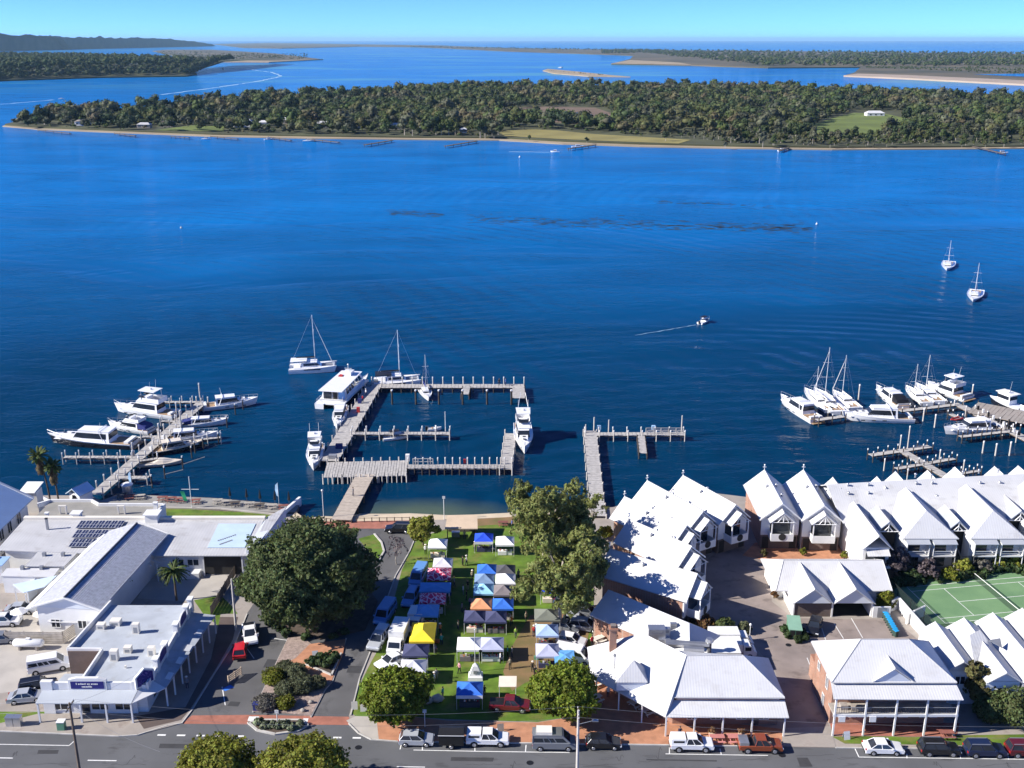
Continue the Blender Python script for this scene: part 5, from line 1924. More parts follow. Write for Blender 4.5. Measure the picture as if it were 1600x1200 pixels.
# garden bed shrubs
for lab, px, py, R_, H, mt, n, sd in (
        ('yellow lime shrub at the left edge of the street garden bed', 428, 1066, 1.5, 1.9, F_lime, 1600, 81),
        ('small yellow lime shrub at the near end of the street garden bed', 447, 1105, 1.15, 1.5, F_lime, 1100, 82),
        ('silver grey shrub at the street bed tip by the blue bin', 416, 1104, 1.6, 1.5, F_grey, 1700, 83),
        ('clipped grey green shrub nearest the brick path', 461, 1058, 1.5, 1.7, F_shrub, 1600, 84),
        ('largest clipped grey green shrub in the middle of the street bed', 472, 1078, 1.75, 2.0, F_shrub, 1900, 85),
        ('clipped grey green shrub left of the largest one', 446, 1084, 1.35, 1.7, F_shrub, 1500, 86),
        ('clipped round shrub at the right edge of the street bed', 497, 1074, 1.05, 1.6, F_shrub, 1200, 87),
        ('upper low shrub behind the lime shrub in the street bed', 445, 1048, 1.3, 1.2, F_shrub, 1200, 88)):
    tree('bed_shrub', lab, 'shrub', P(px, py), dome(R_, H, H * .5, 5, sd), int(n * 1.8), .15, mt, H * .3, .07, sd, group='shrubs in the street garden bed', whole=(R_, H, .05))
bp = P(503, 1040)
bl = [(x, y, .6, .9, .8, .55) for x, y in ((-1.4, -.2), (-.6, .5), (.3, .9), (1.4, 1.2), (.2, -.5), (1.0, .1), (1.6, .4), (.8, -1.0))]
V, Fq = leaf_arrays(bl, 3500, .2, 89, 8)
setp(link('hedge', quad_mesh('hedge', V, Fq, F_shrubd), None, (*bp, .25)), 'dark clipped hedge in the white edged bed by the brick path', 'hedge')
bp = P(434, 1137)
bl = [(x, rr.uniform(-.5, .5), .3, .75, .6, .42) for x in np.linspace(-2.7, 2.7, 11)]
V, Fq = leaf_arrays(bl, 3500, .18, 90, 8)
setp(link('hedge', quad_mesh('hedge', V, Fq, mat('median_foliage', (.11, .13, .07), .7, .3, rand=.35)), None, (*bp, .12)), 'low green planting filling the kerbed traffic island', 'hedge')
tree('bare_tree', 'leafless grey twiggy tree on the brick patch by the side street', 'tree', P(620, 882), [(0, 0, 3.2, 1.6, 1.6, 1.6), (.8, .3, 2.6, 1.1, 1.1, 1.1), (-.8, -.2, 2.5, 1.1, 1.1, 1.1)], 420, .22, F_bare, 1.8, .1, 91, bark=M_barkp, sub=10, core=0)
bp = P(478, 996)
bl = [(x, y, .4, .8, .8, .5) for x, y in ((-6, 3.5), (-4.5, 2), (-3, .5), (4, -.5), (5.5, .6), (-7, 5), (0, -.4))]
V, Fq = leaf_arrays(bl, 2400, .22, 92, 8)
o = link('undergrowth', quad_mesh('undergrowth', V, Fq, F_shrubd), None, (*bp, .1))
o['kind'] = 'stuff'
# hedges and fence plants around the driveway bin
bp = P(1240, 990)
bl = [(-1.3, .6, .5, .5, .9, .55), (-1.2, -1.0, .5, .5, .8, .55), (0, -2.3, .5, .9, .5, .5), (1.0, -2.0, .5, .6, .5, .5), (1.3, -.6, .5, .4, .8, .5)]
V, Fq = leaf_arrays(bl, 2200, .2, 93, 10)
setp(link('hedge', quad_mesh('hedge', V, Fq, F_shrubd), None, (*bp, 0)), 'low dark hedge around the green bin enclosure on the driveway', 'hedge')
for lab, px, py, mt in (('small yellow green shrub at the left townhouse forecourt corner', 1193, 870, F_olive), ('yellow green shrub between the two detached townhouses', 1254, 868, F_lime), ('lime shrub right of the second detached townhouse', 1318, 873, F_lime), ('red flowering shrub at the garage side wall', 1210, 935, F_rust)):
    tree('forecourt_shrub', lab, 'shrub', P(px, py), dome(.7, 1.4, .7, 4, px), 500, .2, mt, .4, .05, px, sub=8)
tree('garden_shrub', 'green bush at the brick wall foot by the jetty', 'shrub', P(944, 842), dome(1.7, 2.4, 1.2, 5, 94), 1500, .26, F_road, .6, .08, 94, sub=10)
tree('garden_shrub', 'round grey green bush in front of the restaurant porch', 'shrub', P(301, 888), dome(1.5, 2.6, 1.3, 5, 95), 1400, .24, F_shrub, .7, .08, 95, sub=10)


# palms
def palm(lab, base, h, r, dead, seed, fan=False, lean=0.0):
    t = thing('palm_tree', lab, 'palm', (*base, 0))
    rr = random.Random(seed)
    mb = MB()
    pr = Vector((0, 0, -.1))
    for k in range(1, 7):
        q = Vector((lean * (k / 6) ** 2, 0, h * k / 6))
        mb.tube(pr, q, .2 - .012 * k, .2 - .012 * (k + 1), 8, M_bark)
        pr = q
    mb.build('trunk', t)
    groups = [(F_palm, 60, 1)] + ([(F_palmd, 60, -1)] if dead else [])
    for mt, cnt, up in groups:
        mb = MB()
        for k in range(cnt):
            a = rr.uniform(0, 2 * PI)
            el = rr.uniform(-.2, 1.2) if up > 0 else rr.uniform(-1.35, -.4)
            L = r * rr.uniform(.8, 1.1) * (.75 if up < 0 else 1)
            p = Vector((lean, 0, h + (.1 if up > 0 else -.2 - rr.random() * 2.0)))
            d = Vector((math.cos(a) * math.cos(el), math.sin(a) * math.cos(el), math.sin(el)))
            side = Vector((-math.sin(a), math.cos(a), 0))
            pts = [p.copy()]
            for s in range(4):
                d = (d + Vector((0, 0, -.26 * (1.2 if not fan else .7)))).normalized()
                p = p + d * L / 4
                pts.append(p.copy())
            wd = [.04, .18, .22, .15, .02] if not fan else [.03, .08, .24, .30, .10]
            for s in range(4):
                for sg in (-1, 1):
                    mb.face([pts[s], pts[s + 1], pts[s + 1] + side * sg * wd[s + 1] + Vector((0, 0, -.14)), pts[s] + side * sg * wd[s] + Vector((0, 0, -.08))], mt)
        mb.build('frond_crown' if up > 0 else 'dead_skirt', t)
    return t


palm('taller fan palm standing at the water by the marina', P(79, 786), 9.4, 2.0, True, 1, True, -1.0)
palm('shorter shaggy fan palm beside the taller one', P(92, 786), 7.2, 1.9, True, 2, True, -.3)
palm('feathery palm on the restaurant patio', P(276, 938), 5.0, 2.6, False, 3)
palm('small dark palm against the shingle hall wall', P(199, 936), 3.6, 1.3, False, 4)

# ------------------------------------------------------------------ far trees
def bl0(rr, q, a):
    return (q * math.cos(a), q * math.sin(a), rr.uniform(4.5, 8), rr.uniform(2.6, 4.2), rr.uniform(2.6, 4.2), rr.uniform(1.8, 2.8))


def far_tree_arrays(seed, n=170, tall=False, nb=6):
    rr = random.Random(seed)
    bl = []
    for i in range(nb):
        a = rr.uniform(0, 2 * PI)
        q = rr.uniform(.4, 2.6)
        bl.append((q * math.cos(a), q * math.sin(a), rr.uniform(4.5, 8.8) if not tall else rr.uniform(4, 11), rr.uniform(1.6, 2.6), rr.uniform(1.6, 2.6), rr.uniform(1.3, 2.2)) if nb > 4 else bl0(rr, q, a))
    return leaf_arrays(bl, n, .95 if nb > 4 else 1.15, seed, 8, .55, core=.8, nu=8 if nb > 4 else 6, nv=5 if nb > 4 else 4)


FT = [far_tree_arrays(200 + i, 320, i > 3) for i in range(6)]
FTM = []
for i, (V, Fq) in enumerate(FT):
    Vt = np.array([(-.2, -.2, -1), (.2, -.2, -1), (.2, .2, -1), (-.2, .2, -1), (-.15, -.15, 6), (.15, -.15, 6), (.15, .15, 6), (-.15, .15, 6)])
    Ft = np.array([(0, 1, 5, 4), (1, 2, 6, 5), (2, 3, 7, 6), (3, 0, 4, 7)])
    for c in range(8):
        mi = np.concatenate([np.zeros(len(Fq), int), np.ones(4, int)])
        FTM.append(quad_mesh('far_tree_%d_%d' % (i, c), np.concatenate([V, Vt]), np.concatenate([Fq, Ft + len(V)]), [F_is[c], M_barkp], mi))


def inside(p, poly):
    c = False
    n = len(poly)
    for i in range(n):
        a, b = poly[i], poly[i - 1]
        if (a[1] > p[1]) != (b[1] > p[1]) and p[0] < (b[0] - a[0]) * (p[1] - a[1]) / (b[1] - a[1]) + a[0]:
            c = not c
    return c


ISLP = [(22, 196), (60, 199.5), (180, 204.2), (230, 206), (240, 199), (345, 200), (352, 210), (480, 212), (640, 214), (775, 215.5), (800, 202), (880, 205), (1000, 214), (1090, 219), (1150, 228.5), (1300, 230.5), (1500, 229.5), (1700, 226.5), (1760, 222), (1760, 158), (1600, 157), (1400, 151), (1240, 143), (1060, 139), (860, 139), (700, 140), (560, 149), (400, 156), (250, 169), (120, 179), (50, 189)]
HOLES = [[(1262, 213), (1272, 196), (1310, 184), (1335, 174), (1400, 174), (1425, 186), (1432, 202), (1400, 207), (1340, 216), (1300, 219)], [(785, 186), (800, 172), (860, 168), (930, 169), (968, 180), (962, 196), (900, 192), (830, 186)]]
HSP = [P(a, b, 1.2) for a, b in ((130, 196), (226, 200), (262, 198), (380, 198), (412, 199), (443, 193), (505, 200), (556, 200), (617, 202), (666, 205), (724, 207))]
rng = random.Random(77)
cand = []
tries = 0
while tries < 90000 and len(cand) < 5600:
    tries += 1
    px = rng.uniform(0, 1650)
    # even density on the ground, not on the picture
    D = 870 + 1050 * rng.random() ** .9
    x = (px - 800) / F * D
    yy = math.sqrt(max(1, D * D))
    a = (yy * CP - (WZ - CH) * -SP)
    dcam = yy * CP - (0 - CH) * SP
    pxx = 800 + F * x / dcam
    pyy = 600 - F * (yy * SP + (0 - CH) * CP) / dcam
    p = (pxx, pyy)
    if any(abs(x - hx) < 9 and -30 < yy - hy < 10 for hx, hy in HSP):
        continue
    if not inside(p, ISLP) or any(inside(p, h) for h in HOLES):
        continue
    if mnoise.noise((x * .012, yy * .012, 3.3)) < -.5:
        continue
    cand.append((yy, x, p))
for i in range(70):
    px = rng.uniform(30, 790) if i < 52 else rng.uniform(1090, 1640)
    py = (198.3 + 8 * min(1, px / 330) + max(0, px - 330) * .0215) if px < 800 else 230.2
    x, yy = P(px, py - rng.uniform(0, 3.5), 1.2)
    if any(abs(x - hx) < 8 for hx, hy in HSP):
        continue
    cand.append((yy, x, (px, py)))
cand.sort()
front = cand[:270]
back = cand[270:]


def species(x, y, p):
    """kinds of tree grow in patches"""
    v = mnoise.noise((x * .009, y * .006, 8.1))
    if p[0] < 560:
        return rng.choices(range(8), (6, 4, 2, 1, 1, 4, 2, 1) if v < .1 else (2, 3, 4, 3, 2, 2, 3, 1))[0]
    return rng.choices(range(8), (4, 5, 3, 1, 1, 4, 4, 0) if v < -.05 else ((1, 3, 5, 4, 3, 2, 3, 1) if v < .3 else (0, 1, 2, 4, 5, 1, 1, 3)))[0]


for i, (y, x, p) in enumerate(front):
    # the left half of the island carries darker, taller trees
    c = species(x, y, p)
    k = rng.randrange(6)
    s = rng.choice((.5, .8, 1.0, 1.15, 1.5)) * rng.uniform(.8, 1.2)
    if p[0] > 1050 or 780 < p[0] < 960:
        s *= .62
    o = link('island_tree', FTM[k * 8 + c], None, (x, y, 1.0), rng.uniform(0, 6.28), scale=(s, s, s * rng.uniform(.85, 1.2)))
    setp(o, 'tree standing near the shore of the wooded island across the lake', 'tree', 'trees along the island shore')
# lone trees one can tell apart on the island
for lab, px, py, s, c in (('dark round tree at the left tip of the island', 70, 196, 2.0, 0), ('second dark tree beside the tip of the island', 112, 197, 1.5, 0), ('dark tree beside the white farmhouse on the island paddock', 1412, 196, 1.7, 0), ('lone shore tree in front of the island lawn', 1040, 222, .85, 0), ('small shrub tree alone at the island shore lawn', 826, 220, .45, 1), ('small tree on the low front edge of the green paddock', 1388, 212, .9, 1), ('dark pair tree at the right end of the island', 1540, 205, 1.5, 0), ('dark tree right of the paddock gate', 1440, 204, 1.1, 0), ('bush on the point beside the small pier', 917, 224, .5, 0), ('broad green tree at the left end of the paddock', 1243, 219, 1.3, 1)):
    o = link('island_tree', FTM[(px % 4) * 8 + c], None, (*P(px, py, .5), 1.0), px, scale=(s, s, s))
    setp(o, lab, 'tree', 'trees along the island shore')


def forest(name, lst):
    """one mass of trees: lst of (x, y, z, scale, kind, colour)"""
    Vs, Fs, Ms = [], [], []
    off = 0
    for (x, y, z, s, k, c) in lst:
        V, Fq = FT[k]
        a = rng.uniform(0, 6.28)
        ca, sa = math.cos(a) * s, math.sin(a) * s
        W = np.empty_like(V)
        W[:, 0] = V[:, 0] * ca - V[:, 1] * sa + x
        W[:, 1] = V[:, 0] * sa + V[:, 1] * ca + y
        W[:, 2] = V[:, 2] * s + z
        Vs.append(W)
        Fs.append(Fq + off)
        Ms.append(np.full(len(Fq), c, int))
        off += len(V)
    me = quad_mesh(name, np.concatenate(Vs), np.concatenate(Fs), F_is, np.concatenate(Ms))
    o = link(name, me)
    o['kind'] = 'stuff'
    return o


FT = [far_tree_arrays(300 + i, 95, False, 3) for i in range(6)]
lst = []
for (y, x, p) in back:
    c = species(x, y, p)
    lst.append((x, y, .6, rng.choice((.55, .8, 1.0, 1.0, 1.2, 1.5)) * rng.uniform(.8, 1.2) * (1.0 if y < 1500 else 1.12), rng.randrange(6), c))
forest('island_woods', lst)
# scrubby undergrowth on the island
FT = [far_tree_arrays(400 + i, 40, False, 2) for i in range(3)]
lst = []
for i in range(2600):
    px, py = rng.uniform(20, 1640), rng.uniform(150, 228)
    if inside((px, py), ISLP) and not any(inside((px, py), h) for h in HOLES):
        x, y = P(px, py, 0)
        lst.append((x, y, -.4, rng.uniform(.25, .5), rng.randrange(3), rng.choice((1, 2, 3, 4, 6, 7))))
for i in range(130):
    px = rng.uniform(1262, 1440)
    x, y = P(px, 213 + rng.uniform(0, 13), 0)
    lst.append((x, y, -.4, rng.uniform(.3, .55), rng.randrange(3), rng.choice((1, 2, 3))))
forest('island_undergrowth', lst)
# peninsula woods on the left and far shore scrub
FT = [far_tree_arrays(500 + i, 45, False, 3) for i in range(4)]
lst = []
PEN = [(-60, 128), (0, 125.5), (150, 120.5), (290, 118), (303, 115.5), (296, 111), (240, 105), (140, 101), (60, 98), (-60, 96)]
PW = [P(a, b, 0) for a, b in PEN]
xs, ys = [p[0] for p in PW], [p[1] for p in PW]
while len(lst) < 1500:
    x, y = rng.uniform(min(xs), max(xs)), min(ys) + (max(ys) - min(ys)) * rng.random() ** 2.6
    if inside((x, y), PW):
        fy = 2020 + max(0, min(1, (x + 1000) / 400)) * 330
        up = max(0, min(1, (y - fy) / 380))
        lst.append((x, y, 1.0 + 22 * up, rng.uniform(1.3, 2.1), rng.randrange(4), rng.choices((0, 1, 2), (5, 3, 1))[0]))
FR = [P(a, b, 0) for a, b in ((-60, 127.4), (0, 125.2), (150, 120.4), (290, 117.8), (304, 115.4))]
for i in range(1100):
    k = rng.random() * 3.999
    a, c = FR[int(k)], FR[int(k) + 1]
    f = k - int(k)
    d = 620 * rng.random() ** 1.5
    x, y = a[0] + (c[0] - a[0]) * f - d * .08, a[1] + (c[1] - a[1]) * f + d
    lst.append((x, y, 1.0 + 22 * min(1, d / 380), rng.uniform(.9, 1.9), rng.randrange(4), rng.choices((0, 1, 2, 5), (5, 4, 1, 3))[0]))
forest('peninsula_woods', lst)
lst = []
for i in range(3000):
    px = rng.uniform(940, 1640)
    lim = 84 + max(0, min(1, (px - 1000) / 210)) * 20 + 3 * mnoise.noise((px * .02, 1.7, 0))
    py = rng.uniform(79.2 + max(0, px - 1000) * .008, lim)
    x, y = P(px, py, 0)
    lst.append((x, y, 0, rng.uniform(1.0, 2.0), rng.randrange(4), rng.choice((0, 1, 1, 2, 5, 6, 6, 4))))
for i in range(200):
    px = rng.uniform(640, 1000)
    x, y = P(px, 73.2 + (px - 640) * .0165 + rng.uniform(0, 1.4), 0)
    lst.append((x, y, 0, rng.uniform(.9, 1.8), rng.randrange(4), rng.choice((0, 1, 3))))
for i in range(480):
    px = rng.uniform(242, 480)
    x, y = P(px, rng.uniform(80, 92) * 1.0 if px < 330 else rng.uniform(85, 94), 0)
    lst.append((x, y, 0, rng.uniform(.5, 1.0), rng.randrange(4), rng.choice((1, 2, 3, 3))))
for i in range(420):
    px = rng.uniform(1352, 1640)
    x, y = P(px, 106 + rng.random() * (px - 1340) * .045, 0)
    lst.append((x, y, 0, rng.uniform(.35, .7), rng.randrange(4), rng.choice((1, 2, 6, 6))))
for i in range(45):
    f = rng.random()
    x, y = P(858 + 85 * f, 110.6 + 7 * f + rng.uniform(-.6, .8), 0)
    lst.append((x, y, -.5, rng.uniform(.2, .4), rng.randrange(4), rng.choice((2, 3, 7))))
forest('far_shore_scrub', lst)

# ================================================================== JETTIES
JZ = 0.55


class Jetty:
    def __init__(s, lab, p, name='jetty'):
        s.o = (*P(*p, JZ), 0)
        s.t = thing(name, lab, 'jetty', s.o)

    def L(s, x, y, z):
        return (x - s.o[0], y - s.o[1], z)

    def deck(s, a, b, w, pitch=.8, mt=None, piles=4.0, pz=1.1, pr=.13, cap=True, side=(-1, 1), z=JZ, pilemat=None):
        """planked walkway between picture points a and b (at deck height) with piles along both sides"""
        mt = mt or M_plank
        A, B = Vector(P(*a, z)) if not isinstance(a, Vector) else a, Vector(P(*b, z)) if not isinstance(b, Vector) else b
        d = (B - A)
        Ln = d.length
        rz = math.atan2(d.y, d.x)
        u = d.normalized()
        n = Vector((-u.y, u.x))
        k = max(1, int(round(Ln / pitch)))
        st = Ln / k
        for i in range(k):
            c = A + u * (i + .5) * st
            link('plank', ubox(mt), s.t, s.L(c.x, c.y, z - .04 + rnd.uniform(-.012, .012)), rz + rnd.uniform(-.012, .012), scale=(st - .07, w + rnd.uniform(-.04, .04), .09))
        for sg in (-1, 1):
            c = (A + B) / 2 + n * sg * w * .42
            link('bearer', ubox(M_timberd), s.t, s.L(c.x, c.y, z - .22), rz, scale=(Ln, .16, .24))
        if piles:
            m = max(1, int(round(Ln / piles)))
            for i in range(m + 1):
                for sg in side:
                    c = A + u * Ln * i / m + n * sg * (w / 2 + .1)
                    s.pile(c.x, c.y, z + pz, pr, cap, pilemat)
        return A, B, u, n

    def pile(s, x, y, top, r=.13, cap=True, mt=None):
        o = link('pile', ucyl(mt or M_pile), s.t, s.L(x, y, -2.0), scale=(r, r, top + 2.0))
        if cap:
            link('pile_cap', ucyl(M_white), o, (0, 0, 1.0), scale=(1.12, 1.12, .35 / (top + 2.0)))
        return o

    def rail(s, A, B, z, h=.9, gap=2.0, mt=None):
        mt = mt or M_timber
        d = B - A
        n = max(1, int(round(d.length / gap)))
        for i in range(n + 1):
            c = A + d * i / n
            link('rail_post', ubox(mt), s.t, s.L(c.x, c.y, z + h / 2), math.atan2(d.y, d.x), scale=(.14, .14, h))
        for hh in (.5, 1.0):
            c = (A + B) / 2
            link('rail', ubox(mt), s.t, s.L(c.x, c.y, z + h * hh), math.atan2(d.y, d.x), scale=(d.length, .07, .1))

    def box(s, name, p, sz, mt, rz=0, z=JZ):
        x, y = P(*p, z)
        return link(name, ubox(mt), s.t, s.L(x, y, z + sz[2] / 2), rz, scale=sz)


M_jpost = mat('pale_jetty_post', (.50, .47, .43), .8, .15)
# central public jetty
J = Jetty('big public jetty with a broad timber landing, long finger and three side arms', (560, 760), 'public_jetty')
J.deck((533, 812), (571, 741), 3.6, 1.2, M_plankw, piles=5, pz=.0, cap=False)
A, B = Vector(P(508, 734, JZ)), Vector(P(636, 731, JZ))
J.deck(A, B, 8.0, .55, M_plank, piles=1.9, pz=.75, pr=.13, pilemat=M_jpost, cap=False)
for k in range(18):
    c = A.lerp(B, k / 17) + Vector((0, -3.9))
    link('fender_pile', ucyl(M_jpost), J.t, J.L(c.x + .3, c.y - .25, -1.5), scale=(.11, .11, 2.1))
J.deck((514, 720), (583, 604), 3.8, .9, M_plank, piles=4.2, pz=.9, cap=False, pilemat=M_jpost)
A, B, u, n = J.deck((580, 603), (819, 603), 2.9, .9, M_plank, piles=0)
for k in range(16):
    c = A.lerp(B, k / 15) + Vector((0, 1.5))
    J.pile(c.x, c.y, 2.1, .13, True, M_jpost)
for k in range(16):
    c = A.lerp(B, k / 15) + Vector((0, -1.5))
    J.pile(c.x, c.y, .6, .12, False)
J.deck((810, 603), (810.6, 622), 3.0, .9, M_plank, piles=4, pz=.2, cap=False)
J.deck((729, 605), (726.5, 616), 1.8, .8, M_plank, piles=3, pz=.2, cap=False)
for px in (613, 650, 686, 723, 761, 799):
    x, y = P(px, 632, WZ)
    J.pile(x, y, 2.6, .22, True)
A, B, u, n = J.deck((550, 677), (703, 677), 1.7, .8, M_plank, piles=3.2, pz=1.0, pilemat=M_jpost)
x, y = P(696, 674, JZ)
link('light_pole', ucyl(M_white), J.t, J.L(x, y, JZ), scale=(.07, .07, 4.6))
A, B, u, n = J.deck((637, 729), (800, 729), 2.3, .7, M_plank, piles=1.5, pz=1.15, pr=.11, side=(1,), pilemat=M_jpost)
for k in range(15):
    c = A.lerp(B, k / 14) + Vector((0, -1.2))
    J.pile(c.x, c.y, .7, .12, False)
J.rail(A + Vector((0, -1.1)), B + Vector((0, -1.1)), JZ, .8, 1.5, M_jpost)
J.rail(A + Vector((1, 1.0)), A + Vector((5.0, 1.0)), JZ, 1.3, 1.0, M_jpost)
J.deck((790.5, 733), (798, 677), 2.3, .8, M_plank, piles=4, pz=.9, cap=False, pilemat=M_jpost)
for p, sz, mt in (((637, 720), (.8, .8, 1.4), M_white), ((530, 700), (1.4, .9, .9), M_bluecv), ((520, 716), (1.6, 1.0, .8), M_grey), ((560, 644), (.7, .7, 1.2), M_red), ((562, 630), (.8, .6, 1.1), M_bluecv), ((726, 724), (.5, .4, .9), M_red)):
    J.box('jetty_box', p, sz, mt)
# plain jetty
J = Jetty('plain plank jetty with a right angled arm beside the gum trees', (928, 740), 'plank_jetty')
J.deck((935, 806), (922, 673), 2.7, .95, M_plank, piles=5, pz=.35, cap=False, pilemat=M_jpost)
A, B, u, n = J.deck((914, 678), (1069, 678), 2.0, .8, M_plank, piles=3.2, pz=.9, pr=.12, pilemat=M_jpost)
J.rail(A + (B - A) * .62 + Vector((0, 1.0)), B + Vector((0, 1.0)), JZ, 1.0, 1.6, M_jpost)
J.rail(A + (B - A) * .62 + Vector((0, -1.0)), B + Vector((0, -1.0)), JZ, 1.0, 1.6, M_jpost)
J.deck((1002, 681), (1005, 708), 1.5, .7, M_plank, piles=2, pz=.2, cap=False)
for px, py, h in ((928, 672, 3.0), (951, 672, 2.4), (1065, 672, 3.4), (915, 676, 1.9)):
    x, y = P(px, py, JZ)
    J.pile(x, y, JZ + h, .14, False, M_jpost)
for px in (936, 1021):
    J.box('water_box', (px, 671), (.8, .6, .9), mat('pale_blue_box', (.35, .55, .75), .5, .1))
# marina at left
J = Jetty('weathered marina walkway running out diagonally at the left with side fingers', (230, 690), 'marina_jetty')
A, B, u, n = J.deck((150, 772), (316, 628), 2.6, .8, M_plank, piles=3.2, pz=1.0, pilemat=M_jpost)
for a, b, w in (((100, 714), (208, 714), 1.3), ((250, 628), (316, 628), 1.3), ((222, 682), (250, 682), 1.2), ((240, 694), (345, 683), 1.0), ((216, 720), (246, 716), 1.0), ((183, 746), (232, 746), 1.6), ((252, 658), (275, 658), 1.0)):
    J.deck(a, b, w, .8, M_plank, piles=2.8, pz=.9, pr=.11, pilemat=M_jpost)
for px, py, h in ((313, 627, 4.2), (283, 668, 3.6), (250, 690, 3.8), (208, 712, 2.6), (276, 645, 2.2)):
    x, y = P(px, py, JZ)
    J.pile(x, y, JZ + h, .15, True, M_jpost)
for px, py in ((355, 668), (368, 648), (380, 640), (300, 716), (318, 702), (342, 694), (258, 748), (286, 732), (238, 762), (305, 708)):
    x, y = P(px, py, WZ)
    J.pile(x, y, 1.6, .14, True)
for a, b in (((258, 741), (286, 734)), ((210, 762), (238, 758)), ((287, 725), (320, 714))):
    A, B = Vector((*P(*a, .9), .9)), Vector((*P(*b, .9), .9))
    bar(J.t, 'mooring_beam', A - J.t.location, B - J.t.location, .08, M_timber, 5)
# T jetty near the resort
J = Jetty('small cross shaped jetty in front of the resort gables', (1440, 722), 'cross_jetty')
J.deck((1408, 703), (1482, 746), 1.9, .8, M_plank, piles=4, pz=.3, cap=False)
J.deck((1360, 711), (1453, 697), 1.6, .8, M_plank, piles=2.5, pz=.8, pr=.11)
J.deck((1400, 732), (1491, 716), 1.2, .8, M_plank, piles=2.2, pz=.8, pr=.11)
J.deck((1492, 741), (1530, 735), 1.0, .8, M_plank, piles=2.2, pz=.8, pr=.11)
for px, py, h in ((1418, 700, 4.6), (1406, 700, 2.6), (1468, 716, 1.6), (1505, 734, 1.8), (1382, 726, 1.0), (1418, 742, 1.0)):
    x, y = P(px, py, JZ)
    J.pile(x, y, JZ + h, .13, True, M_jpost)
# right marina
J = Jetty('resort marina pontoon walkway with side fingers at the right edge', (1500, 640), 'resort_marina')
J.deck((1498, 632), (1640, 704), 2.2, .8, M_plank, piles=4.5, pz=.9, pilemat=M_jpost)
J.deck((1406, 642), (1500, 631), 1.5, .8, M_plank, piles=3.2, pz=.9)
J.deck((1276, 656), (1318, 650), 1.5, .8, M_plank, piles=3.2, pz=.9)
J.deck((1500, 682), (1590, 672), 1.3, .8, M_plank, piles=2.4, pz=1.3)
J.deck((1485, 646), (1515, 660), 1.2, .8, M_plank, piles=3, pz=.6)
A, B = Vector(P(1520, 636, .9)), Vector(P(1618, 655, .9))
J.deck(A, B, 9.0, .9, M_conc, piles=4, pz=.3, cap=False, z=.9)
for px, py, h in ((1341, 626, 3.0), (1442, 658, 2.0), (1460, 668, 2.0), (1518, 622, 2.4), (1577, 712, 2.0), (1555, 712, 1.6), (1535, 708, 1.6)):
    x, y = P(px, py, WZ)
    J.pile(x, y, h, .17, True, M_jpost)
for k in range(9):
    J.box('bollard', (1528 + k * 8, 640 + k * 5), (.4, .4, .9), M_white if k % 2 else M_black, z=.9)
for lab, p0, p1, w in (('thin pier at the left tip of the island', (60, 203), (110, 208), 3), ('pier with small boats at the left part of the island', (180, 208), (212, 212), 3), ('dark pier left of the front lawn', (268, 213), (296, 215), 3), ('long pier in front of the island lawn houses', (330, 213), (372, 217), 3), ('pier beside the moored white boats', (420, 214), (455, 219), 3), ('pier with a moored launch left of the middle of the island', (480, 217), (530, 222), 4), ('dark pier in front of the white roofed island house', (570, 226), (612, 219), 4), ('pier with a boat shed roof in the middle', (696, 228), (744, 220), 4), ('pier with a white launch at the shore lawn', (888, 232), (930, 226), 4), ('little pale pier under the paddock hedge', (1218, 235), (1232, 230), 3), ('pier with a square head at the right end of the island', (1520, 228), (1570, 240), 3)):
    J = Jetty(lab, p0, 'island_jetty')
    A, B = Vector(P(*p0, 1.0)), Vector(P(*p1, 1.0))
    mb = MB()
    strip(mb, [A, B], w * .8, 1.0, M_timberd, z0=.6)
    wpart(mb, 'deck', J.t)
    for k in range(5):
        c = A.lerp(B, k / 4)
        J.pile(c.x, c.y - w * .4, 1.6, .2, False)

# ================================================================== BOATS


def place(name, lab, cat, st, bo, group):
    S_, B_ = Vector(P(*st, WZ)), Vector(P(*bo, WZ))
    c = (S_ + B_) / 2
    d = B_ - S_
    t = thing(name, lab, cat, (c.x, c.y, WZ), math.atan2(d.y, d.x), group)
    return t, d.length


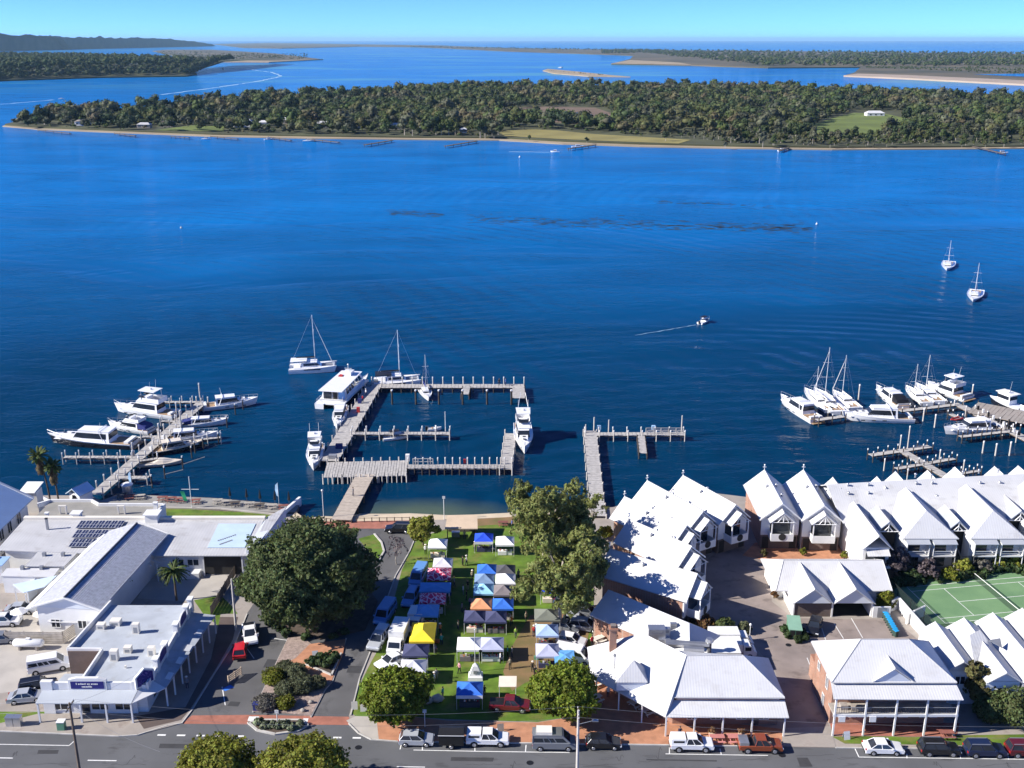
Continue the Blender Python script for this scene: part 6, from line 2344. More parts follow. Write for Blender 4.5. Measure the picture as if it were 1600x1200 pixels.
def hull(mb, L, B, fs, fb, mt, low=None, fine=.42, deck=None, y0=0.0, lip=.1):
    N = 11
    sh, md, ch, kl = [], [], [], []
    for i in range(N):
        t = i / (N - 1)
        hb = B / 2 * (.93 + .07 * min(1, t / .3) if t < fine else max(.012, 1 - ((t - fine) / (1 - fine)) ** 2.3))
        z = fs + (fb - fs) * t ** 1.6
        xs = -L / 2 + L * t
        xc = -L / 2 + L * t * .95
        sh.append((xs, hb, z))
        md.append((-L / 2 + L * t * .975, hb * (.96 - .06 * t), z * (.74 if low else .48) + .06))
        ch.append((xc, hb * ((.95 if low else .86) - (.1 if low else .2) * t), .06))
        kl.append((xc * 1.0, hb * .2, -.45))

    def lo(a, b, m, s):
        vs = [(p[0], y0 + s * p[1], p[2]) for p in a] + [(p[0], y0 + s * p[1], p[2]) for p in b]
        n = len(a)
        mb.add(vs, [(i, i + 1, n + i + 1, n + i) for i in range(n - 1)], m, True)
    for s in (-1, 1):
        lo(sh, md, mt, s)
        lo(md, ch, low or mt, s)
        lo(ch, kl, M_anti, s)
        ins = [(p[0] - (.12 if i == N - 1 else 0), p[1] - lip if p[1] > lip else p[1] * .3, p[2] + .03) for i, p in enumerate(sh)]
        lo(sh, ins, mt, s)
        dk = [(p[0], p[1], p[2] - .14) for p in ins]
        lo(ins, dk, mt, s)
        n = len(dk)
        vs = [(p[0], y0 + s * p[1], p[2]) for p in dk] + [(p[0], y0, p[2] + .05) for p in dk]
        mb.add(vs, [(i, i + 1, n + i + 1, n + i) for i in range(n - 1)], deck or mt)
    mb.add([(sh[0][0], y0 - sh[0][1], sh[0][2]), (sh[0][0], y0 + sh[0][1], sh[0][2]), (ch[0][0], y0 + ch[0][1], ch[0][2]), (kl[0][0], y0 + kl[0][1], kl[0][2]), (kl[0][0], y0 - kl[0][1], kl[0][2]), (ch[0][0], y0 - ch[0][1], ch[0][2])], [(0, 1, 2, 3, 4, 5)], mt)


def cab(x0, x1, w, z0, h, rf, rb, taper):
    return [(x0, -w / 2, z0), (x1, -w / 2 * .8, z0), (x1, w / 2 * .8, z0), (x0, w / 2, z0), (x0 + rb, -w / 2 * taper, z0 + h), (x1 - rf, -w / 2 * taper * .82, z0 + h), (x1 - rf, w / 2 * taper * .82, z0 + h), (x0 + rb, w / 2 * taper, z0 + h)]


BF = [(0, 3, 2, 1), (4, 5, 6, 7), (0, 1, 5, 4), (1, 2, 6, 5), (2, 3, 7, 6), (3, 0, 4, 7)]


def cabin(par, x0, x1, w, z0, h, rf=.8, rb=.2, taper=.84, mt=None, win=(.35, .82), name='cabin', back=True):
    mt = mt or M_gel
    c = cab(x0, x1, w, z0, h, rf, rb, taper)
    mb = MB()
    mb.add(c, BF, mt)
    mb.slab([(c[4][0] - .12, c[4][1] - .06, c[4][2] + .06), (c[5][0] + .15, c[5][1] - .06, c[5][2] + .06), (c[6][0] + .15, c[6][1] + .06, c[6][2] + .06), (c[7][0] - .12, c[7][1] + .06, c[7][2] + .06)], .08, mt)
    o = mb.build(name, par)
    if win:
        a, b = win
        V8 = [Vector(p) for p in c]
        cen = sum(V8, Vector()) / 8

        def at(i, f):
            p = V8[i].lerp(V8[i + 4], f)
            q = Vector((p.x - cen.x, p.y, 0))
            return Vector((p.x + .03 * (1 if q.x > 0 else -1), p.y + .03 * (1 if p.y > 0 else -1), p.z))
        g = MB()
        for i, j in ((0, 1), (1, 2), (2, 3)) + (((3, 0),) if back else ()):
            p0, p1, p2, p3 = at(i, a), at(j, a), at(j, b), at(i, b)
            if (i, j) in ((0, 1),):
                p0 = p0.lerp(p1, .08)
                p3 = p3.lerp(p2, .08)
            if (i, j) == (2, 3):
                p1 = p1.lerp(p0, .08)
                p2 = p2.lerp(p3, .08)
            g.face([p0, p1, p2, p3], M_glass)
        g.build('cabin_window', o)
    return o


def bow_rail(par, L, B, fs, fb, frm=.45):
    mb = MB()
    for s in (-1, 1):
        pr = None
        for i in range(8):
            t = frm + (1 - frm) * i / 7
            hb = B / 2 * max(.012, 1 - ((t - .42) / .58) ** 2.3) if t > .42 else B / 2
            p = Vector((-L / 2 + L * t - .05, s * hb * .93, fs + (fb - fs) * t ** 1.6 + .65))
            mb.tube(p - Vector((0, 0, .68)), p, .025, .025, 4, M_steel, caps=False)
            if pr is not None:
                mb.tube(pr, p, .03, .03, 4, M_steel, caps=False)
            pr = p
    return mb.build('bow_rail', par)


def antenna(par, x, y, z, h=2.2):
    return bar(par, 'antenna', (x, y, z), (x - .3, y, z + h), .025, M_white, 4)


def cruiser(lab, st, bo, beam=None, fly=False, hm=None, low=None, canopy=None, hard=True, tower=False, group='motor cruisers moored in the marinas', cm=None, scale_h=1.0, name='motor_cruiser'):
    t, L = place(name, lab, 'boat', st, bo, group)
    B = beam or max(2.4, L * .30)
    k = L / 12 * scale_h
    fs, fb = .95 * k ** .6, 1.75 * k ** .6
    hm, cm = hm or M_gel, cm or M_gel
    mb = MB()
    hull(mb, L, B, fs, fb, hm, low, deck=cm)
    mb.build('hull', t)
    mb = MB()
    mb.box(-L / 2 - .7 * k, -B * .4, .25, -L / 2 + .02, B * .4, .38, M_teak if L > 9 else hm)
    mb.build('swim_platform', t)
    mb = MB()
    mb.box(-L * .49, -B * .40, fs - .02, -L * .27, B * .40, fs + .02, M_teak)
    mb.box(-L * .47, -B * .36, fs + .02, -L * .42, B * .36, fs + .45, M_white)
    mb.build('cockpit', t)
    zd = fs + .25 * k
    cabin(t, -L * .26, L * .20, B * .78, fs - .1, 1.75 * k, 1.5 * k, .15, .84, cm)
    mb = MB()
    c = cab(L * .10, L * .40, B * .58, fs + .1, .75 * k, 1.6 * k, .1, .75)
    mb.add(c, BF, cm)
    mb.build('foredeck_trunk', t)
    mb = MB()
    for x in (L * .2, L * .29):
        mb.box(x - .3, -.3, fs + .1 + .76 * k, x + .3, .3, fs + .15 + .78 * k, M_glass)
    mb.build('deck_hatch', t)
    zt = fs - .1 + 1.75 * k
    if fly:
        mb = MB()
        c = cab(-L * .30, L * .08, B * .78, zt + .05, .75 * k, .9 * k, .0, .98)
        mb.add(c[:4] + c[4:], [BF[0]] + BF[2:], cm)
        mb.box(-L * .10, -B * .25, zt + .06, -L * .04, B * .25, zt + .9 * k, cm)
        mb.build('flybridge', t)
        g = MB()
        g.add(cab(-L * .06, L * .055, B * .6, zt + .75 * k, .4 * k, .4 * k, .3, .9), BF[2:5], M_glass)
        g.build('windscreen', t)
        if hard:
            mb = MB()
            zz = zt + 2.0 * k
            mb.slab([(-L * .24, -B * .38, zz), (L * .02, -B * .34, zz + .06), (L * .02, B * .34, zz + .06), (-L * .24, B * .38, zz)], .12, cm)
            for x in (-L * .22, -.02 * L):
                for s in (-1, 1):
                    mb.tube((x, s * B * .34, zt + .5 * k), (x, s * B * .33, zz), .05, .05, 5, M_steel)
            mb.build('hardtop', t)
            mb = MB()
            mb.ball((-L * .12, 0, zz + .2), (.32, .32, .2), M_white, 8, 5)
            mb.build('radar_dome', t)
            antenna(t, -L * .15, B * .25, zz)
            antenna(t, -L * .15, -B * .25, zz)
        if tower:
            for s in (-1, 1):
                bar(t, 'outrigger', (-L * .05, s * B * .4, zt + .3), (-L * .28, s * B * .12, zt + 6.0), .035, M_alu, 4)
    else:
        mb = MB()
        mb.tube((-L * .2, -B * .42, fs + .2), (-L * .14, -B * .34, zt + .3), .09, .07, 5, cm)
        mb.tube((-L * .2, B * .42, fs + .2), (-L * .14, B * .34, zt + .3), .09, .07, 5, cm)
        mb.tube((-L * .14, -B * .34, zt + .3), (-L * .14, B * .34, zt + .3), .08, .08, 5, cm)
        mb.build('radar_arch', t)
        antenna(t, -L * .14, B * .2, zt + .3, 1.6)
    if canopy:
        mb = MB()
        rings = []
        for x, w, z in ((-L * .47, B * .80, fs + .35), (-L * .43, B * .80, fs + 1.1 * k), (-L * .3, B * .74, zt - .1), (-L * .18, B * .66, zt + .06)):
            rings.append([(x, -w / 2, fs + .2), (x, -w / 2 * .96, z - .15), (x, 0, z), (x, w / 2 * .96, z - .15), (x, w / 2, fs + .2)])
        mb.loft(rings, canopy, closed=False, cap=False)
        mb.build('cockpit_canopy', t)
    bow_rail(t, L, B, fs, fb)
    if L > 11:
        mb = MB()
        for s in (-1, 1):
            for x in (-.1, .05, .2):
                mb.box(L * x, s * B * .475 - .02, fs * .55, L * x + .9, s * B * .475 + .02, fs * .75, M_glass)
        mb.build('hull_port', t)
    return t


def small_boat(lab, st, bo, kind='open', hm=None, group='small boats', cover=None, people=False):
    t, L = place('small_boat', lab, 'boat', st, bo, group)
    B = L * .36
    hm = hm or M_gel
    mb = MB()
    hull(mb, L, B, .6, .85, hm, deck=cover or hm)
    mb.build('hull', t)
    if kind == 'cover':
        mb = MB()
        rings = []
        for x, w, z in ((-L * .48, .9, .68), (-L * .2, .95, .9), (-L * .02, .9, 1.35), (L * .08, .85, 1.3), (L * .3, .6, .95), (L * .47, .12, .9)):
            rings.append([(x, -w * B / 2, .62 + .2 * max(0, x / L)), (x, -w * B * .3, z - .06), (x, 0, z), (x, w * B * .3, z - .06), (x, w * B / 2, .62 + .2 * max(0, x / L))])
        mb.loft(rings, cover or M_gelc, closed=False)
        mb.build('boat_cover', t)
    elif kind == 'cuddy':
        cabin(t, -L * .1, L * .28, B * .7, .55, .85, .7, .1, .85)
        mb = MB()
        mb.slab([(-L * .25, -B * .36, 2.0), (L * .12, -B * .32, 2.05), (L * .12, B * .32, 2.05), (-L * .25, B * .36, 2.0)], .07, M_black)
        for x in (-L * .22, L * .1):
            for s in (-1, 1):
                mb.tube((x, s * B * .32, .7), (x, s * B * .32, 2.0), .03, .03, 4, M_steel)
        mb.build('bimini', t)
        bow_rail(t, L, B, .6, .85)
    else:
        mb = MB()
        mb.box(-L * .2, -B * .3, .5, -L * .1, B * .3, .8, M_teak)
        mb.box(L * .05, -B * .25, .5, L * .12, B * .25, 1.2, hm)
        mb.build('seat', t)
    mb = MB()
    mb.box(-L / 2 - .45, -.2, .2, -L / 2 + .05, .2, 1.15, M_black)
    mb.build('outboard_motor', t)
    return t


def yacht(lab, st, bo, mast, cover=None, group='sailing yachts', hm=None, jib=True, beam=.30):
    t, L = place('sailing_yacht', lab, 'yacht', st, bo, group)
    B = max(2.2, L * beam)
    mb = MB()
    hull(mb, L, B, .85, 1.15, hm or M_gel, fine=.35)
    mb.build('hull', t)
    cabin(t, -L * .16, L * .18, B * .55, .85, .55, .9, .1, .85, win=(.3, .75))
    mb = MB()
    mb.box(-L * .44, -B * .28, .72, -L * .18, B * .28, .80, M_teak)
    for s in (-1, 1):
        mb.box(-L * .44, s * B * .3 - .08, .72, -L * .18, s * B * .3 + .08, 1.05, M_gel)
    mb.build('cockpit', t)
    rig(t, L, B, mast, .08 * L, 1.3, cover, jib)
    bow_rail(t, L, B, .85, 1.15, .7)
    return t


def rig(t, L, B, mast, mx, zb, cover=None, jib=True, bow=None):
    r = .085 if mast < 14 else .11
    m = MB().tube((mx, 0, zb - .4), (mx - mast * .012, 0, mast), r, r * .7, 7, M_alu).build('mast', t)
    mb = MB()
    for f, w in ((.45, B * .34), (.72, B * .24)):
        mb.tube((mx, -w, mast * f), (mx, w, mast * f), .04, .04, 4, M_alu)
    mb.build('spreader', m)
    bm = MB().tube((mx, 0, zb + .9), (mx - L * .40, 0, zb + .95), .07, .07, 6, M_alu).build('boom', t)
    mb = MB()
    mb.tube((mx - .1, 0, zb + 1.08), (mx - L * .39, 0, zb + 1.05), .2, .13, 7, cover or M_gelc)
    mb.build('sail_cover', bm)
    mb = MB()
    bx = bow if bow is not None else L * .48
    mb.tube((mx - mast * .012, 0, mast), (-L * .49, 0, 1.0), .018, .018, 3, M_steel)
    for s in (-1, 1):
        for f in (.98, .72):
            mb.tube((mx, s * B * .46, .9), (mx, s * B * .30, mast * .45), .018, .018, 3, M_steel)
            mb.tube((mx, s * B * .30, mast * .45), (mx - mast * .01, 0, mast * f), .018, .018, 3, M_steel)
    mb.build('rigging', t)
    if jib:
        MB().tube((bx, 0, 1.3), (mx - mast * .01 + .1, 0, mast * .92), .10, .05, 6, M_white).build('furled_jib', t)
    else:
        MB().tube((bx, 0, 1.1), (mx, 0, mast * .95), .02, .02, 3, M_steel).build('forestay', t)


def catamaran(lab, st, bo, mast, beam=6.4, bimini=None, jib=True):
    t, L = place('catamaran', lab, 'yacht', st, bo, 'catamarans')
    for s in (-1, 1):
        mb = MB()
        hull(mb, L, 1.7, 1.2, 1.75, M_gel, fine=.4, y0=s * beam * .38)
        o = mb.build('hull', t)
        mb = MB()
        mb.box(-L * .18, s * (beam * .38 + .84) - .03, .95, L * .16, s * (beam * .38 + .84) + .03, 1.25, M_glass)
        mb.build('hull_window', o)
    mb = MB()
    mb.box(-L * .40, -beam * .42, .85, L * .18, beam * .42, 1.4, M_gel)
    mb.box(L * .42, -beam * .38, 1.3, L * .45, beam * .38, 1.42, M_alu)
    mb.build('bridge_deck', t)
    mb = MB()
    mb.box(L * .19, -beam * .3, 1.25, L * .42, beam * .3, 1.28, M_grey)
    mb.build('trampoline', t)
    cabin(t, -L * .22, L * .18, beam * .66, 1.4, 1.15, 1.3, .1, .86, win=(.3, .85))
    mb = MB()
    z = 3.05
    mb.slab([(-L * .46, -beam * .34, z), (-L * .12, -beam * .32, z + .1), (-L * .12, beam * .32, z + .1), (-L * .46, beam * .34, z)], .12, bimini or M_gel)
    for x in (-L * .44, -L * .26):
        for s in (-1, 1):
            mb.tube((x, s * beam * .3, 1.3), (x, s * beam * .3, z), .04, .04, 4, M_steel)
    mb.build('cockpit_roof', t)
    rig(t, L, beam, mast, L * .05, 2.6, M_black, jib, L * .43)
    return t


# left marina
cruiser('largest white motor yacht at the left marina with a black striped hull', (212, 697), (76, 690), 5.4, low=M_bhull, scale_h=.85)
cruiser('white flybridge cruiser with an antenna at the far end of the left marina', (277, 653), (180, 642), 4.6, fly=True, canopy=None)
cruiser('smaller flybridge cruiser with a dark blue cockpit cover behind the largest yacht', (238, 677), (170, 668), 3.6, fly=True, hard=False, canopy=M_bluecv)
cruiser('white hardtop sedan cruiser at the outer right end of the left marina', (316, 640), (404, 631), 4.0)
cruiser('white sports cruiser under a navy blue cockpit canopy', (281, 667), (358, 662), 3.2, canopy=M_bluecv, scale_h=.8)
cruiser('white cruiser with a pale hardtop, middle of the right side berths', (250, 693), (342, 685), 3.4)
cruiser('cream cruiser with a dark lower hull next to the small covered boat', (232, 711), (320, 698), 3.3, hm=M_gelc, low=M_bhull, cm=M_gelc)
small_boat('small runabout under a beige cover at the inner berth', (216, 728), (286, 724), 'cover', cover=M_gelc, hm=M_gelc)
# centre
catamaran('white catamaran motoring in open water left of the jetties', (452, 580), (527, 577), 15.0, 5.8, M_gel)
catamaran('white catamaran tied to the outer arm of the public jetty', (584, 602), (658, 599), 14.2, 5.8, M_black, jib=False)
yacht('small yacht moored stern out below the outer jetty arm', (660, 606), (670, 628), 10.5, M_bluecv, jib=False)
cruiser('plain white motor launch moored bow in behind the ferry', (535, 641), (527, 676), 3.4, scale_h=1.0)
cruiser('white flybridge boat tied by the broad timber landing', (495, 700), (490, 738), 3.7, fly=True, hard=True)
small_boat('little white fishing boat tied to the middle jetty arm', (598, 688), (640, 684), 'cuddy')
small_boat('white dinghy lying on the middle jetty arm by the light pole', (668, 674), (690, 672), 'open')
cruiser('tall white game fishing boat with outrigger poles at the end of the jetty arm', (816, 668), (820, 712), 4.2, fly=True, tower=True)
small_boat('small motor boat with people under way in the middle of the lake', (1093, 507), (1108, 501), 'cuddy')
yacht('distant yacht moored nearer the right edge, the larger of two', (1526, 456), (1520, 473), 12.0, M_bluecv, jib=False)
yacht('distant smaller yacht moored beyond the other one', (1483, 411), (1479, 424), 10.6, jib=False)
# right marina
cruiser('white motor cruiser pointing up left at the outer corner of the resort marina', (1277, 662), (1219, 628), 4.2, hm=M_gel)
yacht('white ketch beside the corner cruiser, the shortest mast of three', (1300, 645), (1256, 612), 8.6, M_gelc, jib=False)
yacht('yacht with the tallest mast in the resort marina', (1312, 648), (1272, 612), 13.5, M_gelc)
yacht('yacht with a slanting forestay right of the tallest mast', (1337, 642), (1300, 615), 11.5, M_gelc)
cruiser('largest white cruiser of the resort marina, lying side on', (1425, 658), (1314, 656), 4.6, low=None)
cruiser('white cruiser with a dark cockpit cover at the inner resort berth', (1412, 641), (1368, 612), 3.8, canopy=M_black)
yacht('yacht with twin spreaders in front of the houseboat, shorter mast', (1448, 634), (1414, 608), 8.2, jib=False)
yacht('yacht with the taller mast hard against the houseboat', (1468, 632), (1430, 604), 10.0, jib=False)
cruiser('bulky white flybridge houseboat at the resort pontoon', (1512, 626), (1448, 606), 5.2, fly=True, scale_h=1.15, name='houseboat')
cruiser('white cruiser with a red dinghy on its bow at the near resort finger', (1562, 672), (1473, 679), 4.2)
t, L = place('inflatable_dinghy', 'small red dinghy carried on the bow of the white cruiser', 'dinghy', (1500, 664), (1484, 668), None)
t.location.z += 1.75
mb = MB()
for s in (-1, 1):
    mb.tube((-L / 2, s * .5, 0), (L * .2, s * .5, .02), .2, .2, 8, M_red)
    mb.tube((L * .2, s * .5, .02), (L / 2, 0, .15), .2, .14, 8, M_red)
mb.build('tube', t)
mb = MB()
mb.box(-L / 2, -.45, -.12, L * .3, .45, -.06, M_grey)
mb.build('floor', t)

# ferry
t, L = place('ferry', 'white passenger ferry with a wide roof and blue shaded side windows', 'ferry', (514, 640), (562, 594), None)
B = 7.0
for s in (-1, 1):
    mb = MB()
    hull(mb, L, 2.4, 1.3, 2.0, M_gel, M_bhull, fine=.5, y0=s * B * .34)
    mb.build('hull', t)
mb = MB()
mb.box(-L * .48, -B / 2, 1.0, L * .36, B / 2, 1.35, M_gel)
mb.build('main_deck', t)
c = cab(-L * .34, L * .34, B * .92, 1.35, 2.7, 2.2, .6, .78)
mb = MB()
mb.add(c, BF, M_gel)
ho = mb.build('passenger_cabin', t)
mb = MB()
for s in (-1, 1):
    for k in range(6):
        f0, f1 = .06 + k * .145, .06 + k * .145 + .12
        i, j = (0, 1) if s < 0 else (3, 2)
        V8 = [Vector(p) for p in c]
        lo = lambda f, h: V8[i].lerp(V8[j], f).lerp(V8[i + 4].lerp(V8[j + 4], f), h) + Vector((0, s * .03, 0))
        w = MB()
        w.face([lo(f0, .35), lo(f1, .35), lo(f1, .82), lo(f0, .82)], M_glass)
        w.build('side_window', ho)
mb = MB()
mb.box(-L * .345, -B * .40, 1.4, -L * .338, -B * .18, 3.4, mat('sky_blue_panel', (.20, .42, .75), .4, .1))
mb.box(-L * .345, -B * .12, 1.4, -L * .338, B * .02, 3.4, M_dark)
mb.box(-L * .345, B * .08, 1.4, -L * .338, B * .36, 3.2, M_glass)
mb.build('stern_door', t)
mb = MB()
z = 4.1
mb.slab([(-L * .44, -B * .42, z), (L * .26, -B * .38, z + .08), (L * .26, B * .38, z + .08), (-L * .44, B * .42, z)], .14, M_gel)
mb.build('roof', t)
mb = MB()
mb.box(L * .08, -1.1, 4.18, L * .2, 1.1, 5.0, M_gel)
mb.tube((L * .14, 0, 5.0), (L * .14, 0, 6.6), .06, .05, 5, M_white)
mb.ball((L * .14, 0, 6.7), .22, M_white, 8, 5)
mb.tube((L * .14, -.9, 5.7), (L * .14, .9, 5.7), .04, .04, 4, M_white)
mb.build('wheelhouse', t)
mb = MB()
mb.box(L * .04, B * .12, 4.17, L * .10, B * .26, 4.4, M_red)
mb.build('life_raft', t)
mb = MB()
for s in (-1, 1):
    mb.box(-L * .47, s * B * .47 - .04, 2.1, -L * .34, s * B * .47 + .04, 2.16, M_steel)
    for x in (-.47, -.42, -.36):
        mb.tube((L * x, s * B * .47, 1.3), (L * x, s * B * .47, 2.15), .03, .03, 4, M_steel)
mb.box(-L * .47 - .03, -B * .47, 2.1, -L * .47 + .03, B * .47, 2.16, M_steel)
mb.build('stern_rail', t)
for x in (-L * .43, -L * .40):
    mb = MB()
    mb.box(x - .1, -B * .38, 1.35, x + .15, B * .38, 1.8, M_white)
    mb.build('bench', t)

# work boat with red trimmed wheelhouse lying behind the concrete pontoon
t, L = place('work_boat', 'stubby work boat with a red trimmed wheelhouse at the concrete pontoon', 'boat', (1612, 652), (1545, 628), None)
mb = MB()
hull(mb, L, 3.6, 1.3, 1.7, M_gel, M_bhull)
mb.build('hull', t)
cabin(t, -L * .05, L * .28, 2.6, 1.2, 2.5, .3, .1, .94, M_gel, win=(.5, .85), name='wheelhouse')
mb = MB()
mb.slab([(-L * .1, -1.5, 3.95), (L * .28, -1.5, 3.95), (L * .28, 1.5, 3.95), (-L * .1, 1.5, 3.95)], .12, M_white)
mb.box(-L * .1, -1.52, 3.76, L * .28, -1.47, 3.86, M_red)
mb.build('wheelhouse_roof', t)
mb = MB()
mb.ball((L * .05, .4, 4.4), .35, M_white, 8, 5)
mb.build('radar_dome', t)
antenna(t, L * .1, -.6, 3.95, 2.6)

# far boats, buoys and little launches
def far_boat(lab, px, py, ln, ang=0.0, group='white launches along the island shore'):
    x, y = P(px, py, WZ)
    t = thing('launch', lab, 'boat', (x, y, WZ), ang, group)
    mb = MB()
    hull(mb, ln, ln * .34, .8, 1.2, M_gel)
    mb.build('hull', t)
    cabin(t, -ln * .2, ln * .2, ln * .24, .8, 1.2, .5, .1)
    return t


for lab, px, py, ln, an in (('white launch moored at the long pier by the island lawn', 322, 218, 8, 0), ('white launch at the pier beside the front lawn houses', 420, 218.5, 8, .4), ('white launch moored alone off the middle of the front lawn', 484, 221, 12, 0), ('white launch moored at the left tip pier of the island', 52, 124.5, 9, 0),
                            ('white launch tied to the pier at the shore lawn', 903, 230, 10, .1), ('white speed boat moving below the shore lawn', 867, 238, 7, 3.1), ('white ship standing behind the sand bank', 877, 105.5, 34, 1.2), ('white launch at the small pier under the paddock', 1222, 236, 7, .3), ('white launch at the head of the right end pier', 1566, 240, 9, 0), ('white speed boat drawing the left wake', 96, 155, 9, 0), ('white speed boat on the far curved wake', 348, 107, 12, 2.0)):
    far_boat(lab, px, py, ln, an)
for lab, px, py, col in (('white mooring buoy alone at the left of the lake', 283, 357, M_gelc), ('white mooring buoy beside the weed drift at the right', 1276, 351, M_white), ('white channel marker below the island shore lawn', 812, 246, M_white)):
    x, y = P(px, py, WZ)
    t = thing('mooring_buoy', lab, 'buoy', (x, y, WZ), 0, 'buoys on the lake')
    mb = MB()
    s = .6 if py > 300 else .8
    mb.ball((0, 0, .3), (.8 * s, .8 * s, .7 * s), col, 10, 7)
    mb.build('float', t)
    mb = MB()
    mb.tube((0, 0, .6), (0, 0, 1.5 * s + .3), .3 * s, .1 * s, 6, col)
    mb.build('top_mark', t)

# wakes: low ridges of ruffled water and foam
def wake(pts, w, mt, name='wake', z=.02, seed=1):
    rr = random.Random(seed)
    mb = MB()
    W = [Vector(P(*p, WZ)) for p in pts]
    pr = None
    for a, b in zip(W[:-1], W[1:]):
        d = (b - a).normalized()
        q = Vector((-d.y, d.x))
        n = max(2, int((b - a).length / (w * 2.2)))
        for k in range(n):
            p = a.lerp(b, k / n) + q * rr.uniform(-.25, .25) * w
            h = w * rr.uniform(.12, .5)
            cur = [(*(p - q * h), WZ + z), (p.x, p.y, WZ + z + .10), (*(p + q * h), WZ + z)]
            if pr:
                mb.add(pr + cur, [(0, 3, 4, 1), (1, 4, 5, 2)], mt)
            pr = cur
    o = mb.build(name)
    o['kind'] = 'stuff'

wake([(0, 163), (50, 159), (94, 155)], 7, M_foam, seed=2)
wake([(250, 148), (330, 138), (410, 126), (440, 119), (425, 113), (385, 108), (350, 106.5)], 10, M_foam, seed=3)
wake([(992, 524), (1040, 516), (1092, 507)], .55, M_foam, seed=4)
wake([(795, 237), (866, 238)], 1.6, M_foam, seed=5)
rr = random.Random(8)
mb = MB()
for (pa, pb, n, spread, sc) in (((606, 331), (690, 336), 60, 2.2, 1.0), ((735, 340), (860, 347), 90, 4.0, .9), ((850, 347), (1000, 351), 110, 4.0, 1.0), ((1000, 351), (1270, 358), 190, 3.2, 1.1), ((1015, 315), (1210, 322), 70, 1.4, .8)):
    for k in range(n):
        f = rr.random()
        px, py = pa[0] + (pb[0] - pa[0]) * f, pa[1] + (pb[1] - pa[1]) * f + rr.gauss(0, spread)
        x, y = P(px, py, WZ)
        l, w = sc * rr.uniform(.6, 3.2), sc * rr.uniform(.25, .8)
        pts = [(x + l * math.cos(a) * rr.uniform(.7, 1.2), y + w * math.sin(a) * rr.uniform(.7, 1.2), WZ + .02) for a in [2 * PI * i / 7 for i in range(7)]]
        mb.prism([(p[0], p[1]) for p in pts], WZ - .1, WZ + .03, M_weed)
o = mb.build('floating_weed')
o['kind'] = 'stuff'

# island houses
def house(lab, px, py, w, d, h, roofm, wallm, rz=0.0, name='island_house'):
    x, y = P(px, py, 1.2)
    t = thing(name, lab, 'house', (x, y, 1.2), rz, 'houses on the island')
    mb = MB()
    mb.box(-w / 2 + .3, -d / 2 + .3, 0, w / 2 - .3, d / 2 - .3, h, wallm)
    mb.build('wall', t)
    mb = MB()
    hip_roof(mb, -w / 2, w / 2, -d / 2, d / 2, h, h + d * .22, roofm, 'x', run=d * .35)
    mb.build('roof', t)
    for k in (-1, 0, 1):
        window(t, (k * w * .3, -d / 2 + .28, h * .55), 2.2, 1.6, '-y')
    return t


house('white farmhouse at the top of the green island paddock', 1366, 181, 20, 11, 3.2, M_roofE, M_white)
house('white cottage at the left tip among the island trees', 130, 196, 14, 9, 4, M_conc, M_white)
house('low house with a pale roof left of the front lawn', 226, 200, 13, 8, 3.5, M_roofL, M_conc)
house('house with a reddish roof behind the front lawn', 262, 198, 13, 9, 4, M_brickd, M_conc)
house('largest white island house with a broad pale roof', 380, 198, 19, 10, 5.5, M_roofL, M_white)
house('narrow white house right of the largest island house', 412, 199, 9, 8, 5, M_roofE, M_white)
house('flat pale roofed island house half hidden by trees', 443, 193, 15, 9, 4, M_roofE, M_conc)
house('grey house above the boat shed at the shore', 505, 200, 14, 9, 4.5, M_roofL, M_deckg)
house('brown roofed cottage near the middle of the island', 556, 200, 11, 8, 3.5, M_brickd, M_conc)
house('white metal roofed house in the middle of the island shore', 617, 202, 17, 9, 4, M_roofE, M_conc)
house('pale skillion roofed house right of the white roofed one', 666, 205, 12, 8, 4, M_roofE, M_timberd)
house('small white hut beside the middle shore trees', 724, 207, 7, 6, 3, M_roofE, M_white)
house('pale house glimpsed high among the peninsula trees', 75, 104, 16, 10, 5, M_roofE, M_white)
house('white house low on the peninsula shore', 133, 117, 16, 10, 5, M_roofE, M_white)

# ================================================================== VEHICLES
def wheel(par, x, y, r, w=.22):
    s = 1 if y > 0 else -1
    o = MB().tube((0, -w / 2, 0), (0, w / 2, 0), r, r, 14, M_tyre).build('wheel', par)
    o.location = (x, y, r)
    MB().tube((0, s * w / 2, 0), (0, s * (w / 2 + .015), 0), r * .62, r * .58, 10, M_rim).build('rim', o)
    return o


def side_ring(prof, y, sh=0.0, zc=.7):
    return [(x * (1 - sh * .02), y, zc + (z - zc) * (1 - sh * .1)) for x, z in prof]


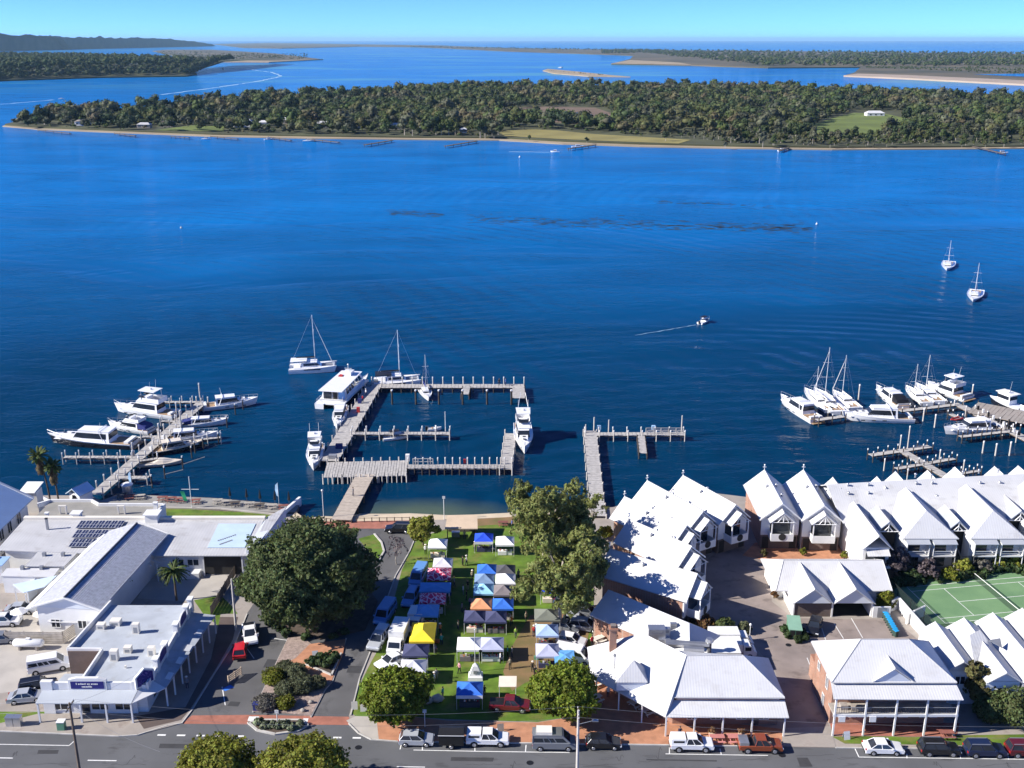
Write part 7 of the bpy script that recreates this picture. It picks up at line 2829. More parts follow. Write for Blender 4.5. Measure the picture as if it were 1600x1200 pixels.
CAR = {}
SPEC = {
    # L, W, lower body profile (front is +x), greenhouse (rear base, front base, rear top, front top, zb, zt), wheel x, r
    'sedan': (4.7, 1.82, [(-2.33, .32), (2.3, .28), (2.35, .55), (2.2, .74), (1.15, .92), (-1.6, .98), (-2.2, .98), (-2.36, .7)], (-1.75, 1.05, -1.0, .25, .93, 1.44), 1.38, .33),
    'hatch': (4.3, 1.80, [(-2.1, .32), (2.1, .28), (2.15, .55), (2.0, .76), (1.05, .96), (-1.9, 1.02), (-2.12, .9), (-2.15, .6)], (-2.0, .98, -1.55, .2, .96, 1.50), 1.28, .33),
    'wagon': (4.8, 1.88, [(-2.35, .38), (2.35, .34), (2.4, .62), (2.25, .90), (1.2, 1.06), (-2.1, 1.12), (-2.35, 1.05), (-2.4, .6)], (-2.28, 1.1, -2.0, .35, 1.06, 1.72), 1.42, .38),
    'ute': (5.3, 1.88, [(-2.62, .50), (2.6, .42), (2.65, .72), (2.5, .98), (1.45, 1.10), (-.5, 1.12), (-2.62, 1.10), (-2.65, .6)], (-.75, 1.35, -.55, .55, 1.09, 1.76), 1.62, .40),
    'van': (5.4, 1.98, [(-2.68, .36), (2.6, .34), (2.68, .7), (2.55, 1.02), (1.85, 1.25), (-2.68, 1.25), (-2.7, .6)], (-2.68, 1.95, -2.62, 1.0, 1.22, 2.15), 1.7, .36),
}


def car(kind, col, lab, px, py, ang, group='parked cars', extra=None, cat=None, gz=0.0):
    """px,py: picture point of the car's middle on the ground; ang: heading in degrees"""
    x, y = P(px, py, 0)
    key = (kind, col, extra)
    loc = (x, y, gz)
    if key in CAR:
        return copy_tree(CAR[key], loc, R(ang), lab, group)
    L, W, prof, (rb, fb_, rt, ft, zb, zt), wx, wr = SPEC[kind]
    pm = paint(col)
    names = {'sedan': ('sedan', 'car'), 'hatch': ('hatchback', 'car'), 'wagon': ('wagon', 'car'), 'ute': ('pickup', 'pickup'), 'van': ('van', 'van')}
    t = thing(names[kind][0], lab, cat or names[kind][1], loc, R(ang), group)
    CAR[key] = t
    mb = MB()
    h = W / 2
    mb.loft([side_ring(prof, -h, 1.0), side_ring(prof, -h + .10, 0), side_ring(prof, h - .10, 0), side_ring(prof, h, 1.0)], pm)
    body = mb.build('body', t)
    mb = MB()
    for s in (-1, 1):
        for xx in (-wx, wx):
            mb.tube((xx, s * (h - .02), wr), (xx, s * (h + .004), wr), wr * 1.18, wr * 1.18, 14, M_black)
    mb.box(-L / 2 - .02, -h * .85, .3, -L / 2 + .06, h * .85, .5, M_black)
    mb.box(L / 2 - .06, -h * .8, .3, L / 2 + .02, h * .8, .46, M_black)
    mb.build('wheel_arch', t)
    # greenhouse: glass with painted roof and pillars
    wb, wt = h * .93, h * .74 if kind != 'van' else h * .84
    g = [(rb, -wb, zb), (fb_, -wb, zb), (fb_, wb, zb), (rb, wb, zb), (rt, -wt, zt), (ft, -wt, zt), (ft, wt, zt), (rt, wt, zt)]
    mb = MB()
    mb.add(g, BF, M_glass if kind != 'van' else pm)
    gl = mb.build('glasshouse', t)
    mb = MB()
    mb.slab([(rt - .05, -wt - .02, zt + .05), (ft + .05, -wt - .02, zt + .05), (ft + .05, wt + .02, zt + .05), (rt - .05, wt + .02, zt + .05)], .07, pm)
    V8 = [Vector(p) for p in g]
    for i in range(4):
        mb.tube(V8[i], V8[i + 4], .055, .045, 5, pm)
    for s, (i, j) in ((-1, (0, 1)), (1, (3, 2))):
        a = V8[i].lerp(V8[j], .5)
        b = V8[i + 4].lerp(V8[j + 4], .45)
        mb.tube(a, b, .05, .04, 5, pm)
    mb.build('roof', t)
    if kind == 'van':
        mb = MB()
        for i, j in ((0, 1), (3, 2)):
            lo = lambda f, hh: V8[i].lerp(V8[j], f).lerp(V8[i + 4].lerp(V8[j + 4], f), hh) + Vector((0, .02 if V8[i].y > 0 else -.02, 0))
            for f0, f1 in ((.04, .30), (.33, .62), (.66, .92)):
                mb.face([lo(f0, .12), lo(f1, .12), lo(f1, .66), lo(f0, .66)], M_glass)
        lo = lambda f, hh: V8[1].lerp(V8[2], f).lerp(V8[5].lerp(V8[6], f), hh) + Vector((.03, 0, .01))
        mb.face([lo(.06, .08), lo(.94, .08), lo(.92, .86), lo(.08, .86)], M_glass)
        mb.build('window', t)
    for s in (-1, 1):
        for xx in (-wx, wx):
            wheel(t, xx, s * (h - .08), wr)
        mb = MB()
        zf = prof[2][1]
        mb.box(L / 2 - .22, s * h * .78 - .2, zf - .02, L / 2 - .02, s * h * .78 + .2, zf + .14, M_light)
        mb.build('headlight', t)
        mb = MB()
        mb.box(-L / 2 - .005, s * h * .82 - .14, .72, -L / 2 + .12, s * h * .82 + .14, .94, M_tail)
        mb.build('tail_light', t)
        mb = MB()
        mb.box(fb_ - .35, s * (h + .02) - .02, zb, fb_ - .15, s * (h + .22), zb + .17, pm)
        mb.build('wing_mirror', t)
    if kind == 'ute':
        if extra == 'canopy':
            mb = MB()
            mb.frustum((-2.6, -h * .95, -.72, h * .95), 1.10, (-2.5, -h * .82, -.78, h * .82), 1.80, paint('white'))
            mb.build('canopy', t)
            mb = MB()
            for s in (-1, 1):
                mb.box(-2.3, s * h * .885 - .02, 1.32, -1.0, s * h * .885 + .02, 1.6, M_glass)
            mb.build('canopy_window', t)
        elif extra == 'box':
            mb = MB()
            mb.box(-2.6, -h * .9, 1.08, -1.5, h * .9, 1.5, M_steel)
            mb.build('tool_box', t)
            mb = MB()
            mb.box(-1.45, -h * .88, 1.11, -.8, h * .88, 1.14, M_black)
            mb.build('tray', t)
        else:
            mb = MB()
            mb.box(-2.55, -h * .82, 1.08, -.8, h * .82, 1.13, M_black)
            mb.build('tray', t)
    if extra == 'bars' or kind == 'wagon':
        mb = MB()
        for s in (-1, 1):
            mb.box(rt + .1, s * wt * .9 - .03, zt + .05, ft - .1, s * wt * .9 + .03, zt + .12, M_grey)
        mb.build('roof_rail', t)
    if extra == 'rack':
        mb = MB()
        mb.box(-2.3, -.85, zt + .06, .9, .85, zt + .12, M_steel)
        mb.box(-2.2, -.7, zt + .12, -.3, .7, zt + .42, M_cream)
        mb.build('roof_rack', t)
    return t


RG = 'vehicles parked along the main road'
car('hatch', 'silver', 'silver hatchback at the left end of the cars along the main road', 651, 1161, -1)
car('ute', 'white', 'white pickup with a canopy parked behind the black trailer', 762, 1161, -1, extra='canopy')
car('van', 'grey', 'silver grey minibus with a roof rack between pickup and power pole', 866, 1167, -1, extra='rack')
car('hatch', 'black', 'black car carrying bicycles right of the power pole', 943, 1166, -1)
car('ute', 'white', 'white dual cab pickup with a canopy parked in front of the hotel', 1080, 1169, -1, extra='canopy')
car('ute', 'rust', 'rusty orange pickup with a silver tool box in front of the hotel', 1187, 1171, -1, extra='box')
car('sedan', 'white', 'white sedan parked before the brick house', 1379, 1174, -1)
car('wagon', 'black', 'black wagon parked between the white sedan and the navy wagon', 1466, 1176, -1)
car('wagon', 'navy', 'navy blue wagon near the right end of the road', 1538, 1178, -1)
car('wagon', 'darkred', 'dark red car cut by the right edge of the road', 1603, 1178, -1)
car('ute', 'white', 'white pickup with an open tray parked in the side street', 391, 997, -72)
car('hatch', 'red', 'small red car parked behind the pickup in the side street', 376, 1021, 100)
car('wagon', 'black', 'black wagon alone at the foreshore turning circle', 623, 831, 178)
car('ute', 'silver', 'silver four wheel drive facing the street beside the box truck', 592, 1005, -103, extra='canopy')
car('van', 'blue', 'white van coloured shade blue, nose to tail behind the silver four wheel drive', 602, 966, -103)
car('van', 'blue', 'white van coloured shade blue, parked beside the red patterned stall', 654, 908, -100)
car('wagon', 'blue', 'white car coloured shade blue, parked between the two rows of shaded vans', 642, 940, -100)
car('sedan', 'white', 'white sedan parked askew on the lawn by the dark grey stall', 612, 1038, -140)
car('sedan', 'white', 'white sedan half hidden by the bright round tree', 612, 1056, -150)
car('hatch', 'white', 'white hatchback behind the light blue stall on the market lawn', 893, 1006, -18)
car('van', 'white', 'white van behind the lavender stall on the market lawn', 898, 1032, -20)
car('hatch', 'silver', 'silver car in the shade under the gum tree', 902, 974, -10)
car('wagon', 'grey', 'grey wagon in the shade by the hotel rear wing', 915, 962, -15)
car('ute', 'maroon', 'maroon four wheel drive parked on the lawn by the footpath', 797, 1108, -4, extra='canopy2')
car('hatch', 'black', 'black car parked in front of the garage block', 1272, 984, -115)
car('wagon', 'black', 'black four wheel drive parked behind the corner shop', 60, 1078, 20)
car('sedan', 'silver', 'pale silver sedan nearest the road beside the corner shop', 43, 1094, 12)
car('sedan', 'silver', 'silver car parked by the shingle hall corner', 34, 957, 5)
car('van', 'white', 'white minibus parked beside the brown brick shop wall', 78, 1046, 20)
car('wagon', 'white', 'white car parked at the left edge of the rear yard', 8, 976, 5)
car('sedan', 'grey', 'dark grey car at the left edge below the timber fence', 5, 1003, 8)
# box truck
def truck(lab, px, py, ang, Lb=4.2, hb=2.9, group='trucks'):
    x, y = P(px, py, 0)
    t = thing('box_truck', lab, 'truck', (x, y, 0), R(ang), group)
    mb = MB()
    mb.box(-Lb + .6, -1.1, .95, .6, 1.1, hb, M_white)
    mb.build('cargo_box', t)
    mb = MB()
    mb.loft([[(.75, s, .5), (2.6, s, .5), (2.65, s, 1.05), (2.25, s, 1.25), (1.75, s * .94, 2.05), (.8, s * .94, 2.1)] for s in (-.98, -.9, .9, .98)], M_white)
    mb.build('cab', t)
    mb = MB()
    mb.slab([(2.24, -.82, 1.32), (2.24, .82, 1.32), (1.84, .76, 1.98), (1.84, -.76, 1.98)], .03, M_glass)
    for s in (-1, 1):
        mb.box(1.0, s * .955 - .02, 1.3, 1.85, s * .955 + .02, 1.85, M_glass)
    mb.build('cab_window', t)
    mb = MB()
    mb.box(-Lb + .5, -.9, .55, 1.0, .9, .95, M_black)
    mb.build('chassis', t)
    for xx in (1.7, -Lb + 1.6):
        for s in (-1, 1):
            wheel(t, xx, s * .9, .4, .26)
    for s in (-1, 1):
        mb = MB()
        mb.box(2.55, s * .75 - .15, .7, 2.67, s * .75 + .15, .88, M_light)
        mb.build('headlight', t)
    return t


truck('white box truck facing the street between the silver vehicle and yellow stall', 621, 1012, -97)
truck('small white truck parked behind the blue stall', 650, 978, -98, 2.6, 2.3)
truck('white delivery truck behind the hotel roof, farther of two', 1146, 1010, 0, 4.2, 2.6)
truck('white delivery truck behind the hotel roof, nearer of two', 1150, 1024, 0, 4.0, 2.4)
# black trailer
x, y = P(706, 1163, 0)
t = thing('box_trailer', 'black box trailer with a white edged roof parked on the main road', 'trailer', (x, y, 0), R(-1))
mb = MB()
mb.box(-1.5, -.95, .5, 1.5, .95, 1.9, mat('black_trailer_paint', (.015, .015, .016), .4, .1))
mb.build('body', t)
mb = MB()
mb.slab([(-1.6, -1.0, 1.98), (1.6, -1.0, 1.98), (1.5, 0, 2.35), (-1.5, 0, 2.35)], .07, M_black)
mb.slab([(-1.5, 0, 2.35), (1.5, 0, 2.35), (1.6, 1.0, 1.98), (-1.6, 1.0, 1.98)], .07, M_black)
mb.box(-1.6, -1.04, 1.92, 1.6, -1.0, 2.0, M_white)
mb.build('roof', t)
for s in (-1, 1):
    wheel(t, 0, s * .98, .34)
bar(t, 'drawbar', (1.5, 0, .5), (2.6, 0, .45), .06, M_black)
# bicycles on the black car
for k in range(2):
    x, y = P(915 + 5 * k, 1158, .9)
    t = thing('bicycle', 'bicycle on the rear rack of the black car, ' + ('left' if k == 0 else 'right') + ' one of two', 'bicycle', (x, y, .75), R(80))
    for s in (-.5, .5):
        mb = MB()
        for i in range(14):
            a, b = 2 * PI * i / 14, 2 * PI * (i + 1) / 14
            mb.tube((s + .33 * math.cos(a), 0, .33 + .33 * math.sin(a)), (s + .33 * math.cos(b), 0, .33 + .33 * math.sin(b)), .025, .025, 4, M_black, caps=False)
        mb.build('wheel', t)
    mb = MB()
    for a, b in (((-.5, .33), (-.1, .3)), ((-.1, .3), (.35, .8)), ((-.15, .85), (.35, .8)), ((-.5, .33), (-.15, .85)), ((-.1, .3), (-.2, .95)), ((.5, .33), (.33, 1.0))):
        mb.tube((a[0], 0, a[1]), (b[0], 0, b[1]), .028, .028, 5, M_steel)
    mb.tube((.33, -.25, 1.0), (.33, .25, 1.0), .02, .02, 5, M_black)
    mb.build('frame', t)
    mb = MB()
    mb.box(-.32, -.06, .94, -.1, .06, 1.0, M_black)
    mb.build('saddle', t)
# gas tank
x, y = P(46, 1014, 0)
t = thing('gas_tank', 'long white gas tank lying on saddles below the timber fence', 'tank', (x, y, 0), R(-1))
mb = MB()
prof = [(-2.2, .05), (-2.1, .4), (-1.85, .58), (1.85, .58), (2.1, .4), (2.2, .05)]
mb.loft([[(xx, r * math.cos(a), 1.0 + r * math.sin(a)) for a in [2 * PI * i / 14 for i in range(14)]] for xx, r in prof], M_white, smooth=True)
mb.build('vessel', t)
for xx in (-1.2, 1.2):
    mb = MB()
    mb.box(xx - .12, -.5, 0, xx + .12, .5, .55, M_conc)
    mb.build('saddle_support', t)
mb = MB()
mb.box(-.3, -.2, 1.5, .3, .2, 1.75, M_white)
mb.build('valve_cover', t)


# ================================================================== MARKET
def stall(lab, px, py, col, w=3.0, d=3.0, he=2.15, hp=3.05, group='market stalls on the lawn', rz=0.0, mt=None, valance=None, wall=None, table=True):
    x, y = P(px, py, 2.5)
    t = thing('market_stall', lab, 'canopy', (x, y, 0), rz, group)
    m = mt or fab(col)
    mb = MB()
    w2, d2 = w / 2 + .06, d / 2 + .06
    a = (0, 0, hp)
    c = [(-w2, -d2, he), (w2, -d2, he), (w2, d2, he), (-w2, d2, he)]
    if d > w * 1.3:
        r0, r1 = (0, -d2 + w2, hp), (0, d2 - w2, hp)
        mb.slab([c[0], c[1], r0], .03, m)
        mb.slab([c[1], c[2], r1, r0], .03, m)
        mb.slab([c[2], c[3], r1], .03, m)
        mb.slab([c[3], c[0], r0, r1], .03, m)
    else:
        for i in range(4):
            p, q = Vector(c[i]), Vector(c[(i + 1) % 4])
            mid = (p + q) / 2 * .5 + Vector(a) * .5 + Vector((0, 0, -.07))
            mb.add([tuple(p), tuple(q), a, tuple(mid)], [(0, 1, 3), (1, 2, 3), (2, 0, 3)], m)
    mb.build('canopy', t)
    mb = MB()
    vm = fab(valance) if valance else m
    hv = .28 if not valance else .5
    for p, q in ((0, 1), (1, 2), (2, 3), (3, 0)):
        p, q = c[p], c[q]
        mb.face([p, q, (q[0], q[1], he - hv), (p[0], p[1], he - hv)], vm)
    mb.build('valance', t)
    for sx in (-1, 1):
        for sy in (-1, 1):
            link('leg', ucyl(M_alu), t, (sx * w / 2, sy * d / 2, 0), scale=(.03, .03, he))
    if wall:
        mb = MB()
        mb.box(-w / 2, d / 2 - .03, .1, w / 2, d / 2, he - .1, fab(wall))
        mb.build('side_wall', t)
    if table:
        tb = thing('trestle_table', 'cloth covered trestle table under the ' + ' '.join(lab.split()[:9]), 'table', (x, y, 0), rz)
        mb = MB()
        cm = fab(rnd.choice(['white', 'navy', 'tan', 'darkgrey', 'brown']))
        mb.box(-w * .4, -d * .38, .06, w * .4, -d * .38 + .75, .76, cm)
        mb.build('cloth', tb)
        mb = MB()
        for k in range(9):
            gx, gy = rnd.uniform(-w * .36, w * .3), -d * .38 + rnd.uniform(.08, .5)
            s = rnd.uniform(.08, .16)
            mb.box(gx, gy, .765, gx + s * 1.6, gy + s, .765 + rnd.uniform(.06, .3), rnd.choice([M_orange, M_red, M_white, M_tan, F_road, M_teak]))
        o = mb.build('goods', tb)
        o['kind'] = 'stuff'
    return t


M_pink = patterned('red_patterned_cloth', (.66, .04, .12), (.85, .55, .6))
stall('white stall nearest the olive green tree and turning circle', 684, 846, 'white')
stall('pale grey stall behind the large red patterned stall', 692, 876, 'lightgrey')
stall('large red patterned stall with white swirls', 686, 893, 'red', 3.6, 3.6, mt=M_pink)
stall('flat blue stall between the two red patterned stalls', 680, 914, 'mid', 4.6, 2.8, hp=2.5)
stall('smaller red patterned stall below the flat blue one', 676, 931, 'red', 3.8, 2.8, mt=M_pink)
stall('pointed mid blue stall above the yellow one', 667, 950, 'mid', 3.4, 3.2)
stall('bright yellow stall beside the box truck', 661, 984, 'yellow', 3.4, 5.0)
stall('dark slate stall below the yellow one', 650, 1012, 'navy', 3.4, 3.0)
stall('pale grey stall behind the bright round tree', 646, 1037, 'lightgrey', 3.4, 3.0)
stall('bright blue stall, upper left of the double row', 761, 886, 'blue')
stall('grey blue stall second from the top in the left of the double row', 757, 901, 'greyblue')
stall('light cyan stall in the double row', 756, 917, 'cyan')
stall('pale orange stall in the double row', 752, 940, 'orange')
stall('dark navy stall at the lower left of the double row', 742, 959, 'navy')
stall('dark grey stall, upper right of the double row', 790, 887, 'darkgrey')
stall('white stall in the right of the double row', 790, 901, 'white')
stall('brown grey stall in the right of the double row', 787, 919, 'brown')
stall('deep blue stall right of the pale orange one', 786, 940, 'blue')
stall('slate navy stall at the lower right of the double row', 775, 960, 'navy', wall='lightgrey')
stall('royal blue stall beside the barbecue shelter', 756, 837, 'royal', valance='white')
stall('white stall right of the royal blue one', 789, 842, 'white')
stall('white stall of the joined pair in the middle of the lawn', 734, 1002, 'white', 3.4, 3.2)
stall('lavender grey stall of the joined pair in the middle of the lawn', 768, 1002, 'lavender', 3.3, 3.2)
stall('light blue stall in front of the white hatchback', 855, 981, 'pale', 3.1, 3.0)
stall('pale lavender stall in front of the white van', 856, 1012, 'lavender', 3.2, 3.2)
stall('pale blue awning stall leaning on the white van', 882, 1022, 'mid', 2.6, 3.0, hp=2.4, table=False)
stall('blue stall glimpsed between the gum branches', 860, 914, 'royal')
stall('olive grey stall under the gum tree', 855, 957, 'olive', 3.6, 3.2)
stall('bright blue stall with a white valance near the footpath', 734, 1072, 'blue', 3.3, 3.0, valance='white')

t = thing('flat_umbrella', 'flat cream awning over the maroon four wheel drive', 'awning', (*P(793, 1098, 0), 0))
mb = MB()
mb.slab([(-1.15, -.2, 2.55), (1.15, -.2, 2.55), (1.2, 2.0, 2.7), (-1.1, 2.0, 2.7)], .05, fab('tan'))
mb.build('canopy', t)
for sx, sy in ((-1.05, 1.95), (1.1, 1.95), (-1.05, -.1), (1.05, -.1)):
    link('pole', ucyl(M_alu), t, (sx, sy, 0), scale=(.03, .03, 2.6))
x, y = P(722, 838, 0)
t = thing('barbecue_shelter', 'open barbecue shelter with a tan skillion roof by the beach', 'shelter', (x, y, 0))
mb = MB()
mb.slab([(-2.8, -2.1, 2.5), (2.8, -2.1, 2.5), (2.6, 2.2, 3.0), (-2.6, 2.2, 3.0)], .15, M_tan)
mb.build('roof', t)
for sx in (-2.4, 2.4):
    for sy in (-1.8, 1.9):
        post(t, sx, sy, 0, 2.45 if sy < 0 else 2.85, .08, M_timberd)
mb = MB()
mb.box(-1.8, -.4, 0, -.4, .4, .9, M_steel)
mb.build('barbecue', t)
mb = MB()
mb.box(-2.4, 1.75, 0, 2.4, 1.85, 1.2, M_timberd)
mb.build('screen', t)
# monument like white marker on the lawn with flag mast
x, y = P(743, 1059, 0)
t = thing('war_memorial', 'white stepped stone memorial with a pointed top on the market lawn', 'memorial', (x, y, 0))
mb = MB()
mb.frustum((-1.0, -.8, 1.0, .8), 0, (-.95, -.75, .95, .75), .5, M_white)
mb.build('plinth', t)
mb = MB()
mb.frustum((-.85, -.5, .85, .5), .5, (-.35, -.3, .35, .3), 1.9, M_white)
mb.frustum((-.35, -.3, .35, .3), 1.9, (-.05, -.05, .05, .05), 2.3, M_white)
mb.build('pillar', t)
mb = MB()
mb.box(-.25, -.53, .9, .25, -.44, 1.4, M_grey)
mb.build('plaque', t)
t = thing('flagpole', 'slim pale flagpole standing behind the white memorial', 'flagpole', (x - .1, y + 1.4, 0))
link('pole', ucyl(M_alu), t, (0, 0, 0), scale=(.05, .05, 6.5))
mb = MB()
mb.ball((0, 0, 6.55), .1, M_white, 8, 5)
mb.build('finial', t)

# ================================================================== PEOPLE
def person_mesh(name, pose):
    """one continuous skinned body; faces coloured by what they are (skin, shirt, trousers, shoes)"""
    sw, st, arm = pose
    V = [(0, 0, .96), (0, 0, 1.18), (0, 0, 1.42), (0, 0, 1.53), (0, .02, 1.64), (0, .02, 1.74)]
    rad = [.14, .145, .13, .055, .10, .075]
    E = [(0, 1), (1, 2), (2, 3), (3, 4), (4, 5)]
    for s in (-1, 1):
        k = len(V)
        off = st * s
        V += [(s * .10, 0, .9), (s * .11, off * .5, .48), (s * .11, off, .08), (s * .12, off + .16, .04)]
        rad += [.105, .075, .05, .045]
        E += [(0, k), (k, k + 1), (k + 1, k + 2), (k + 2, k + 3)]
        k = len(V)
        f = arm if s > 0 else -sw
        V += [(s * .19, 0, 1.40), (s * .25, f * .25, 1.14), (s * .25, f * .7 + .05, .92 + abs(f) * .15), (s * .25, f * .8 + .08, .84 + abs(f) * .2)]
        rad += [.065, .05, .038, .035]
        E += [(2, k), (k, k + 1), (k + 1, k + 2), (k + 2, k + 3)]
    me = bpy.data.meshes.new('person_frame')
    me.from_pydata(V, E, [])
    o = bpy.data.objects.new('person_frame', me)
    COL.objects.link(o)
    md = o.modifiers.new('s', 'SKIN')
    sv = me.skin_vertices[0].data
    for i, r in enumerate(rad):
        sv[i].radius = (r, r * (.8 if i < 3 else 1))
    sv[0].use_root = True
    o.modifiers.new('u', 'SUBSURF').levels = 1
    dg = bpy.context.evaluated_depsgraph_get()
    ev = o.evaluated_get(dg)
    m2 = bpy.data.meshes.new_from_object(ev)
    m2.name = name
    bpy.data.objects.remove(o)
    m2.materials.clear()
    for mt in (M_skin, mat('shirt_default', (.4, .4, .4)), mat('trousers_default', (.05, .05, .07)), M_black):
        m2.materials.append(mt)
    for p in m2.polygons:
        c = p.center
        p.use_smooth = True
        p.material_index = 0 if c.z > 1.50 or (abs(c.x) > .2 and c.z < 1.08 and c.z > .7) else (1 if c.z > .93 else (2 if c.z > .1 else 3))
    return m2


PM = [person_mesh('person_body', p) for p in ((.0, .03, .0), (.25, .18, .25), (.0, .05, .55))]
HM = MB().ball((0, -.01, 1.715), (.105, .125, .10), M_hair, 10, 6).mesh('hair_cap')
HAT = MB().tube((0, .02, 1.76), (0, .02, 1.78), .2, .19, 10, M_cream).tube((0, .02, 1.78), (0, .02, 1.88), .11, .09, 10, M_cream).mesh('hat_shape')
CL = {'white': (.7, .7, .7), 'black': (.012, .012, .013), 'red': (.45, .02, .03), 'teal': (.05, .35, .30), 'blue': (.04, .10, .35), 'grey': (.22, .22, .23), 'khaki': (.30, .26, .17), 'navy': (.015, .02, .06), 'orange': (.6, .2, .05), 'lime': (.35, .55, .08), 'pink': (.55, .25, .3)}


def cl(c):
    return mat('clothing_' + c, CL[c], .8, .1)


def person(lab, px, py, top, bot, ang, pose=0, hat=False, z=0.0):
    x, y = P(px, py, z)
    t = thing('person', lab, 'person', (x, y, z), R(ang), 'people at the market and on the jetties')
    o = link('body', PM[pose], t)
    for i, c in ((1, top), (2, bot)):
        o.material_slots[i].link = 'OBJECT'
        o.material_slots[i].material = cl(c)
    s = rnd.uniform(.94, 1.06)
    o.scale = (s, s, s)
    h = link('hat' if hat else 'hair', HAT if hat else HM, t)
    h.scale = (s, s, s)
    return t


for a in (
        ('person in white walking by the pale grey stall at the top of the lawn', 729, 883, 'white', 'navy', 100, 1),
        ('person in black standing beside the one in white at the top of the lawn', 723, 884, 'black', 'black', -60, 0),
        ('person in dark clothes in the shaded aisle by the flat blue stall', 710, 917, 'grey', 'navy', 80, 1),
        ('person in khaki at the edge of the double row near the bright blue stall', 738, 906, 'khaki', 'black', 0, 2),
        ('person in white in the shaded aisle by the cyan stall', 724, 930, 'white', 'grey', -90, 0),
        ('person in black beside the pale orange stall', 729, 938, 'black', 'black', 90, 0),
        ('person in grey in the aisle by the dark navy stall', 722, 957, 'grey', 'navy', 60, 1),
        ('person in navy by the dark navy stall, nearer the camera', 727, 966, 'navy', 'black', -30, 0),
        ('person in red under the dark navy stall', 744, 984, 'red', 'navy', -90, 2),
        ('person in orange by the yellow stall', 688, 990, 'orange', 'navy', 0, 2),
        ('person in lime green leaning by the mid blue stall', 685, 961, 'lime', 'black', 30, 1),
        ('person in teal right of the lavender grey stall', 793, 1026, 'teal', 'black', -90, 0),
        ('person in grey beside the one in teal', 800, 1027, 'grey', 'navy', -90, 0),
        ('person in pale shirt walking across the middle of the lawn', 797, 1045, 'khaki', 'black', 180, 1),
        ('person in white by the right leg of the lavender grey stall', 782, 1036, 'white', 'black', 90, 0),
        ('person in red at the counter of the lavender grey stall', 770, 1028, 'red', 'black', 90, 2),
        ('person in black standing at the left of the pale lavender stall', 832, 1050, 'black', 'black', 0, 0),
        ('second person in black by the pale lavender stall, nearer the camera', 836, 1058, 'black', 'black', 20, 0),
        ('person in red left of the light blue stall', 834, 994, 'red', 'navy', 0, 1),
        ('person in pink red beside the light blue stall post', 838, 992, 'pink', 'navy', 40, 0),
        ('person in white under the bright blue footpath stall', 731, 1100, 'white', 'navy', -90, 2),
        ('person in grey sitting area by the bright round tree', 682, 1062, 'grey', 'khaki', 0, 0),
        ('person in white beside the grey one by the bright round tree', 679, 1068, 'white', 'khaki', 90, 0),
        ('person in khaki in front of the royal blue stall', 742, 862, 'khaki', 'black', 0, 2),
        ('person in grey next to the one in khaki by the royal blue stall', 750, 862, 'grey', 'black', 180, 0),
        ('person in white near the white stall at the top right', 766, 856, 'white', 'white', 0, 0),
        ('person in white left of the white stall by the olive green tree', 665, 866, 'white', 'black', 0, 0),
        ('person in blue standing under the corner shop verandah', 293, 1076, 'grey', 'navy', 0, 0),
        ('person in black at the outer arm end of the public jetty', 780, 602, 'black', 'black', 0, 0),
        ('second person in blue at the outer arm end of the public jetty', 790, 602, 'blue', 'navy', 90, 0),
        ('person in red on the jetty beside the ferry', 567, 628, 'red', 'navy', 0, 0),
        ('person in white on the jetty beside the ferry', 572, 618, 'white', 'navy', 120, 1),
        ('person in grey walking on the tan walkway of the public jetty', 552, 775, 'grey', 'navy', 80, 1)):
    onj = a[2] < 800
    person(*a, hat=(len(a[0]) % 3 == 0), z=JZ if onj else 0.02)

# ================================================================== STREET FURNITURE AND SMALL THINGS
def power_pole(lab, px, py, h, mt, arm=True):
    x, y = P(px, py, 0)
    t = thing('power_pole', lab, 'pole', (x, y, 0), 0)
    MB().tube((0, 0, 0), (0, 0, h), .19, .13, 8, mt).build('pole', t)
    if arm:
        mb = MB()
        mb.box(-.06, -1.1, h - .5, .06, 1.1, h - .36, M_timberd)
        for yy in (-1.0, -.4, .4, 1.0):
            mb.tube((0, yy, h - .36), (0, yy, h - .2), .05, .04, 5, M_white)
        mb.build('cross_arm', t)
    return t, Vector((x, y, h - .2))


p1, w1 = power_pole('brown timber power pole by the shop corner at the bottom left', 128, 1228, 11.2, mat('brown_pole_timber', (.16, .12, .09), .9, .25))
p2, w2 = power_pole('pale grey power pole in the middle of the bottom edge', 901, 1238, 11.0, M_jpost)
mb = MB()
mb.tube((0, .2, 9.0), (1.8, .5, 9.3), .04, .04, 5, M_grey)
mb.box(1.6, .35, 9.2, 2.3, .65, 9.36, M_steel)
mb.build('street_lamp', p2)
p3, w3 = power_pole('thin grey lamp pole on the grass strip beside the patio', 369, 985, 8.4, M_jpost, False)


def wire(lab, a, b, sag, offs):
    t = thing('power_line', lab, 'cable', tuple((a + b) / 2))
    c = (a + b) / 2
    for o in offs:
        mb = MB()
        pr = None
        for i in range(17):
            f = i / 16
            p = a.lerp(b, f) + Vector((0, o, -sag * 4 * f * (1 - f))) - c
            if pr is not None:
                mb.tube(pr, p, .014, .014, 3, M_grey, caps=False)
            pr = p
        mb.build('wire', t)


wire('overhead wires between the brown pole and the pale pole', w1, w2, 1.6, (-1.0, 1.0))
wire('overhead service wire from the brown pole to the shop roof', w1, Vector((-48.0, 116.0, 5.2)), .3, (0,))
wire('overhead wires from the pale pole toward the right edge', w2, w2 + Vector((70, -3, 0)), 1.4, (-1.0, 1.0))
wire('overhead wires from the brown pole leaving at the left', w1, w1 + Vector((-60, 0, 0)), 1.2, (-1.0, 1.0))
wire('overhead wire from the brown pole down to the street corner', w1, Vector((-38, 96, 9)), .6, (0,))

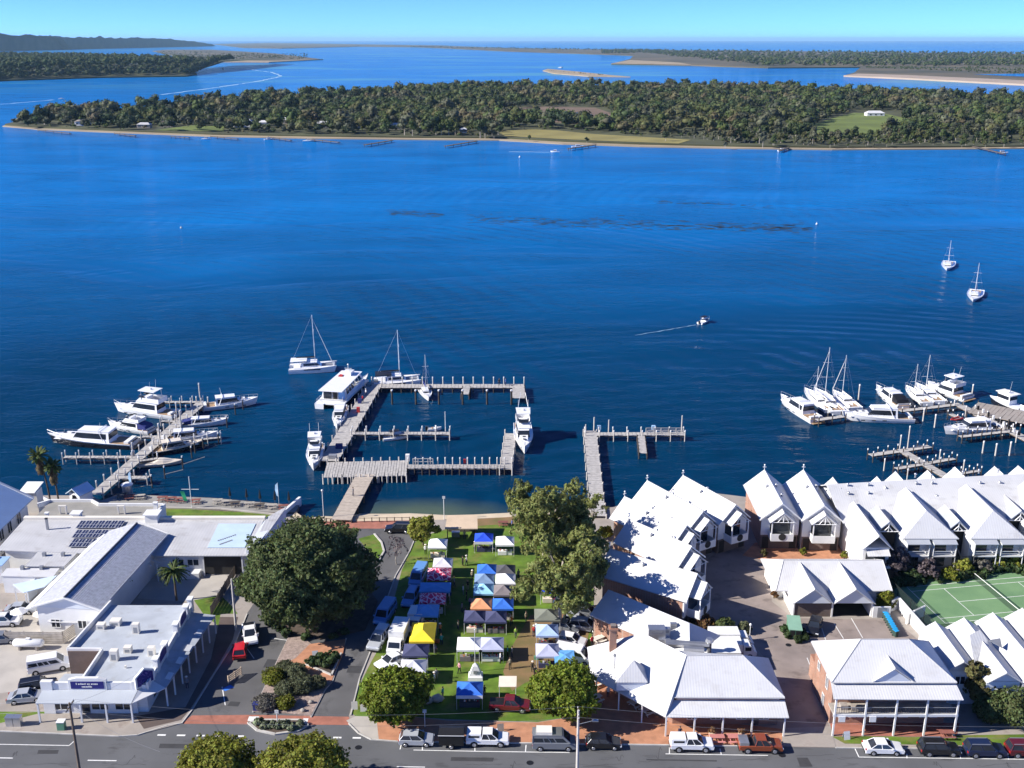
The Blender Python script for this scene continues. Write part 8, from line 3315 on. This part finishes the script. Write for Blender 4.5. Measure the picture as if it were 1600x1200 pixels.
# flag mast with yard on the restaurant terrace, feather flags, lamp posts
x, y = P(300, 795, 0)
t = thing('flag_mast', 'white flag mast with a cross yard and green pennant on the terrace', 'flagpole', (x, y, 0))
link('pole', ucyl(M_white), t, (0, 0, 0), scale=(.07, .07, 6.4))
bar(t, 'yard', (-1.6, 0, 3.9), (1.6, 0, 3.9), .05, M_white)
mb = MB()
for k in range(5):
    mb.face([(-1.9 + .12 * k, .05 * math.sin(k), 3.5 - .38 * k), (-1.15 + .1 * k, .06 * math.sin(k + 1), 3.5 - .38 * k), (-1.05 + .1 * k, .06 * math.sin(k + 2), 3.1 - .38 * k), (-1.8 + .12 * k, .05 * math.sin(k + 1), 3.1 - .38 * k)], mat('green_flag', (.02, .30, .15), .8, .1))
mb.build('pennant', t)
for lab, px, py, h in (('pale blue feather flag at the right end of the terrace', 436, 790, 4.6), ('white feather flag by the marina walkway', 207, 768, 4.2)):
    x, y = P(px, py, 0)
    t = thing('feather_flag', lab, 'flag', (x, y, 0), 0, 'feather flags')
    link('pole', ucyl(M_alu), t, (0, 0, 0), scale=(.035, .035, h))
    mb = MB()
    mb.add([(0, 0, h), (-.45, .05, h - .5), (-.55, .1, h - 1.5), (-.3, .02, h - 2.6), (0, 0, h - 2.8), (0, .03, h - 1.4)], [(0, 1, 5), (1, 2, 5), (2, 3, 5), (3, 4, 5)], mat('pale_blue_flag', (.4, .6, .8), .8, .08))
    mb.build('sail', t)
for lab, px, py, h in (('white lamp post at the left side of the public jetty walkway', 506, 812, 5.6), ('slim pale mast beside the beach shelter', 694, 812, 4.6), ('white sign post on the brick footpath by the trailer', 664, 1136, 2.6), ('thin street sign post in the kerbed traffic island', 434, 1135, 2.4), ('lamp post at the driveway bend', 1171, 1000, 2.4)):
    x, y = P(px, py, 0)
    t = thing('lamp_post' if 'lamp' in lab else 'sign_post', lab, 'post', (x, y, 0))
    link('pole', ucyl(M_white), t, (0, 0, 0), scale=(.06, .06, h))
    mb = MB()
    if 'lamp' in lab:
        mb.ball((0, 0, h + .1), (.2, .2, .22), M_white, 8, 6)
        mb.build('lamp_head', t)
    else:
        mb.box(-.25, -.05, h - .5, .25, .0, h, M_white)
        mb.build('sign_plate', t)
# folded terrace umbrellas, tables and chairs
for k, (px, py) in enumerate(((360, 782), (386, 784), (407, 786), (430, 788), (452, 789))):
    x, y = P(px, py, .1)
    t = thing('folded_umbrella', 'folded dark umbrella on the restaurant terrace, ' + ('leftmost', 'second from the left', 'middle one', 'fourth from the left', 'rightmost')[k] + ' of five', 'umbrella', (x, y, .12), 0, 'folded umbrellas on the terrace')
    link('pole', ucyl(M_timberd), t, (0, 0, 0), scale=(.04, .04, 2.6))
    mb = MB()
    mb.tube((0, 0, 1.0), (0, 0, 2.7), .28, .06, 8, M_black)
    mb.build('canopy', t)


def picnic(lab, px, py, mt, rz=0.0, z=.12, group='terrace tables'):
    x, y = P(px, py, z)
    t = thing('picnic_table', lab, 'table', (x, y, z), rz, group)
    mb = MB()
    for k in range(4):
        mb.box(-.9, -.38 + .2 * k, .70, .9, -.38 + .2 * k + .17, .75, mt)
    mb.build('table_top', t)
    for s in (-1, 1):
        mb = MB()
        mb.box(-.9, s * .75 - .14, .42, .9, s * .75 + .14, .46, mt)
        mb.build('bench', t)
        mb = MB()
        mb.tube((s * .6, -.75, 0), (s * .6, -.1, .7), .04, .04, 4, mt)
        mb.tube((s * .6, .75, 0), (s * .6, .1, .7), .04, .04, 4, mt)
        mb.box(s * .6 - .04, -.75, .36, s * .6 + .04, .75, .42, mt)
        mb.build('leg_frame', t)
    return t


M_redwood = mat('red_brown_timber', (.24, .09, .07), .8, .25)
for lab, px, py, mt in (
        ('dark timber terrace table nearest the marina walkway', 190, 777, M_timberd), ('dark timber terrace table second from the marina walkway', 203, 779, M_redwood), ('pale terrace table right of the kiosk', 219, 779, M_timber),
        ('red brown terrace table left of the flag mast, first of three', 254, 782, M_redwood), ('red brown terrace table left of the flag mast, second of three', 268, 783, M_redwood), ('red brown terrace table left of the flag mast, third of three', 283, 784, M_redwood), ('red brown terrace table just right of the flag mast', 306, 786, M_redwood),
        ('pale terrace table left of the first folded umbrella', 340, 786, M_timber), ('terrace table beside the first folded umbrella', 354, 788, M_timber), ('terrace table between the first and second umbrellas', 368, 790, M_timberd), ('terrace table below the second folded umbrella', 390, 791, M_timber), ('terrace table below the middle umbrella', 406, 793, M_timberd), ('terrace table below the fourth umbrella', 425, 794, M_timber), ('terrace table at the right end under the feather flag', 443, 795, M_redwood)):
    picnic(lab, px, py, mt, .15)
for lab, px, py, z in (('white table by the left terrace edge of the hotel, upper one', 930, 1070, .03), ('white table by the left terrace edge of the hotel, lower one', 930, 1096, .03), ('cream table in the sun on the hotel terrace', 994, 1103, .03), ('white table under the verandah edge of the hotel terrace', 1012, 1114, .03), ('table in the hotel beer garden behind the chimney', 935, 1003, .02)):
    picnic(lab, px, py, M_cream, .6, z, 'hotel terrace tables')
picnic('timber picnic table on the foreshore lawn by the water', 786, 821, M_redwood, 0, .03, None)
picnic('red brown bench table before the brick house verandah', 1478, 1151, M_redwood, 0, .03, None)
picnic('pink bench table in front of the hotel verandah, left one', 1120, 1158, mat('pink_bench', (.5, .2, .18), .7, .1), 0, .02, None)
picnic('pink bench table in front of the hotel verandah, right one', 1148, 1158, mat('pink_bench', (.5, .2, .18), .7, .1), 0, .02, None)
for lab, px, py in (('terracotta pot with a round bush in front of the hotel, left one', 1112, 1152), ('terracotta pot with a round bush in front of the hotel, right one', 1158, 1152)):
    x, y = P(px, py, 0)
    t = thing('potted_plant', lab, 'plant', (x, y, .02), 0, 'potted bushes before the hotel')
    MB().tube((0, 0, 0), (0, 0, .6), .3, .42, 10, M_tan).build('pot', t)
    V, Fq = leaf_arrays([(0, 0, .95, .45, .45, .4)], 260, .14, px, 8)
    link('foliage', quad_mesh('pot_foliage', V, Fq, F_rust), t)
for lab, px, py, mt in (('white sandwich board in front of the brick house', 1322, 1154, M_white), ('white sandwich board on the corner of the lawn', 568, 1110, M_cream), ('white sign board in the hedge bed', 493, 1030, M_white), ('brown sign board behind the white pickup on the footpath', 782, 1142, M_timber), ('pale sign boulder on the corner lawn', 554, 1107, M_cream)):
    x, y = P(px, py, .0)
    t = thing('sign_board', lab, 'sign', (x, y, .3 if 'hedge' in lab else .02), R(10))
    mb = MB()
    mb.slab([(-.4, -.3, 0), (.4, -.3, 0), (.4, 0, 1.05), (-.4, 0, 1.05)], .04, mt)
    mb.build('front_panel', t)
    mb = MB()
    mb.slab([(-.4, 0, 1.05), (.4, 0, 1.05), (.4, .3, 0), (-.4, .3, 0)], .04, mt)
    mb.build('rear_panel', t)
# driveway bin enclosure and wheelie bins
x, y = P(1240, 988, 0)
t = thing('skip_bin', 'green metal bin enclosure on the driveway between the hedges', 'bin', (x, y, 0), R(-8))
M_gbin = mat('green_bin_paint', (.10, .24, .15), .5, .1)
mb = MB()
mb.box(-.85, -1.8, .05, .85, 1.8, 1.5, M_gbin)
mb.build('body', t)
mb = MB()
mb.slab([(-.95, -1.9, 1.52), (.95, -1.9, 1.52), (.95, 1.9, 1.72), (-.95, 1.9, 1.72)], .08, mat('pale_green_lid', (.22, .38, .28), .5, .08))
mb.build('lid', t)
mb = MB()
for s in (-.42, .42):
    mb.box(s - .36, -1.83, .3, s + .36, -1.8, 1.3, M_black)
mb.build('vent', t)
ORD = ('first', 'second', 'third', 'fourth', 'fifth', 'sixth', 'seventh', 'eighth', 'last')
M_lid = mat('bright_blue_bin_lid', (.02, .30, .62), .5, .08)
for k in range(9):
    px, py = 1381 + k * 2.2, 963 + k * 3.9
    x, y = P(px, py, 0)
    first = k == 0
    t = thing('wheelie_bin', 'blue lidded wheelie bin, ' + ORD[k] + ' from the garage along the white wall' if not first else 'green lidded wheelie bin at the garage end of the bin row', 'bin', (x, y, .02), R(25), 'wheelie bins along the white wall')
    MB().frustum((-.24, -.28, .24, .28), .05, (-.30, -.34, .30, .34), .95, mat('dark_bin_body', (.03, .06, .05), .6, .1)).build('body', t)
    MB().slab([(-.33, -.37, 1.0), (.33, -.37, 1.0), (.33, .37, 1.06), (-.33, .37, 1.06)], .06, M_gbin if first else M_lid).build('lid', t)
    for s in (-1, 1):
        MB().tube((s * .24, .3, .1), (s * .3, .3, .1), .1, .1, 8, M_black).build('wheel', t)
# timber fence and gazebo in the rear yard
x, y = P(60, 1005, 0)
t = thing('timber_fence', 'grey timber slat fence behind the white gas tank', 'fence', (x, y, 0))
A, B, C_ = Vector(P(10, 1005, 0)), Vector(P(100, 1006, 0)), Vector(P(140, 978, 0))
for a, b in ((A, B), (B, C_)):
    d = b - a
    n = max(2, int(d.length / 2.2))
    for k in range(n + 1):
        p = a + d * k / n
        post(t, p.x - x, p.y - y, 0, 2.0, .06, M_timber)
    for k in range(7):
        c = (a + b) / 2
        link('slat', ubox(M_timber), t, (c.x - x, c.y - y - .09, .22 + k * .27), math.atan2(d.y, d.x), scale=(d.length, .05, .21))
x, y = P(108, 985, 0)
t = thing('gazebo', 'small white gazebo with a grey gable roof in the rear yard', 'gazebo', (x, y, 0), R(-3))
mb = MB()
gable_roof(mb, -2.2, 2.2, -1.5, 1.5, 2.3, 3.3, M_roofL, axis='x')
mb.build('roof', t)
for sx in (-1.9, 0, 1.9):
    for sy in (-1.2, 1.2):
        post(t, sx, sy, 0, 2.25, .07)
mb = MB()
mb.box(-1.9, -1.25, .3, -.6, -1.15, 1.0, M_white)
mb.box(.6, -1.25, .3, 1.9, -1.15, 1.0, M_white)
mb.build('balustrade', t)
for lab, px, py, c in (('white market umbrella left of the gazebo in the rear yard', 33, 975, 'white'), ('orange cream umbrella beside the gazebo', 68, 978, 'tan')):
    x, y = P(px, py, 0)
    t = thing('market_umbrella', lab, 'umbrella', (x, y, 0))
    link('pole', ucyl(M_timber), t, (0, 0, 0), scale=(.04, .04, 2.5))
    mb = MB()
    for k in range(8):
        a0, a1 = 2 * PI * k / 8, 2 * PI * (k + 1) / 8
        mb.add([(1.3 * math.cos(a0), 1.3 * math.sin(a0), 2.1), (1.3 * math.cos(a1), 1.3 * math.sin(a1), 2.1), (0, 0, 2.6)], [(0, 1, 2)], fab(c))
    mb.build('canopy', t)
# kiosk with gable roof and little round kiosk by the marina walkway
x, y = P(128, 785, 0)
t = thing('marina_kiosk', 'small white kiosk with a blue gable roof at the foot of the marina walkway', 'kiosk', (x, y, 0), R(-25))
MB().box(-1.3, -1.5, -.8, 1.3, 1.5, 2.4, M_white).build('wall', t)
mb = MB()
gable_roof(mb, -1.7, 1.7, -1.9, 1.9, 2.3, 3.5, mat('blue_tinted_roof', (.55, .68, .80), .5, .05), axis='y')
mb.build('roof', t)
MB().box(-.5, -1.56, .2, .4, -1.5, 2.0, M_dark).build('door', t)
x, y = P(200, 772, 0)
t = thing('round_kiosk', 'small grey drum shaped kiosk with a white roof on the terrace', 'kiosk', (x, y, .1))
MB().tube((0, 0, 0), (0, 0, 1.9), .95, .95, 12, M_steel).build('wall', t)
MB().tube((0, 0, 1.9), (0, 0, 2.25), 1.15, .5, 12, M_white).build('roof', t)
x, y = P(53, 798, 0)
t = thing('rooftop_box', 'white plant housing with a slanting lid by the roof deck corner', 'housing', (x, y, 0))
MB().box(-1.5, -1.2, 0, 1.5, 1.2, 4.2, M_cream).build('body', t)
MB().slab([(-1.7, -1.4, 4.2), (1.3, -1.4, 4.2), (1.9, 1.4, 5.2), (-1.1, 1.4, 5.2)], .15, M_white).build('lid', t)
# pergola fins by the palm
x, y = P(240, 897, 0)
t = thing('pergola', 'white fan shaped pergola of radiating beams beside the patio palm', 'pergola', (x, y, 0))
for k in range(7):
    a = R(-60 + k * 22)
    bar(t, 'beam', (-1.2, 0, 3.0), (-1.2 + 4.2 * math.cos(a), 4.2 * math.sin(a) * .8, 3.0 + .05 * k), .1, M_white, 4)
for px_, py_ in ((-1.2, 0), (1.6, -2.4), (1.2, 2.2)):
    post(t, px_, py_, 0, 3.0, .09)
# timber frame lying by the side street, and street bins
x, y = P(368, 1062, 0)
t = thing('timber_barrier', 'tan timber barrier frame standing at the shop kerb', 'barrier', (x, y, 0), R(60))
for k in range(4):
    link('rail', ubox(M_tan), t, (0, 0, .35 + k * .28), scale=(2.6, .08, .14))
for s in (-1.2, 0, 1.2):
    link('upright', ubox(M_tan), t, (s, .1, .65), scale=(.1, .1, 1.3))
for lab, px, py, c, h in (('green and blue post box bins beside the brown power pole', 97, 1140, M_gbin, 1.2), ('pair of grey metal cabinets on the grass verge by the shop, left one', 17, 1134, M_steel, 1.3), ('pair of grey metal cabinets on the grass verge by the shop, right one', 29, 1134, M_steel, 1.3), ('blue bin at the tip of the street garden bed', 402, 1110, M_bluecv, 1.0)):
    x, y = P(px, py, 0)
    t = thing('street_cabinet', lab, 'cabinet', (x, y, .02))
    MB().box(-.45, -.35, 0, .45, .35, h, c).build('body', t)
    MB().slab([(-.5, -.4, h + .08), (.5, -.4, h + .08), (.5, .4, h + .12), (-.5, .4, h + .12)], .08, M_white if c is M_gbin else c).build('lid', t)
for lab, px, py in (('cream boulder at the tree foot on the lawn, left one', 667, 1098), ('cream boulder at the tree foot on the lawn, right one', 684, 1096), ('pale rock in the near end of the street bed', 474, 1113), ('brown rock in the gravel of the street bed', 486, 1100)):
    x, y = P(px, py, 0)
    mb = MB()
    k_ = 1.0 if 'lawn' in lab else .5
    mb.ball((0, 0, .35 * k_), (.8 * k_, .6 * k_, .55 * k_), mat('cream_rock', (.5, .43, .33), .9, .25, 1.5, bump=.8) if 'cream' in lab else M_stone, 9, 6, .35, px)
    o = mb.build('boulder')
    o.location = (x, y, .12)
    setp(o, lab, 'rock')
# tennis fence, net
t = thing('court_fence', 'tall dark mesh fence around the tennis court', 'fence', (cx0, cy0, 0), ang)
for a, b in (((-4.2, 3.0), (30, 3.0)), ((-4.2, -15.6), (-4.2, 3.0)), ((-4.2, -15.6), (8, -15.6))):
    a, b = Vector(a), Vector(b)
    d = b - a
    n = max(2, int(d.length / 3.2))
    for k in range(n + 1):
        p = a + d * k / n
        link('post', ucyl(M_black), t, (p.x, p.y, 0), scale=(.045, .045, 2.9))
    for z in (.1, 1.5, 2.9):
        bar(t, 'rail', (a.x, a.y, z), (b.x, b.y, z), .03, M_black, 4)
    mb = MB()
    mb.face([(a.x, a.y, .1), (b.x, b.y, .1), (b.x, b.y, 2.88), (a.x, a.y, 2.88)], M_chain)
    mb.build('mesh_panel', t)
t = thing('tennis_net', 'tennis net with a white band across the court', 'net', tuple(CT @ Vector((11.885, -5.485, 0.02))), ang)
for s in (-6.2, 6.2):
    link('net_post', ucyl(M_black), t, (0, s, 0), scale=(.05, .05, 1.08))
MB().box(-.02, -6.2, .98, .02, 6.2, 1.07, M_white).build('tape', t)
mb = MB()
mb.face([(0, -6.2, .03), (0, 6.2, .03), (0, 6.2, .98), (0, -6.2, .98)], M_chain)
mb.build('netting', t)
# picket fence along the foreshore path
x, y = P(520, 822, 0)
t = thing('bollard_fence', 'low timber post and rail fence along the beach path', 'fence', (x, y, 0))
A, B = Vector(P(475, 817, 0)), Vector(P(640, 815, 0))
for k in range(15):
    p = A.lerp(B, k / 14)
    if 520 < 475 + 165 * k / 14 < 556:
        continue
    post(t, p.x - x, p.y - y, 0, .9, .07, M_timberd)
for f0, f1 in ((0, .27), (.5, 1)):
    a, b = A.lerp(B, f0), A.lerp(B, f1)
    bar(t, 'rail', (a.x - x, a.y - y, .8), (b.x - x, b.y - y, .8), .05, M_timberd, 5)
# long patio side fence
x, y = P(350, 930, 0)
t = thing('side_fence', 'dark timber fence running beside the patio and grass strip', 'fence', (x, y, 0))
A, B = Vector(P(330, 962, 0)), Vector(P(368, 897, 0))
d = B - A
for k in range(8):
    p = A + d * k / 7
    post(t, p.x - x, p.y - y, 0, 1.7, .06, M_timberd)
for k in range(5):
    c = (A + B) / 2
    link('slat', ubox(M_timberd), t, (c.x - x + .05, c.y - y, .2 + k * .32), math.atan2(d.y, d.x), scale=(d.length, .05, .26))
for a in (
        ('person in blue pushing between the flat blue stall and the lawn aisle', 704, 924, 'blue', 'black', 20, 1),
        ('person in white hat in the aisle below the smaller red patterned stall', 702, 940, 'white', 'khaki', 80, 1),
        ('person in teal by the yellow stall front leg', 690, 1008, 'teal', 'navy', 10, 2),
        ('person in navy in the shade right of the dark slate stall', 681, 1022, 'navy', 'black', -40, 0),
        ('person in pink in the middle aisle by the pale orange stall', 735, 948, 'pink', 'navy', 150, 1),
        ('person in khaki on the open grass above the joined stalls', 716, 984, 'khaki', 'navy', 70, 1),
        ('person in white under the white joined stall, left one', 724, 1026, 'white', 'black', 90, 2),
        ('person in grey under the white joined stall, right one', 742, 1026, 'grey', 'black', 90, 0),
        ('person in blue behind the light blue stall counter', 852, 1000, 'blue', 'black', -90, 2),
        ('person in khaki walking on the worn grass toward the olive stall', 822, 972, 'khaki', 'black', 40, 1),
        ('person in orange near the slate navy stall corner', 799, 978, 'orange', 'navy', 180, 1),
        ('person in black crossing the lawn by the bright blue footpath stall', 757, 1088, 'black', 'navy', 10, 1),
        ('person in white on the hotel terrace by the chimney flue', 950, 1090, 'white', 'navy', -30, 0),
        ('person in red sitting area of the hotel beer garden', 925, 1010, 'red', 'black', 30, 0),
        ('person in navy on the footpath in front of the hotel', 1062, 1154, 'navy', 'khaki', 0, 1)):
    person(*a, hat='hat' in a[0], z=.02)
rr = random.Random(15)
for lab, px, py, mt in (('orange plastic crate on the grass by the yellow stall', 683, 1004, M_orange), ('blue plastic crate on the grass by the flat blue stall', 702, 930, M_bluecv), ('white cool box beside the white stall at the top right', 769, 858, M_white), ('white cool box by the lavender grey stall leg', 781, 1030, M_white), ('green plastic crate by the pale lavender stall', 838, 1030, M_gbin), ('white cool box by the light blue stall counter', 846, 998, M_white), ('brown wooden crate below the dark navy stall', 735, 984, M_teak), ('white cool box behind the maroon four wheel drive', 775, 1104, M_white)):
    x, y = P(px, py, 0)
    t = thing('crate', lab, 'crate', (x, y, .03), rr.uniform(0, 3))
    MB().box(-.32, -.24, 0, .32, .24, .36, mt).build('tub', t)
    MB().box(-.34, -.26, .36, .34, .26, .41, mt if 'cool' not in lab else M_bluecv).build('rim', t)
for a in (
        ('person in white at the left end of the flat blue stall', 662, 925, 'white', 'navy', 0, 0),
        ('person in black bending over goods by the cyan stall', 731, 922, 'black', 'khaki', 0, 2),
        ('person in red between the brown grey and deep blue stalls on the right', 806, 932, 'red', 'navy', 170, 1),
        ('person in grey on the grass right of the white double row stall', 810, 905, 'grey', 'black', 200, 1),
        ('person in blue on the foreshore lawn by the picnic table', 800, 826, 'blue', 'black', 90, 0),
        ('person in khaki under the barbecue shelter roof edge', 726, 843, 'khaki', 'navy', 0, 0),
        ('person in pink walking past the war memorial', 718, 1052, 'pink', 'black', 120, 1),
        ('person in lime on the worn grass by the slate navy stall', 806, 996, 'lime', 'navy', 10, 1),
        ('person in black beside the box truck door', 638, 1022, 'black', 'navy', 0, 0),
        ('person in white standing by the white pickup in the side street', 402, 1004, 'white', 'navy', 0, 0),
        ('person in teal near the cream boulders on the lawn', 692, 1090, 'teal', 'khaki', 60, 0)):
    person(*a, z=.02)
car('hatch', 'navy', 'navy hatchback deep in the shade under the gum branches', 886, 950, -12)
car('wagon', 'silver', 'silver wagon hard against the hotel rear wing under the gums', 914, 984, -14)
car('hatch', 'grey', 'grey hatchback under the gum tree beside the olive grey stall', 884, 985, -20)

# ------------------------------------------------------------------ air
hm = bpy.data.materials.new('haze_air')
hm.use_nodes = True
n, l = hm.node_tree.nodes, hm.node_tree.links
n.remove(n['Principled BSDF'])
pv = n.new('ShaderNodeVolumePrincipled')
pv.inputs['Color'].default_value = (0.46, 0.77, 1.0, 1)
pv.inputs['Density'].default_value = 2.4e-5
pv.inputs['Anisotropy'].default_value = 0.1
l.new(pv.outputs[0], n['Material Output'].inputs['Volume'])
mb = MB()
mb.box(-61000, -3500, -4.5, 61000, 91000, 200, hm)
o = mb.build('haze')
o['kind'] = 'stuff'
